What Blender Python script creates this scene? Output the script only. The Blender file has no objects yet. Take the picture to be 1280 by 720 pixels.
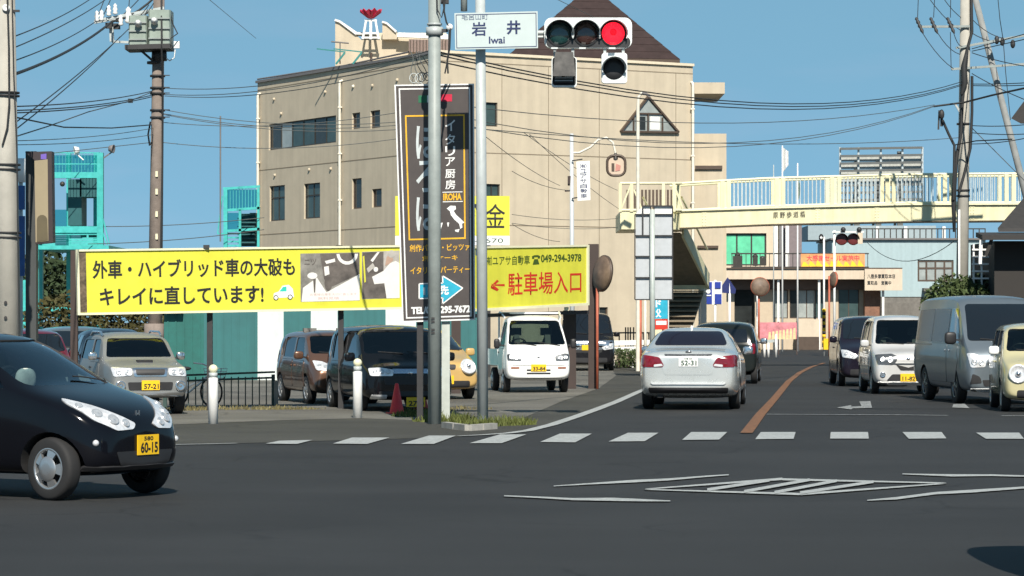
import bpy, bmesh, math, random
from mathutils import Vector, Matrix
from mathutils.bvhtree import BVHTree
import mathutils.geometry
random.seed(7)
R = math.radians
SC = bpy.context.scene
COL = SC.collection

# ------------------------------------------------------------------ camera, sky, sun, exposure
FPX, EYE, HORY, CX = 3600.0, 1.55, 402.0, 640.0      # focal length in photo pixels, eye height, horizon row
cam_d = bpy.data.cameras.new('camera'); cam = bpy.data.objects.new('camera', cam_d); COL.objects.link(cam)
cam.location = (0, 0, EYE); cam.rotation_euler = (R(90), 0, 0)
cam_d.sensor_width = 36; cam_d.lens = 36 * FPX / 1280.0; cam_d.shift_y = (HORY - 360) / 1280.0
cam_d.clip_start = 0.5; cam_d.clip_end = 5000
SC.camera = cam
SUN_EL, SUN_AZ = 41.5, 5.5                            # sun behind the camera, a little to the right
tos = Vector((math.sin(R(SUN_AZ)) * math.cos(R(SUN_EL)), -math.cos(R(SUN_AZ)) * math.cos(R(SUN_EL)), math.sin(R(SUN_EL))))
sun_d = bpy.data.lights.new('sun', 'SUN'); sun = bpy.data.objects.new('sun', sun_d); COL.objects.link(sun)
sun_d.energy = 4.6; sun_d.angle = R(0.5); sun_d.color = (1.0, 0.93, 0.82)
sun.rotation_euler = tos.to_track_quat('Z', 'Y').to_euler(); sun.location = (0, 0, 60)
world = bpy.data.worlds.new('World'); SC.world = world; world.use_nodes = True
wn = world.node_tree
sky = wn.nodes.new('ShaderNodeTexSky'); sky.sky_type = 'NISHITA'; sky.sun_disc = False
sky.sun_elevation = R(SUN_EL); sky.sun_rotation = R(180 - SUN_AZ)
sky.altitude = 4000; sky.air_density = 0.6; sky.dust_density = 0.0; sky.ozone_density = 8.0
bg = wn.nodes['Background']; bg.inputs['Strength'].default_value = 0.085
hz = wn.nodes.new('ShaderNodeMix'); hz.data_type = 'RGBA'; hz.inputs[0].default_value = 0.82      # even pale haze over the clear sky
hz.inputs[7].default_value = (1.98, 3.95, 4.85, 1)
stc = wn.nodes.new('ShaderNodeTexCoord'); ssx = wn.nodes.new('ShaderNodeSeparateXYZ'); wn.links.new(stc.outputs['Generated'], ssx.inputs[0])
sfa = wn.nodes.new('ShaderNodeMapRange'); sfa.inputs[1].default_value = 0.10; sfa.inputs[2].default_value = 0.65; sfa.inputs[3].default_value = 0.82; sfa.inputs[4].default_value = 0.30   # the haze thins with height
wn.links.new(ssx.outputs[2], sfa.inputs[0]); wn.links.new(sfa.outputs[0], hz.inputs[0])
smp = wn.nodes.new('ShaderNodeMapping'); smp.inputs['Scale'].default_value = (5, 5, 26); wn.links.new(stc.outputs['Generated'], smp.inputs[0])
scl = wn.nodes.new('ShaderNodeTexNoise'); scl.inputs['Scale'].default_value = 1.6; scl.inputs['Detail'].default_value = 5; wn.links.new(smp.outputs[0], scl.inputs['Vector'])
scr = wn.nodes.new('ShaderNodeMapRange'); scr.inputs[1].default_value = 0.48; scr.inputs[2].default_value = 0.78; scr.inputs[3].default_value = 0.0; scr.inputs[4].default_value = 0.42
wn.links.new(scl.outputs[0], scr.inputs[0])
scm = wn.nodes.new('ShaderNodeMix'); scm.data_type = 'RGBA'; scm.inputs[6].default_value = (1.86, 3.85, 4.85, 1); scm.inputs[7].default_value = (3.1, 4.3, 5.2, 1)   # thin uneven veil of cloud
wn.links.new(scr.outputs[0], scm.inputs[0]); wn.links.new(scm.outputs[2], hz.inputs[7])
wn.links.new(sky.outputs[0], hz.inputs[6]); wn.links.new(hz.outputs[2], bg.inputs[0])
SC.view_settings.view_transform = 'Standard'; SC.view_settings.look = 'None'
SC.view_settings.exposure = 0.50; SC.view_settings.gamma = 1.0

# ------------------------------------------------------------------ measuring helpers: the photo gives bearings, d gives the distance
def P(px, py, d): return Vector(((px - CX) / FPX * d, d, EYE + (HORY - py) / FPX * d))
def GD(py, z=0.0): return FPX * (EYE - z) / (py - HORY)
def G(px, py, z=0.0):
    d = GD(py, z); return Vector(((px - CX) / FPX * d, d, z))

# ------------------------------------------------------------------ materials
def mat(name, col, rough=0.6, metal=0.0, var=0.12, scale=6.0, bump=0.0, bscale=60.0, coat=0.0, spec=0.5, streak=0.0, emit=None, estr=0.0):
    m = bpy.data.materials.new(name); m.use_nodes = True
    nt = m.node_tree; b = nt.nodes['Principled BSDF']
    b.inputs['Roughness'].default_value = rough; b.inputs['Metallic'].default_value = metal
    b.inputs['Specular IOR Level'].default_value = spec; b.inputs['Coat Weight'].default_value = coat
    b.inputs['Coat Roughness'].default_value = 0.04
    b.inputs['Base Color'].default_value = (*col, 1)
    tc = nt.nodes.new('ShaderNodeTexCoord')
    if var > 0:
        n = nt.nodes.new('ShaderNodeTexNoise'); n.inputs['Scale'].default_value = scale; n.inputs['Detail'].default_value = 6
        n.inputs['Roughness'].default_value = 0.65
        nt.links.new(tc.outputs['Object'], n.inputs['Vector'])
        r = nt.nodes.new('ShaderNodeMapRange'); r.inputs[1].default_value = 0.3; r.inputs[2].default_value = 0.7
        r.inputs[3].default_value = 1 - var; r.inputs[4].default_value = 1 + var
        nt.links.new(n.outputs[0], r.inputs[0])
        fac = r.outputs[0]
        if streak > 0:
            mp = nt.nodes.new('ShaderNodeMapping'); mp.inputs['Scale'].default_value = (2.2, 2.2, 0.12)
            nt.links.new(tc.outputs['Object'], mp.inputs[0])
            n2 = nt.nodes.new('ShaderNodeTexNoise'); n2.inputs['Scale'].default_value = 1.6; n2.inputs['Detail'].default_value = 5
            nt.links.new(mp.outputs[0], n2.inputs['Vector'])
            r2 = nt.nodes.new('ShaderNodeMapRange'); r2.inputs[1].default_value = 0.42; r2.inputs[2].default_value = 0.75
            r2.inputs[3].default_value = 1.0; r2.inputs[4].default_value = 1 - streak
            nt.links.new(n2.outputs[0], r2.inputs[0])
            mu = nt.nodes.new('ShaderNodeMath'); mu.operation = 'MULTIPLY'
            nt.links.new(fac, mu.inputs[0]); nt.links.new(r2.outputs[0], mu.inputs[1]); fac = mu.outputs[0]
        mx = nt.nodes.new('ShaderNodeVectorMath'); mx.operation = 'SCALE'; mx.inputs[0].default_value = col
        nt.links.new(fac, mx.inputs['Scale']); nt.links.new(mx.outputs[0], b.inputs['Base Color'])
        rr = nt.nodes.new('ShaderNodeMapRange'); rr.inputs[3].default_value = max(0.02, rough - 0.12 * min(1, rough * 2)); rr.inputs[4].default_value = min(1, rough + 0.1 * min(1, rough * 2))
        nt.links.new(n.outputs[0], rr.inputs[0]); nt.links.new(rr.outputs[0], b.inputs['Roughness'])
    if bump > 0:
        nb = nt.nodes.new('ShaderNodeTexNoise'); nb.inputs['Scale'].default_value = bscale; nb.inputs['Detail'].default_value = 4
        nt.links.new(tc.outputs['Object'], nb.inputs['Vector'])
        bp = nt.nodes.new('ShaderNodeBump'); bp.inputs['Strength'].default_value = bump; bp.inputs['Distance'].default_value = 0.02
        nt.links.new(nb.outputs[0], bp.inputs['Height']); nt.links.new(bp.outputs[0], b.inputs['Normal'])
    if emit:
        b.inputs['Emission Color'].default_value = (*emit, 1); b.inputs['Emission Strength'].default_value = estr
    return m

def paint(name, col, metal=0.0, rough=0.35, coat=None):
    dark = max(col) < .05
    return mat(name, col, rough, metal, 0.05, 3.0, coat=(.22 if dark else 1.0) if coat is None else coat, spec=.22 if dark else .5)

def glass(name, tint=(0.25, 0.3, 0.3), refl=0.08):
    m = bpy.data.materials.new(name); m.use_nodes = True; nt = m.node_tree
    nt.nodes.remove(nt.nodes['Principled BSDF'])
    out = nt.nodes['Material Output']
    t = nt.nodes.new('ShaderNodeBsdfTransparent'); t.inputs[0].default_value = (*tint, 1)
    g = nt.nodes.new('ShaderNodeBsdfGlossy'); g.inputs['Roughness'].default_value = 0.03; g.inputs[0].default_value = (0.9, 0.95, 1, 1)
    f = nt.nodes.new('ShaderNodeFresnel'); f.inputs[0].default_value = 1.5
    ad = nt.nodes.new('ShaderNodeMath'); ad.operation = 'ADD'; ad.inputs[1].default_value = refl; ad.use_clamp = True
    nt.links.new(f.outputs[0], ad.inputs[0])
    mx = nt.nodes.new('ShaderNodeMixShader'); nt.links.new(ad.outputs[0], mx.inputs[0])
    nt.links.new(t.outputs[0], mx.inputs[1]); nt.links.new(g.outputs[0], mx.inputs[2]); nt.links.new(mx.outputs[0], out.inputs[0])
    return m

def asphalt(name, col, patch=0.18, tracks=False):
    m = bpy.data.materials.new(name); m.use_nodes = True; nt = m.node_tree; b = nt.nodes['Principled BSDF']
    b.inputs['Roughness'].default_value = 0.82; b.inputs['Specular IOR Level'].default_value = 0.35
    tc = nt.nodes.new('ShaderNodeTexCoord')
    def noise(s, d, v=None, mp=None):
        n = nt.nodes.new('ShaderNodeTexNoise'); n.inputs['Scale'].default_value = s; n.inputs['Detail'].default_value = d
        if mp:
            k = nt.nodes.new('ShaderNodeMapping'); k.inputs['Scale'].default_value = mp; nt.links.new(tc.outputs['Object'], k.inputs[0]); nt.links.new(k.outputs[0], n.inputs['Vector'])
        else: nt.links.new(tc.outputs['Object'], n.inputs['Vector'])
        return n.outputs[0]
    def rng(o, a, c, lo, hi):
        r = nt.nodes.new('ShaderNodeMapRange'); r.inputs[1].default_value = a; r.inputs[2].default_value = c; r.inputs[3].default_value = lo; r.inputs[4].default_value = hi
        nt.links.new(o, r.inputs[0]); return r.outputs[0]
    def mul(a, c):
        k = nt.nodes.new('ShaderNodeMath'); k.operation = 'MULTIPLY'; nt.links.new(a, k.inputs[0]); nt.links.new(c, k.inputs[1]); return k.outputs[0]
    big = rng(noise(0.35, 4), 0.3, 0.7, 1 - patch, 1 + patch)
    band = rng(noise(0.6, 3, mp=(0.12, 1.6, 1)), 0.35, 0.7, 1.06, 0.9)
    grain = rng(noise(90, 3), 0.35, 0.65, 0.72, 1.3)
    spk = rng(noise(240, 2), 0.62, 0.72, 1.0, 1.9)
    fac = mul(mul(big, band), mul(grain, spk))
    fac = mul(fac, rng(noise(1.4, 6), 0.60, 0.78, 1.0, 0.80))                       # oil stains
    vo = nt.nodes.new('ShaderNodeTexVoronoi'); vo.feature = 'DISTANCE_TO_EDGE'; vo.inputs['Scale'].default_value = 0.42
    wp = nt.nodes.new('ShaderNodeTexNoise'); wp.inputs['Scale'].default_value = 1.1; wp.inputs['Detail'].default_value = 5; nt.links.new(tc.outputs['Object'], wp.inputs['Vector'])
    wa = nt.nodes.new('ShaderNodeVectorMath'); wa.operation = 'MULTIPLY_ADD'; wa.inputs[1].default_value = (1.1, 1.1, 0); nt.links.new(wp.outputs['Color'], wa.inputs[0]); nt.links.new(tc.outputs['Object'], wa.inputs[2]); nt.links.new(wa.outputs[0], vo.inputs['Vector'])
    crk = rng(vo.outputs['Distance'], 0.004, 0.016, 0.62, 1.0); gate = rng(noise(0.22, 2), 0.48, 0.56, 0.0, 1.0)
    cm = nt.nodes.new('ShaderNodeMix'); cm.inputs[2].default_value = 1.0; nt.links.new(gate, cm.inputs[0]); nt.links.new(crk, cm.inputs[3]); fac = mul(fac, cm.outputs[0])   # cracks in places
    vm = nt.nodes.new('ShaderNodeVectorMath'); vm.operation = 'SCALE'; vm.inputs[0].default_value = col
    nt.links.new(fac, vm.inputs['Scale']); nt.links.new(vm.outputs[0], b.inputs['Base Color'])
    bp = nt.nodes.new('ShaderNodeBump'); bp.inputs['Strength'].default_value = 0.35; bp.inputs['Distance'].default_value = 0.01
    nt.links.new(noise(140, 3), bp.inputs['Height']); nt.links.new(bp.outputs[0], b.inputs['Normal'])
    return m

def worn(name, col, under, wear=0.5):
    """road paint worn through to the asphalt in places"""
    m = bpy.data.materials.new(name); m.use_nodes = True; nt = m.node_tree; b = nt.nodes['Principled BSDF']; b.inputs['Roughness'].default_value = 0.75
    tc = nt.nodes.new('ShaderNodeTexCoord')
    n = nt.nodes.new('ShaderNodeTexNoise'); n.inputs['Scale'].default_value = 9; n.inputs['Detail'].default_value = 8; n.inputs['Roughness'].default_value = 0.75
    nt.links.new(tc.outputs['Object'], n.inputs['Vector'])
    r = nt.nodes.new('ShaderNodeMapRange'); r.inputs[1].default_value = 0.40; r.inputs[2].default_value = 0.66; r.inputs[3].default_value = 0; r.inputs[4].default_value = wear
    nt.links.new(n.outputs[0], r.inputs[0])
    mx = nt.nodes.new('ShaderNodeMix'); mx.data_type = 'RGBA'; mx.inputs[6].default_value = (*col, 1); mx.inputs[7].default_value = (*under, 1)
    n2 = nt.nodes.new('ShaderNodeTexNoise'); n2.inputs['Scale'].default_value = 55; n2.inputs['Detail'].default_value = 4; nt.links.new(tc.outputs['Object'], n2.inputs['Vector'])
    r2 = nt.nodes.new('ShaderNodeMapRange'); r2.inputs[1].default_value = 0.5; r2.inputs[2].default_value = 0.66; r2.inputs[3].default_value = 0; r2.inputs[4].default_value = min(1, wear * 1.1); nt.links.new(n2.outputs[0], r2.inputs[0])
    n3 = nt.nodes.new('ShaderNodeTexNoise'); n3.inputs['Scale'].default_value = 0.9; n3.inputs['Detail'].default_value = 3; nt.links.new(tc.outputs['Object'], n3.inputs['Vector'])
    r3 = nt.nodes.new('ShaderNodeMapRange'); r3.inputs[1].default_value = 0.5; r3.inputs[2].default_value = 0.75; r3.inputs[3].default_value = 0; r3.inputs[4].default_value = wear * .7; nt.links.new(n3.outputs[0], r3.inputs[0])
    m1 = nt.nodes.new('ShaderNodeMath'); m1.operation = 'MAXIMUM'; nt.links.new(r.outputs[0], m1.inputs[0]); nt.links.new(r2.outputs[0], m1.inputs[1])
    m2 = nt.nodes.new('ShaderNodeMath'); m2.operation = 'MAXIMUM'; nt.links.new(m1.outputs[0], m2.inputs[0]); nt.links.new(r3.outputs[0], m2.inputs[1])
    nt.links.new(m2.outputs[0], mx.inputs[0]); nt.links.new(mx.outputs[2], b.inputs['Base Color'])
    return m

M = {}
def mk(k, *a, **kw): M[k] = mat(k, *a, **kw)
mk('black_rubber', (0.018, 0.018, 0.019), 0.8)
mk('dark_plastic', (0.02, 0.02, 0.022), 0.5)
mk('interior', (0.03, 0.03, 0.032), 0.8)
mk('interior_grey', (0.16, 0.16, 0.15), 0.8)
mk('chrome', (0.75, 0.76, 0.78), 0.15, 0.95, var=0.03)
mk('silver_rim', (0.5, 0.51, 0.52), 0.3, 0.8, var=0.05)
mk('lamp_inner', (0.80, 0.81, 0.83), 0.25, 0.35, var=0.22, scale=18, coat=.8)
mk('reflector', (0.62, 0.64, 0.66), 0.22, 0.55, var=.15, scale=30)
mk('lamp_dark', (0.16, 0.17, 0.18), 0.25, 0.6, var=0.4, scale=25)
mk('tail_red', (0.17, 0.006, 0.014), 0.18, coat=1.0, var=0.25, scale=14)
mk('amber', (0.8, 0.28, 0.02), 0.3)
mk('plate_yellow', (0.85, 0.52, 0.01), 0.5, var=0.05)
mk('plate_white', (0.82, 0.83, 0.83), 0.5, var=0.05)
mk('ink', (0.012, 0.012, 0.014), 0.6)
mk('ink_green', (0.01, 0.06, 0.03), 0.6)
mk('glass_dark', (0.008, 0.01, 0.013), 0.05, coat=1.0, var=0)
M['glass'] = glass('glass', (0.40, 0.49, 0.46), 0.02)
M['glass_tint'] = glass('glass_tint', (0.12, 0.14, 0.15), 0.03)
M['lens_clear'] = glass('lens_clear', (0.88, 0.9, 0.92), 0.06)

# ------------------------------------------------------------------ object helpers
def wmat(o):
    m = o.matrix_basis.copy() if not o.parent else wmat(o.parent) @ o.matrix_parent_inverse @ o.matrix_basis
    return m
def link(o, parent=None, world=True):
    COL.objects.link(o)
    if parent is not None:
        o.parent = parent
        if world: o.matrix_parent_inverse = wmat(parent).inverted()
    return o
def thing(name, label, cat, loc=(0, 0, 0), rz=0.0, group=None):
    o = bpy.data.objects.new(name, None); o.empty_display_size = 0.3
    o.location = loc; o.rotation_euler = (0, 0, rz); COL.objects.link(o)
    return tag(o, label, cat, group)
def tag(o, label, cat, group=None):
    o['label'] = label; o['category'] = cat
    if group: o['group'] = group
    return o
def struct(o): o['kind'] = 'structure'; return o
def stuff(o): o['kind'] = 'stuff'; return o
def kids(o): return [c for c in ALLCH.get(o.name, [])] if False else list(o.children)
def dup(root, loc=None, rz=None, label=None, group=None):
    def cp(o, par):
        c = o.copy(); COL.objects.link(c)
        if par is not None:
            c.parent = par; c.matrix_parent_inverse = o.matrix_parent_inverse.copy()
        for ch in list(o.children): cp(ch, c)
        return c
    r = cp(root, None)
    if loc is not None: r.location = loc
    if rz is not None: r.rotation_euler = (0, 0, rz)
    if label: r['label'] = label
    if group: r['group'] = group
    return r

class MB:
    """collects simple solids, then builds ONE mesh object"""
    def __init__(s): s.v = []; s.f = []; s.mi = []; s.cur = 0; s.smooth = []; s.sm = False
    def add(s, vs, fs):
        b = len(s.v); s.v += [tuple(x) for x in vs]
        for f in fs: s.f.append([b + i for i in f]); s.mi.append(s.cur); s.smooth.append(s.sm)
        return s
    def m(s, i): s.cur = i; return s
    def box(s, c, size, rz=0.0, mtx=None):
        hx, hy, hz = size[0] / 2, size[1] / 2, size[2] / 2
        vs = [Vector((x, y, z)) for z in (-hz, hz) for x, y in ((-hx, -hy), (hx, -hy), (hx, hy), (-hx, hy))]
        if mtx is None: mtx = Matrix.Rotation(rz, 3, 'Z')
        c = Vector(c); vs = [c + mtx @ v for v in vs]
        return s.add(vs, [(3, 2, 1, 0), (4, 5, 6, 7), (0, 1, 5, 4), (1, 2, 6, 5), (2, 3, 7, 6), (3, 0, 4, 7)])
    def bar(s, a, b, w, h, up=Vector((0, 0, 1))):
        a, b = Vector(a), Vector(b); d = (b - a); L = d.length
        if L < 1e-6: return s
        x = d / L
        if abs(x.dot(up)) > 0.99: up = Vector((0, 1, 0))
        y = up.cross(x).normalized(); z = x.cross(y)
        return s.box((a + b) / 2, (L, w, h), mtx=Matrix((x, y, z)).transposed())
    def hexa(s, q, n):
        """solid from a quad q (4 points, in order) pushed along vector n"""
        return s.prism(q, n)
    def prism(s, pts, n):
        pts = [Vector(p) for p in pts]; n = Vector(n); k = len(pts)
        nrm = mathutils.geometry.normal(pts) if k > 2 else n
        if nrm.dot(n) > 0: pts = pts[::-1]
        vs = pts + [p + n for p in pts]
        fs = [tuple(range(k)), tuple(range(2 * k - 1, k - 1, -1))] + [((i + 1) % k, i, k + i, k + (i + 1) % k) for i in range(k)]
        return s.add(vs, fs)
    def cyl(s, a, b, r0, r1=None, n=12, cap=True):
        r1 = r0 if r1 is None else r1
        a, b = Vector(a), Vector(b); d = (b - a).normalized()
        u = d.orthogonal().normalized(); w = d.cross(u)
        vs = []
        for p, r in ((a, r0), (b, r1)):
            for i in range(n):
                t = 2 * math.pi * i / n; vs.append(p + (u * math.cos(t) + w * math.sin(t)) * r)
        o = s.sm; s.sm = True
        s.add(vs, [(i, (i + 1) % n, n + (i + 1) % n, n + i) for i in range(n)])
        s.sm = False
        if cap:
            base = len(s.v) - 2 * n
            s.f.append([base + i for i in range(n)][::-1]); s.mi.append(s.cur); s.smooth.append(False)
            s.f.append([base + n + i for i in range(n)]); s.mi.append(s.cur); s.smooth.append(False)
        s.sm = o; return s
    def tube(s, pts, r, n=6):
        pts = [Vector(p) for p in pts]; vs = []; k = len(pts)
        u = None
        for i, p in enumerate(pts):
            d = (pts[min(i + 1, k - 1)] - pts[max(i - 1, 0)]).normalized()
            if u is None: u = d.orthogonal().normalized()
            u = (u - d * u.dot(d)).normalized(); w = d.cross(u)
            rr = r[i] if isinstance(r, (list, tuple)) else r
            for j in range(n):
                t = 2 * math.pi * j / n; vs.append(p + (u * math.cos(t) + w * math.sin(t)) * rr)
        o = s.sm; s.sm = True
        s.add(vs, [(i * n + j, i * n + (j + 1) % n, (i + 1) * n + (j + 1) % n, (i + 1) * n + j) for i in range(k - 1) for j in range(n)])
        s.sm = o
        return s
    def lathe(s, prof, c, axis, n=24, closed=False):
        """prof: list of (r, t) along axis from c"""
        c = Vector(c); d = Vector(axis).normalized(); u = d.orthogonal().normalized(); w = d.cross(u)
        vs = []
        for r, t in prof:
            for i in range(n):
                a = 2 * math.pi * i / n; vs.append(c + d * t + (u * math.cos(a) + w * math.sin(a)) * r)
        k = len(prof); o = s.sm; s.sm = True
        s.add(vs, [(i * n + j, i * n + (j + 1) % n, ((i + 1) % k) * n + (j + 1) % n, ((i + 1) % k) * n + j) for i in range(k if closed else k - 1) for j in range(n)])
        s.sm = o; return s
    def ball(s, c, r, n=10, m=7, sz=(1, 1, 1)):
        c = Vector(c); prof = []
        vs = []
        for i in range(m + 1):
            a = -math.pi / 2 + math.pi * i / m
            for j in range(n):
                t = 2 * math.pi * j / n
                vs.append(c + Vector((math.cos(a) * math.cos(t) * r * sz[0], math.cos(a) * math.sin(t) * r * sz[1], math.sin(a) * r * sz[2])))
        o = s.sm; s.sm = True
        s.add(vs, [(i * n + j, i * n + (j + 1) % n, (i + 1) * n + (j + 1) % n, (i + 1) * n + j) for i in range(m) for j in range(n)])
        s.sm = o; return s
    def pad(s, c, h, n=14, m=9, e=.55):
        """rounded box: a superellipsoid of half sizes h"""
        c = Vector(c); vs = []; sp = lambda v: math.copysign(abs(v) ** e, v)
        for i in range(m + 1):
            a = -math.pi / 2 + math.pi * i / m
            for j in range(n):
                t = 2 * math.pi * j / n
                vs.append(c + Vector((sp(math.cos(a)) * sp(math.cos(t)) * h[0], sp(math.cos(a)) * sp(math.sin(t)) * h[1], sp(math.sin(a)) * h[2])))
        o = s.sm; s.sm = True
        s.add(vs, [(i * n + j, i * n + (j + 1) % n, (i + 1) * n + (j + 1) % n, (i + 1) * n + j) for i in range(m) for j in range(n)])
        s.sm = o; return s
    def mesh(s, name, mats):
        me = bpy.data.meshes.new(name); me.from_pydata(s.v, [], s.f)
        for mm in (mats if isinstance(mats, (list, tuple)) else [mats]): me.materials.append(mm)
        me.polygons.foreach_set('material_index', s.mi); me.polygons.foreach_set('use_smooth', s.smooth)
        me.update(); return me
    def build(s, name, mats, parent=None, world=True):
        o = bpy.data.objects.new(name, s.mesh(name, mats)); return link(o, parent, world)

def inst(o, name=None, parent=None, loc=None):
    c = o.copy()
    COL.objects.link(c)
    if parent is not None: c.parent = parent
    if loc is not None: c.location = loc
    return c

# ------------------------------------------------------------------ flat signs: a face spanned by four corners, print laid on it
class Face:
    def __init__(s, tl, tr, bl, br, rect=None):
        s.tl, s.tr, s.bl, s.br = map(Vector, (tl, tr, bl, br))
        s.n = (s.tr - s.bl).cross(s.tl - s.br).normalized()
        if s.n.y > 0: s.n = -s.n
        s.rect = rect
    def uv(s, u, v, off=0.0):       # v = 0 top, 1 bottom
        return (s.tl * (1 - u) + s.tr * u) * (1 - v) + (s.bl * (1 - u) + s.br * u) * v + s.n * off
    def px(s, x, y, off=0.0):
        x0, y0, x1, y1 = s.rect; return s.uv((x - x0) / (x1 - x0), (y - y0) / (y1 - y0), off)
    def slab(s, mb, u0, v0, u1, v1, off=0.0, th=0.01):
        mb.prism([s.uv(u0, v0, off), s.uv(u1, v0, off), s.uv(u1, v1, off), s.uv(u0, v1, off)], s.n * th)
    def pslab(s, mb, x0, y0, x1, y1, off=0.0, th=0.004):
        mb.prism([s.px(x0, y0, off), s.px(x1, y0, off), s.px(x1, y1, off), s.px(x0, y1, off)], s.n * th)
    def ppoly(s, mb, pts, off=0.0, th=0.004):
        mb.prism([s.px(x, y, off) for x, y in pts], s.n * th)
    def frame(s, mb, x0, y0, x1, y1, w, off=0.0, th=0.004):
        s.pslab(mb, x0, y0, x1, y0 + w, off, th); s.pslab(mb, x0, y1 - w, x1, y1, off, th)
        s.pslab(mb, x0, y0 + w, x0 + w, y1 - w, off, th); s.pslab(mb, x1 - w, y0 + w, x1, y1 - w, off, th)
    def text(s, body, x0, y0, x1, y1, m, parent, off=0.006, bold=0.0, name='lettering', shear=0.0, world=True):
        me = text_mesh(body, bold, shear)
        if not me: return None
        xs = [v.co.x for v in me.vertices]; ys = [v.co.y for v in me.vertices]
        a, b, c, d = min(xs), max(xs), min(ys), max(ys)
        for v in me.vertices:
            v.co = s.px(x0 + (x1 - x0) * (v.co.x - a) / (b - a), y1 + (y0 - y1) * (v.co.y - c) / (d - c), off)
        me.materials.append(m); me.update()
        o = bpy.data.objects.new(name, me); link(o, parent, world); return o
def text_mesh(body, bold=0.0, shear=0.0):
    c = bpy.data.curves.new('lettering', 'FONT'); c.body = body; c.offset = bold; c.shear = shear; c.resolution_u = 3
    c.fill_mode = 'FRONT'
    o = bpy.data.objects.new('lettering', c); COL.objects.link(o)
    bpy.context.view_layer.update()
    dg = bpy.context.evaluated_depsgraph_get()
    me = bpy.data.meshes.new_from_object(o.evaluated_get(dg))
    bpy.data.objects.remove(o); bpy.data.curves.remove(c)
    return me if len(me.vertices) else None
def pface(x0, y0, x1, y1, d0, d1=None):
    d1 = d0 if d1 is None else d1
    return Face(P(x0, y0, d0), P(x1, y0, d1), P(x0, y1, d0), P(x1, y1, d1), (x0, y0, x1, y1))
# ------------------------------------------------------------------ vehicles: lofted body, cut wheel wells and window openings, projected panels
def lerp_tab(tab, x):
    if x <= tab[0][0]: return tab[0][1]
    for (a, p), (b, q) in zip(tab, tab[1:]):
        if x <= b: return p + (q - p) * (x - a) / max(1e-6, b - a)
    return tab[-1][1]

def loft(rings):
    n = len(rings[0]); vs = [p for r in rings for p in r]; fs = []
    for i in range(len(rings) - 1):
        for j in range(n):
            k = (j + 1) % n
            fs.append((i * n + j, i * n + k, (i + 1) * n + k, (i + 1) * n + j))
    h = n // 2                                          # caps as strips between mirrored ring points
    for base, flip in ((0, True), ((len(rings) - 1) * n, False)):
        for j in range(h):
            a, b, c, d = base + j, base + (j + 1), base + (n - j - 1) % n, base + (n - j) % n
            q = [a, b, c, d]
            q = [x for i, x in enumerate(q) if x not in q[:i]]
            if len(q) > 2: fs.append(tuple(q if flip else q[::-1]))
    return vs, fs

def ring(x, zb, w, zbelt, wbelt, zr, wr, zt):
    half = [(0, zb), (w * .82, zb), (w * .975, zb + .07), (w, zb + (zbelt - zb) * .45), (w * .995, zbelt - .10), (wbelt, zbelt),
            (wr, zr), (wr * .62, zt - (zt - zr) * .18), (0, zt)]
    pts = [(x, y, z) for y, z in half] + [(x, -y, z) for y, z in half[-2:0:-1]]
    return pts

def eval_mesh(o):
    bpy.context.view_layer.update()
    dg = bpy.context.evaluated_depsgraph_get()
    return bpy.data.meshes.new_from_object(o.evaluated_get(dg))

def body_rings(s, inset=0.0, a0=None, a1=None, floor=None):
    L, W = s['L'], s['W']; out = []
    for a in s['stations']:
        if a0 is not None and not (a0 - 1e-6 <= a <= a1 + 1e-6): continue
        zt = lerp_tab(s['top'], a) - inset
        zb = lerp_tab(s['bottom'], a) if floor is None else floor
        w = lerp_tab(s['width'], a) * W / 2 - inset
        zbelt = min(lerp_tab(s['belt'], a), zt - .10)
        wbelt = w * lerp_tab(s.get('beltw', [(0, .97)]), a)
        drop = min(s.get('drop', .07), (zt - zbelt) * .45)
        zr = zt - drop
        wr = wbelt - s.get('tumble', .2) * max(0, zr - zbelt) - .01
        out.append(ring(L / 2 - a, zb, w, zbelt, wbelt, zr, wr, zt))
    return out

def round_poly(poly, r=.04, seg=4, step=.12):
    pts = []; n = len(poly)
    for i in range(n):
        p0, p, p1 = Vector(poly[i - 1]), Vector(poly[i]), Vector(poly[(i + 1) % n])
        l0, l1 = (p0 - p).length, (p1 - p).length; rr = min(r, l0 * .4, l1 * .4)
        a, b = p + (p0 - p).normalized() * rr, p + (p1 - p).normalized() * rr
        for k in range(seg + 1):
            t = k / seg; pts.append((a * (1 - t) + p * t) * (1 - t) + (p * (1 - t) + b * t) * t)
    out = []
    for i, p in enumerate(pts):
        q = pts[(i + 1) % len(pts)]; k = max(1, int((q - p).length / step))
        for j in range(k): out.append(p + (q - p) * j / k)
    return out

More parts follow.
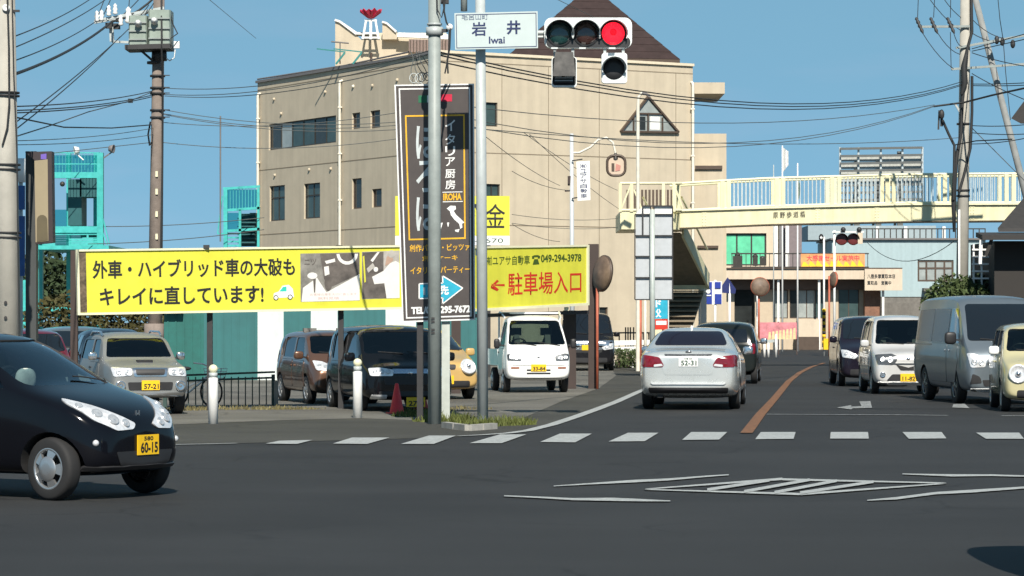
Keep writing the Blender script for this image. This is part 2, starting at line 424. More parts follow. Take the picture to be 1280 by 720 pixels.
class Car:
    def __init__(c, name, s, label, cat, group=None):
        c.s = s; L, W = s['L'], s['W']
        c.root = thing(name, label, cat, (0, 0, 0), 0, group)
        vs, fs = loft(body_rings(s))
        me = bpy.data.meshes.new('body'); me.from_pydata(vs, [], fs); me.update()
        bm = bmesh.new(); bm.from_mesh(me); bmesh.ops.recalc_face_normals(bm, faces=bm.faces); bm.to_mesh(me); bm.free()
        if s.get('crease'):
            n = 16; at = me.attributes.new('crease_edge', 'FLOAT', 'EDGE'); ns = len(vs) // n
            for e in me.edges:
                i, j = e.vertices
                if i % n == j % n and i % n in (5, 6, 10, 11): at.data[e.index].value = s['crease'] * (1.0 if i % n in (6, 10) else .5)
        o = bpy.data.objects.new('body', me); COL.objects.link(o)
        md = o.modifiers.new('s', 'SUBSURF'); md.levels = 2; md.render_levels = 2
        m2 = eval_mesh(o); o.modifiers.clear(); o.data = m2
        c.body = o
        c.bvh = BVHTree.FromPolygons([v.co for v in m2.vertices], [list(p.vertices) for p in m2.polygons])
        c.cuts = []
        m2.materials.append(s['paint']); m2.materials.append(M['interior'] if 'inner' not in s else s['inner']); m2.materials.append(M['black_rubber'])
    def cast(c, axis, sg, u, v):
        """axis 'y': (a,z) seen from the side; 'x': (y,z) seen from the front or rear; 'z': (a,y) from above"""
        L = c.s['L']
        if axis == 'y': o, d = Vector((L / 2 - u, 4 * sg, v)), Vector((0, -sg, 0))
        elif axis == 'x': o, d = Vector((5 * sg, u, v)), Vector((-sg, 0, 0))
        else: o, d = Vector((L / 2 - u, v, 5)), Vector((0, 0, -1))
        h = c.bvh.ray_cast(o, d)
        if h[0] is None:
            q = o + d * (4 - c.s['W'] / 2 if axis == 'y' else 5 - L / 2)
            h = c.bvh.find_nearest(q)
            n = h[1]
            return h[0], n
        n = h[1]
        if n.dot(d) > 0: n = -n
        return h[0], n
    def ringfan(c, poly, axis, sg, r, K, step=.10):
        out = round_poly(poly, r, 4, step); n = len(out)
        cen = sum((p for p in out), Vector((0, 0))) / n
        rows = []
        for k in range(1, K + 1):
            t = k / K
            rows.append([c.cast(axis, sg, *(cen + (p - cen) * t)) for p in out])
        return c.cast(axis, sg, *cen), rows
    def patch(c, name, poly, axis='y', sg=1, m=None, off=.008, r=.04, K=6, parent=None, skirt=.025, smooth=True):
        big = max((Vector(p) - Vector(q)).length for p in poly for q in poly)
        c0, rows = c.ringfan(poly, axis, sg, r, K, .05 if big < .8 else .10); n = len(rows[0])
        mb = MB(); mb.sm = smooth
        vs = [c0[0] + c0[1] * off] + [p + nn * off for row in rows for p, nn in row] + [p - nn * skirt for p, nn in rows[-1]]
        fs = [(0, 1 + i, 1 + (i + 1) % n) for i in range(n)]
        for k in range(len(rows)):
            a, b = 1 + k * n, 1 + (k + 1) * n
            for i in range(n): fs.append((a + i, b + i, b + (i + 1) % n, a + (i + 1) % n))
        mb.add(vs, fs)
        o = mb.build(name, m, parent or c.root, world=False)
        if name in ('door', 'sliding_door'):             # dark shut line all round the door
            cen = sum((Vector(p) for p in poly), Vector((0, 0))) / len(poly)
            c.patch('door_gap', [Vector(p) + (Vector(p) - cen).normalized() * .016 for p in poly], axis, sg, M['dark_plastic'], off=.002, r=r, K=K, parent=o)
        bm = bmesh.new(); bm.from_mesh(o.data); bmesh.ops.recalc_face_normals(bm, faces=bm.faces)
        ctr = c0[1]
        bm.faces.ensure_lookup_table()
        if bm.faces[0].normal.dot(ctr) < 0: bmesh.ops.reverse_faces(bm, faces=bm.faces)
        bm.to_mesh(o.data); bm.free()
        o.data.set_sharp_from_angle(angle=R(40))
        return o
    def both(c, name, poly, axis='y', **k):
        if axis == 'y': return [c.patch(name, poly, 'y', 1, **k), c.patch(name, poly, 'y', -1, **k)]
        sg = k.pop('sg', 1)
        return [c.patch(name, poly, axis, sg, **k), c.patch(name, [(-y, z) for y, z in poly], axis, sg, **k)]
    def window(c, poly, axis, sg=1, m=None, r=.06, name='window', cut=True):
        m = m or M['glass_tint']
        if cut and c.s.get('hollow'):
            c0, rows = c.ringfan([Vector(p) for p in poly], axis, sg, r, 5, .14); n = len(rows[0])
            T, B = .05, .13
            vs = [c0[0] + c0[1] * T] + [p + nn * T for row in rows for p, nn in row]; k = len(vs)
            vs += [c0[0] - c0[1] * B] + [p - nn * B for row in rows for p, nn in row]
            fs = []
            for o in (0, k):
                fl = o == k
                F = [(o, o + 1 + i, o + 1 + (i + 1) % n) for i in range(n)]
                for q in range(len(rows) - 1):
                    a, b = o + 1 + q * n, o + 1 + (q + 1) * n
                    F += [(a + i, b + i, b + (i + 1) % n, a + (i + 1) % n) for i in range(n)]
                fs += [f[::-1] for f in F] if fl else F
            a, b = 1 + (len(rows) - 1) * n, k + 1 + (len(rows) - 1) * n
            fs += [(a + i, b + i, b + (i + 1) % n, a + (i + 1) % n) for i in range(n)]
            c.cuts.append((vs, fs))
            cen = sum((Vector(p) for p in poly), Vector((0, 0))) / len(poly)
            big = [cen + (Vector(p) - cen) * 1.02 for p in poly]
            w = c.patch(name, big, axis, sg, m, off=-.012, r=r, skirt=.004)
        else:
            w = c.patch(name, poly, axis, sg, m, off=.008, r=r)
        return w
    def finish(c, wheels, holes=5, style='spoke', steer=0.0, rim_m=None):
        s = c.s; L, W = s['L'], s['W']; r = s['tyre']; wd = s.get('tw', .17)
        # cut the wells, then cabin and window openings
        def cutter(vfs, mi):
            vs, fs = [], []
            for v, f in vfs:
                b = len(vs); vs += [Vector(p) for p in v]; fs += [tuple(b + i for i in q) for q in f]
            me = bpy.data.meshes.new('cut'); me.from_pydata(vs, [], fs); me.update()
            bm = bmesh.new(); bm.from_mesh(me); bmesh.ops.recalc_face_normals(bm, faces=bm.faces); bm.to_mesh(me); bm.free()
            for _ in range(3): me.materials.append(None)
            me.polygons.foreach_set('material_index', [mi] * len(me.polygons))
            o = bpy.data.objects.new('cut', me); COL.objects.link(o); return o
        ws = []
        for a in wheels:
            for sg in (1, -1):
                mb = MB(); x = L / 2 - a
                mb.cyl((x, sg * (W / 2 - wd - .13), r), (x, sg * (W / 2 + .2), r), r + s.get('gap', .045), n=28)
                ws.append((mb.v, mb.f))
        cs = [cutter(ws, 2)]
        if s.get('hollow'):
            a0, a1 = s['cabin']
            cs.append(cutter([loft(body_rings(s, .055, a0, a1, s.get('floor', .38)))], 1))
            if c.cuts: cs.append(cutter(c.cuts, 1))
        for k in cs:
            md = c.body.modifiers.new('b', 'BOOLEAN'); md.operation = 'DIFFERENCE'; md.solver = 'EXACT'; md.object = k
            md.use_self = True
        me = eval_mesh(c.body); c.body.modifiers.clear(); c.body.data = me
        for k in cs: bpy.data.objects.remove(k)
        me.polygons.foreach_set('use_smooth', [True] * len(me.polygons)); me.set_sharp_from_angle(angle=R(32)); me.update()
        me.name = 'body'; c.body.parent = c.root
        # wheels
        key = (r, wd, style, holes)
        if key not in WHEELS: WHEELS[key] = wheel_meshes(*key)
        tm, rm = WHEELS[key]
        for i, a in enumerate(wheels):
            for sg in (1, -1):
                w = bpy.data.objects.new('wheel', tm); link(w, c.root, False)
                w.location = (L / 2 - a, sg * (W / 2 - wd / 2 - .015), r)
                w.rotation_euler = (0, 0, (0 if sg > 0 else math.pi) + (R(steer) if i == 0 else 0))
                rr = bpy.data.objects.new('rim', rm); link(rr, w, False)
                if rm.materials[0] is None: pass
        return c
    def seats(c, xs, m=None, wheel_side=-1, z0=.45, dash=None, top=.0):
        """front seats, dashboard and steering wheel (right-hand drive)"""
        s = c.s; L, W = s['L'], s['W']; m = m or M['interior_grey']
        for a in xs:
            for sg in (1, -1):
                mb = MB(); x = L / 2 - a; y = sg * W * .235
                mb.box((x + .15, y, z0 + .1), (.48, .46, .16)); mb.bar((x - .10, y, z0 + .12), (x - .26, y, z0 + .62 + top), .12, .44)
                mb.box((x - .28, y, z0 + .76 + top), (.09, .25, .17))
                mb.build('seat', m, c.root, False)
        if dash:
            a, z = dash; mb = MB(); mb.box((L / 2 - a - .12, 0, z - .17), (.34, W * .80, .3)); mb.build('dashboard', M['dark_plastic'], c.root, False)
            mb = MB(); x = L / 2 - a - .36; y = wheel_side * W * .235
            ax = Vector((-.82, 0, .45)).normalized()
            cc = Vector((x, y, z + .02)); u = ax.orthogonal().normalized(); w = ax.cross(u)
            mb.tube([cc + (u * math.cos(t) + w * math.sin(t)) * .18 for t in [2 * math.pi * i / 20 for i in range(21)]], .016, 6)
            mb.bar(cc + u * .17, cc - u * .17, .03, .02); mb.bar(cc + w * .17, cc - w * .17, .03, .02)
            mb.cyl(cc, cc - ax * .2, .03, n=8)
            mb.build('steering_wheel', M['dark_plastic'] if 'sw' not in s else s['sw'], c.root, False)
    def mirror(c, a, z, m, out=.12, size=(.11, .1, .085)):
        s = c.s
        for sg in (1, -1):
            h, n = c.cast('y', sg, a, z - .02)
            mb = MB(); p = Vector((s['L'] / 2 - a + .02, h.y + sg * out, z + .02))
            mb.pad(p, (size[0] * .5, size[1] * .92, size[2] * .9)); mb.m(1); mb.bar(h - Vector((0, sg * .03, 0)), p - Vector((0, 0, .03)), .04, .03)
            o = mb.build('door_mirror', [m, M['dark_plastic']], c.root, False)
            g = MB(); q = p + Vector((-size[0] * .46, 0, 0)); g.pad(q, (.012, size[1] * .78, size[2] * .74))
            g.build('mirror_glass', M['chrome'], o, False)
    def plate(c, z, front=True, y=0.0, m='plate_yellow', text='', small='', tm='ink', w=.33, h=.165, tilt=0):
        sg = 1 if front else -1
        hh, n = c.cast('x', sg, y, z); x = hh.x + sg * .012
        mb = MB(); mb.box((x, y, z), (.012, w, h)); o = mb.build('number_plate', M[m], c.root, False)
        xx = x + sg * .007
        # face with local px space 0..100 x 0..50
        yl = y - sg * w / 2 * -1 if False else y + (w / 2 if not front else -w / 2) * (1 if not front else 1)
        A = Vector((xx, y - sg * w / 2, z + h / 2)); B = Vector((xx, y + sg * w / 2, z + h / 2))
        C = Vector((xx, y - sg * w / 2, z - h / 2)); D = Vector((xx, y + sg * w / 2, z - h / 2))
        f = Face(A, B, C, D, (0, 0, 100, 50)); f.n = Vector((sg, 0, 0))
        if text: f.text(text, 12, 18, 94, 45, M[tm], o, .002, .03, world=False)
        if small: f.text(small, 28, 4, 72, 14, M[tm], o, .002, .02, world=False)
        return o
    def place(c, loc, heading):
        c.root.location = loc; c.root.rotation_euler = (0, 0, R(heading)); return c

WHEELS = {}
def wheel_meshes(r, wd, style, holes):
    mb = MB(); ri = r * .66
    mb.lathe([(ri, -wd / 2 + .01), (r - .03, -wd / 2), (r - .008, -wd / 2 + .015), (r, -wd / 2 + .04), (r, wd / 2 - .04), (r - .008, wd / 2 - .015), (r - .03, wd / 2), (ri, wd / 2 - .006)], (0, 0, 0), (0, 1, 0), 32)
    tm = mb.mesh('tyre', M['black_rubber'])
    b = MB(); y = wd / 2
    b.lathe([(ri, y - .006), (ri - .012, y - .002), (ri - .022, y - .012), (ri - .026, -wd / 2)], (0, 0, 0), (0, 1, 0), 32)
    b.m(1); b.lathe([(ri - .02, y - .07), (.0001, y - .07)], (0, 0, 0), (0, 1, 0), 24); b.m(0)
    if style == 'cap':                                   # full wheel cover with round holes near the edge
        b.lathe([(ri * .60, y + .004), (ri * .52, y + .016), (ri * .25, y + .02), (.0001, y + .02)], (0, 0, 0), (0, 1, 0), 32)
        for i in range(holes):
            t = 2 * math.pi * (i + .5) / holes; dw = 2 * math.pi / holes * .27
            b.prism([Vector((math.cos(t + q) * rr, y + (.004 if rr < ri * .7 else -.01), math.sin(t + q) * rr)) for q, rr in ((-dw, ri * .58), (dw, ri * .58), (dw * .95, ri - .008), (-dw * .95, ri - .008))], Vector((0, -.025, 0)))
    else:
        b.lathe([(ri * .24, y - .03), (ri * .24, y - .006), (ri * .15, y + .002), (.0001, y + .002)], (0, 0, 0), (0, 1, 0), 20)
        for i in range(holes):
            t = 2 * math.pi * i / holes; w0, w1 = .034, .026
            u = Vector((math.cos(t), 0, math.sin(t))); w = Vector((-math.sin(t), 0, math.cos(t)))
            b.prism([u * ri * .15 - w * w0 + Vector((0, y - .004, 0)), u * ri * .15 + w * w0 + Vector((0, y - .004, 0)), u * (ri - .012) + w * w1 + Vector((0, y - .012, 0)), u * (ri - .012) - w * w1 + Vector((0, y - .012, 0))], Vector((0, -.025, 0)))
    rm = b.mesh('rim', [M['silver_rim'] if style != 'dark' else M['lamp_dark'], M['black_rubber']])
    return tm, rm

def headlamp(c, poly, inner, m=None, K=8, depth=.0, name='headlight', mir=True):
    """lens over bright reflectors; inner = list of (y, z, r) bulbs"""
    outs = []
    for s in ((1, -1) if mir else (1,)):
        pl = [(y * s, z) for y, z in poly]
        o = c.patch(name, pl, 'x', 1, m or M['lamp_inner'], off=.012, r=.03, K=K)
        for (y, z, r) in inner:
            h, n = c.cast('x', 1, y * s, z)
            mb = MB(); mb.lathe([(r, .0), (r * 1.0, .012), (r * .84, .012), (r * .6, .004), (r * .35, .010), (.0001, .016)], h + n * .010, n, 16)
            mb.build('lamp_reflector', M['reflector'], o, False)
        outs.append(o)
    return outs

def bars(c, name, zs, y0, y1, m, h=.02, off=.012, sg=1, parent=None):
    for z in zs:
        c.patch(name, [(y0, z - h / 2), (y1, z - h / 2), (y1, z + h / 2), (y0, z + h / 2)], 'x', sg, m, off=off, r=.006, K=1, parent=parent)
# ------------------------------------------------------------------ one builder per kind of vehicle
def st(L, *xs): return sorted(set([round(x, 4) for x in xs] + [L]))

def kei_hatch(name, label):
    """near black one-box kei hatchback"""
    L, W, H = 3.4, 1.475, 1.47
    s = dict(L=L, W=W, H=H, tyre=.275, tw=.155, hollow=True, cabin=(.95, 3.0), floor=.4, tumble=.24, drop=.08,
             paint=paint('black_paint', (.004, .0045, .007), 0, .12),
             stations=st(L, 0, .03, .12, .3, .55, .80, .95, 1.2, 1.45, 1.65, 1.9, 2.4, 2.8, 3.1, 3.28, 3.37),
             top=[(0, .60), (.03, .68), (.12, .77), (.3, .855), (.55, .935), (.80, 1.0), (.95, 1.08), (1.2, 1.235), (1.45, 1.375), (1.65, 1.44), (1.9, 1.465), (2.4, 1.47), (2.8, 1.455), (3.1, 1.40), (3.28, 1.22), (3.37, 1.0), (L, .9)],
             bottom=[(0, .30), (.12, .22), (.3, .2), (3.1, .2), (L, .32)],
             width=[(0, .54), (.03, .66), (.12, .83), (.3, .945), (.55, 1), (3.1, 1), (3.28, .97), (L, .86)],
             belt=[(0, .5), (.3, .76), (.8, .92), (1.2, .95), (3.0, 1.02), (L, .8)])
    c = Car(name, s, label, 'car')
    c.window([(-.60, .99), (.60, .99), (.50, 1.385), (-.50, 1.385)], 'x', 1, glass('windscreen_glass', (.5, .62, .66), .09), r=.08, name='windscreen')
    for sg in (1, -1):
        c.window([(1.0, .965), (1.32, 1.0), (1.32, 1.21)], 'y', sg, M['glass_tint'], r=.03, name='quarter_window')
        c.window([(1.38, .985), (2.12, .995), (2.12, 1.36), (1.72, 1.35), (1.38, 1.215)], 'y', sg, M['glass_tint'])
        c.window([(2.2, 1.0), (2.95, 1.03), (2.85, 1.32), (2.2, 1.36)], 'y', sg, M['glass_tint'])
        c.patch('door', [(1.05, .30), (2.14, .30), (2.14, .97), (1.12, .94)], 'y', sg, s['paint'], off=.008, r=.08, K=8)
        c.patch('door_handle', [(1.98, .83), (2.1, .83), (2.1, .86), (1.98, .86)], 'y', sg, s['paint'], off=.03, r=.012, K=1)
    headlamp(c, [(.12, .655), (.17, .61), (.38, .60), (.55, .69), (.625, .83), (.585, .88), (.42, .81), (.25, .72)], [(.25, .66, .04), (.37, .69, .055), (.48, .745, .05), (.56, .81, .035)], m=M['lamp_inner'])
    c.patch('grille', [(-.34, .30), (.34, .30), (.40, .42), (-.40, .42)], 'x', 1, M['dark_plastic'], r=.03)
    c.patch('front_bumper', [(-.62, .27), (.62, .27), (.62, .30), (-.62, .30)], 'x', 1, M['dark_plastic'], off=.02, r=.01)
    hh, n = c.cast('x', 1, 0, .735); mb = MB(); mb.box(hh + n * .006 + Vector((0, -.022, 0)), (.012, .012, .06)); mb.box(hh + n * .006 + Vector((0, .022, 0)), (.012, .012, .06)); mb.box(hh + n * .006, (.012, .05, .014))
    mb.build('emblem', M['chrome'], c.root, False)
    c.plate(.475, True, 0, 'plate_yellow', '・60 15', '', w=.2, h=.24) if False else c.plate(.47, True, 0.02, 'plate_yellow', '60-15', '580', w=.30, h=.175)
    for sg in (1, -1):
        hh, n = c.cast('x', 1, .57 * sg, .50); mb = MB(); mb.ball(hh, .03, 8, 6); mb.build('fog_lamp', M['lamp_inner'], c.root, False)
    for y0, y1 in ((.50, .10),):
        pts = [c.cast('x', 1, y0 + (y1 - y0) * t, 1.0 + .05 * math.sin(t * 1.5)) for t in (0, .25, .5, .75, 1)]
        mb = MB(); mb.tube([p + n * .012 for p, n in pts], .007, 5); mb.build('wiper', M['black_rubber'], c.root, False)
    c.mirror(1.36, .99, s['paint'], out=.07, size=(.10, .07, .07))
    c.patch('rear_window', [(-.5, 1.05), (.5, 1.05), (.45, 1.3), (-.45, 1.3)], 'x', -1, M['glass_dark'], r=.06)
    c.seats([1.75], z0=.42, dash=(.98, .97), top=.02, m=mat('beige_seat', (.36, .35, .30), .8))
    # a pale rounded shape on the dashboard, seen through the windscreen
    mb = MB(); mb.pad((L / 2 - 1.10, -.30, 1.04), (.045, .13, .10), e=.8); mb.build('dashboard_item', mat('pale_item', (.66, .66, .58), .9, var=.2, scale=14), c.root, False)
    c.finish([.50, 2.98], 5, 'cap', steer=-8)
    return c

def sedan(name, label):
    L, W, H = 4.9, 1.76, 1.46
    silver = paint('silver_paint', (.64, .67, .66), .5, .28)
    s = dict(L=L, W=W, H=H, tyre=.325, tw=.2, tumble=.42, drop=.06, paint=silver,
             stations=st(L, 0, .06, .2, .6, 1.1, 1.35, 1.7, 2.1, 2.4, 2.9, 3.3, 3.55, 3.85, 4.15, 4.3, 4.6, 4.78, 4.86),
             top=[(0, .58), (.06, .68), (.2, .74), (.6, .86), (1.1, .95), (1.35, .99), (1.7, 1.16), (2.1, 1.36), (2.4, 1.43), (2.9, 1.46), (3.3, 1.445), (3.55, 1.41), (3.85, 1.29), (4.15, 1.14), (4.3, 1.085), (4.6, 1.065), (4.78, 1.05), (4.86, 1.0), (L, .93)],
             bottom=[(0, .3), (.2, .2), (4.5, .2), (4.78, .27), (L, .36)],
             width=[(0, .66), (.06, .8), (.2, .92), (.6, .98), (1.1, 1), (4.3, 1), (4.6, .975), (4.78, .93), (4.86, .88), (L, .80)],
             belt=[(0, .5), (.6, .76), (1.35, .88), (3.5, .94), (4.3, .97), (4.78, .93), (L, .85)])
    c = Car(name, s, label, 'car')
    c.window([(-.66, .99), (.66, .99), (.54, 1.37), (-.54, 1.37)], 'x', 1, M['glass_dark'], name='windscreen')
    c.window([(-.655, 1.13), (.655, 1.13), (.53, 1.372), (-.53, 1.372)], 'x', -1, mat('rear_glass', (.012, .011, .020), .1, var=0, coat=.1, spec=.3), r=.07, name='rear_window')
    for sg in (1, -1):
        c.window([(1.75, .97), (2.75, .98), (2.72, 1.36), (2.3, 1.33)], 'y', sg, M['glass_dark'])
        c.window([(2.82, .98), (3.85, 1.02), (3.5, 1.31), (2.82, 1.37)], 'y', sg, M['glass_dark'])
        c.patch('door', [(1.5, .32), (2.78, .32), (2.78, .95), (1.6, .93)], 'y', sg, silver, off=.008, r=.06, K=8)
        c.patch('door', [(2.82, .32), (3.6, .32), (3.9, .6), (3.85, .98), (2.82, .95)], 'y', sg, silver, off=.008, r=.06, K=8)
        c.patch('door_handle', [(2.6, .84), (2.76, .84), (2.76, .87), (2.6, .87)], 'y', sg, M['chrome'], off=.03, r=.01, K=1)
        c.patch('door_handle', [(3.66, .86), (3.82, .86), (3.82, .89), (3.66, .89)], 'y', sg, M['chrome'], off=.03, r=.01, K=1)
        c.patch('window_trim', [(1.75, .945), (3.95, .985), (3.95, 1.0), (1.75, .96)], 'y', sg, M['chrome'], off=.008, r=.004, K=1)
    # tail
    for o in c.both('tail_light', [(.425, .79), (.45, .755), (.79, .755), (.845, .93), (.80, .965), (.50, .925)], 'x', sg=-1, m=M['tail_red'], off=.012, r=.035):
        pass
    for sg in (1, -1):
        c.patch('reversing_lamp', [(.44 * sg, .775), (.60 * sg, .76), (.60 * sg, .80), (.46 * sg, .815)], 'x', -1, M['lamp_inner'], off=.017, r=.015)
        c.patch('tail_light', [(4.62, .76), (4.85, .78), (4.83, .95), (4.66, .94)], 'y', sg, M['tail_red'], off=.008, r=.03)
    c.patch('boot_lid', [(-.42, .62), (.42, .62), (.52, .985), (-.52, .985)], 'x', -1, silver, off=.006, r=.05, K=8)
    c.patch('chrome_bar', [(-.40, .945), (.40, .945), (.42, .975), (-.42, .975)], 'x', -1, M['lamp_dark'], off=.02, r=.012, K=2)
    hh, n = c.cast('x', -1, 0, 1.015); mb = MB(); mb.ball(hh - Vector((.012, 0, 0)), 1, 12, 7, (.012, .055, .032)); mb.build('emblem', M['lamp_dark'], c.root, False)
    c.plate(.85, False, 0, 'plate_white', '52-31', '大宮 300', 'ink_green', .33, .165)
    c.patch('bumper_lip', [(-.62, .455), (.62, .455), (.66, .485), (-.66, .485)], 'x', -1, paint('bright_lip', (.85, .86, .86), .4, .3), off=.03, r=.012, K=3)
    c.patch('rear_valance', [(-.68, .30), (.68, .30), (.70, .40), (-.70, .40)], 'x', -1, M['dark_plastic'], off=.008, r=.03)
    hh, n = c.cast('z', 1, 3.38, 0); mb = MB(); mb.prism([hh + Vector((.08, 0, -.01)), hh + Vector((-.06, 0, -.01)), hh + Vector((-.06, 0, .05))], (0, .03, 0)); mb.build('roof_antenna', M['plate_white'], c.root, False)
    mb = MB(); mb.box((-L / 2 + .3, .5, .25), (.3, .09, .06)); mb.build('exhaust_pipe', M['dark_plastic'], c.root, False)
    headlamp(c, [(.45, .68), (.72, .70), (.76, .78), (.5, .76)], [(.6, .72, .03)])
    c.patch('grille', [(-.35, .5), (.35, .5), (.4, .68), (-.4, .68)], 'x', 1, M['dark_plastic'])
    c.mirror(1.75, 1.0, M['chrome'], out=.13)
    c.finish([.93, 3.78], 7)
    return c

def tall_wagon(name, label, p, L=3.4, W=1.475, H=1.65, hood=.62, cowl=.98, rake=.62, nose=.78, glassm='glass_tint', hollow=True, front='', mirror_m=None, seat=None, wheelstyle='spoke', belt=.95, tyre=.275, inner=None, rear_rake=.2, plate=('plate_yellow', '', ''), tumble=.17, pz=.40, crease=.35):
    s = dict(crease=crease, L=L, W=W, H=H, tyre=tyre, tw=.16, hollow=hollow, cabin=(hood + .22, L - .2), floor=.42, tumble=tumble, drop=.07, paint=p,
             stations=st(L, 0, .03, .11, .3, hood, hood + .22, hood + rake * .6, hood + rake * .85, hood + rake, hood + rake + .3, L * .62, L - rear_rake - .35, L - rear_rake, L - rear_rake * .5, L - .05, L - .02),
             top=[(0, nose - .12), (.03, nose - .02), (.11, nose + .03), (.3, nose + (cowl - nose) * .5), (hood, cowl), (hood + .22, cowl + (H - .05 - cowl) * .34), (hood + rake * .6, cowl + (H - .05 - cowl) * .6), (hood + rake, H - .06), (hood + rake + .3, H - .01), (L * .62, H), (L - rear_rake - .35, H - .01), (L - rear_rake, H - .05), (L - rear_rake * .5, H - .16), (L - .05, H - .45), (L, H - .6)],
             bottom=[(0, .27), (.11, .2), (L - .3, .2), (L, .3)],
             width=[(0, .80), (.03, .88), (.11, .95), (.3, .99), (hood, 1), (L - .25, 1), (L - .05, .96), (L, .9)],
             belt=[(0, nose - .25), (.3, nose - .05), (hood, belt - .03), (L - .3, belt + .03), (L, belt - .1)])
    if inner: s['inner'] = inner
    c = Car(name, s, label, 'car')
    wt = W / 2 * .97 - tumble * (H - .16 - belt) - .06
    c.window([(-W * .425, cowl + .05), (W * .425, cowl + .05), (wt - .03, H - .115), (-wt + .03, H - .115)], 'x', 1, M[glassm], r=.07, name='windscreen')
    a0 = hood + .42
    for sg in (1, -1):
        m = (L - hood) * .46 + hood
        c.window([(a0, belt + .05), (m - .04, belt + .05), (m - .04, H - .15), (hood + rake + .06, H - .15)], 'y', sg, M[glassm], r=.05)
        c.window([(m + .04, belt + .05), (L - .62, belt + .06), (L - .62, H - .15), (m + .04, H - .15)], 'y', sg, M['glass_tint'], r=.05)
        c.window([(L - .54, belt + .08), (L - .24, belt + .12), (L - .32, H - .2), (L - .54, H - .16)], 'y', sg, M['glass_dark'], r=.04, cut=False)
        c.patch('door', [(hood + .35, .32), (m, .32), (m, belt + .01), (hood + .38, belt - .01)], 'y', sg, p, off=.008, r=.06, K=8)
        c.patch('door', [(m + .03, .32), (L - .78, .32), (L - .6, .6), (L - .6, belt + .01), (m + .03, belt + .01)], 'y', sg, p, off=.008, r=.06, K=8)
        for q in (m - .15, m + .10):
            c.patch('door_handle', [(q - .07, belt - .12), (q + .07, belt - .12), (q + .07, belt - .085), (q - .07, belt - .085)], 'y', sg, p, off=.03, r=.012, K=1)
    c.patch('rear_window', [(-W * .36, belt + .08), (W * .36, belt + .08), (W * .33, H - .2), (-W * .33, H - .2)], 'x', -1, M['glass_dark'], r=.06)
    c.both('tail_light', [(W * .38, .75), (W * .46, .75), (W * .46, 1.0), (W * .40, 1.0)], 'x', sg=-1, m=M['tail_red'], off=.01, r=.03)
    for y0, y1 in ((.5, .05), (-.02, -.45)):
        pts = [c.cast('x', 1, y0 + (y1 - y0) * t, cowl + .04 + .03 * t) for t in (0, .33, .66, 1)]
        mb = MB(); mb.tube([q + n * .012 for q, n in pts], .009, 5); mb.build('wiper', M['black_rubber'], c.root, False)
    c.mirror(hood + .40, belt + .08, mirror_m or p)
    if hollow: c.seats([hood + 1.05], z0=.5, dash=(hood + .26, cowl + .0), m=seat, top=.08)
    hw = W / 2
    if front == 'white_kei':                           # big round-cornered lamps, V grille with chrome strip, black lower grille, white lip
        headlamp(c, [(hw - .50, .72), (hw - .42, .63), (hw - .10, .64), (hw - .06, .84), (hw - .40, .86), (hw - .52, .80)], [(hw - .36, .74, .065), (hw - .2, .745, .055)], m=M['lamp_dark'])
        c.patch('grille', [(-.26, .64), (0, .55), (.26, .64), (.16, .515), (-.16, .515)], 'x', 1, M['dark_plastic'], off=.012, r=.02)
        c.patch('grille_trim', [(-.34, .665), (.34, .665), (.30, .64), (-.30, .64)], 'x', 1, M['chrome'], off=.016, r=.01, K=2)
        c.patch('lower_grille', [(-.46, .29), (.46, .29), (.34, .43), (-.34, .43)], 'x', 1, M['dark_plastic'], off=.008, r=.03)
        for sg in (1, -1):
            h, n = c.cast('x', 1, (hw - .2) * sg, .42); mb = MB(); mb.lathe([(.06, 0), (.06, .02), (.045, .015), (.0001, .022)], h, n, 14); mb.build('fog_lamp', M['chrome'], c.root, False)
        c.patch('bumper_lip', [(-hw + .12, .21), (hw - .12, .21), (hw - .1, .27), (-hw + .1, .27)], 'x', 1, M['plate_white'], off=.02, r=.015, K=3)
    elif front == 'black_kei':                         # chrome bar between rectangular lamps
        headlamp(c, [(hw - .52, .72), (hw - .50, .62), (hw - .12, .62), (hw - .10, .745), (hw - .3, .755)], [(hw - .42, .69, .045), (hw - .31, .69, .045), (hw - .2, .69, .04)])
        c.patch('chrome_bar', [(-hw + .50, .66), (hw - .50, .66), (hw - .50, .735), (-hw + .50, .735)], 'x', 1, mat('bar_silver', (.5, .55, .62), .25, .8), off=.012, r=.01, K=3)
        c.patch('grille', [(-.45, .47), (.45, .47), (.48, .62), (-.48, .62)], 'x', 1, M['dark_plastic'], off=.006, r=.03)
        c.patch('lower_grille', [(-.55, .27), (.55, .27), (.55, .36), (-.55, .36)], 'x', 1, M['dark_plastic'], off=.006, r=.03)
        for sg in (1, -1):
            c.patch('fog_lamp', [((hw - .40) * sg, .235), ((hw - .13) * sg, .235), ((hw - .13) * sg, .30), ((hw - .40) * sg, .30)], 'x', 1, M['lamp_inner'], off=.014, r=.015, K=2)
    elif front == 'round':                             # round lamps in bezels
        for sg in (1, -1):
            h, n = c.cast('x', 1, (hw - .26) * sg, .66)
            mb = MB(); mb.lathe([(.16, -.03), (.165, .02), (.14, .03), (.125, .012), (.06, .004), (.0001, .03)], h, n, 24); o = mb.build('headlight', M['lamp_inner'], c.root, False)
            mb = MB(); mb.ball(h + n * .02, .05, 12, 8); mb.build('lamp_bulb', M['chrome'], o, False)
        c.patch('grille', [(-.2, .60), (.2, .60), (.22, .70), (-.22, .70)], 'x', 1, M['dark_plastic'], off=.008, r=.04)
        c.patch('lower_grille', [(-.5, .25), (.5, .25), (.5, .38), (-.5, .38)], 'x', 1, M['dark_plastic'], off=.008, r=.04)
    elif front == 'minivan':
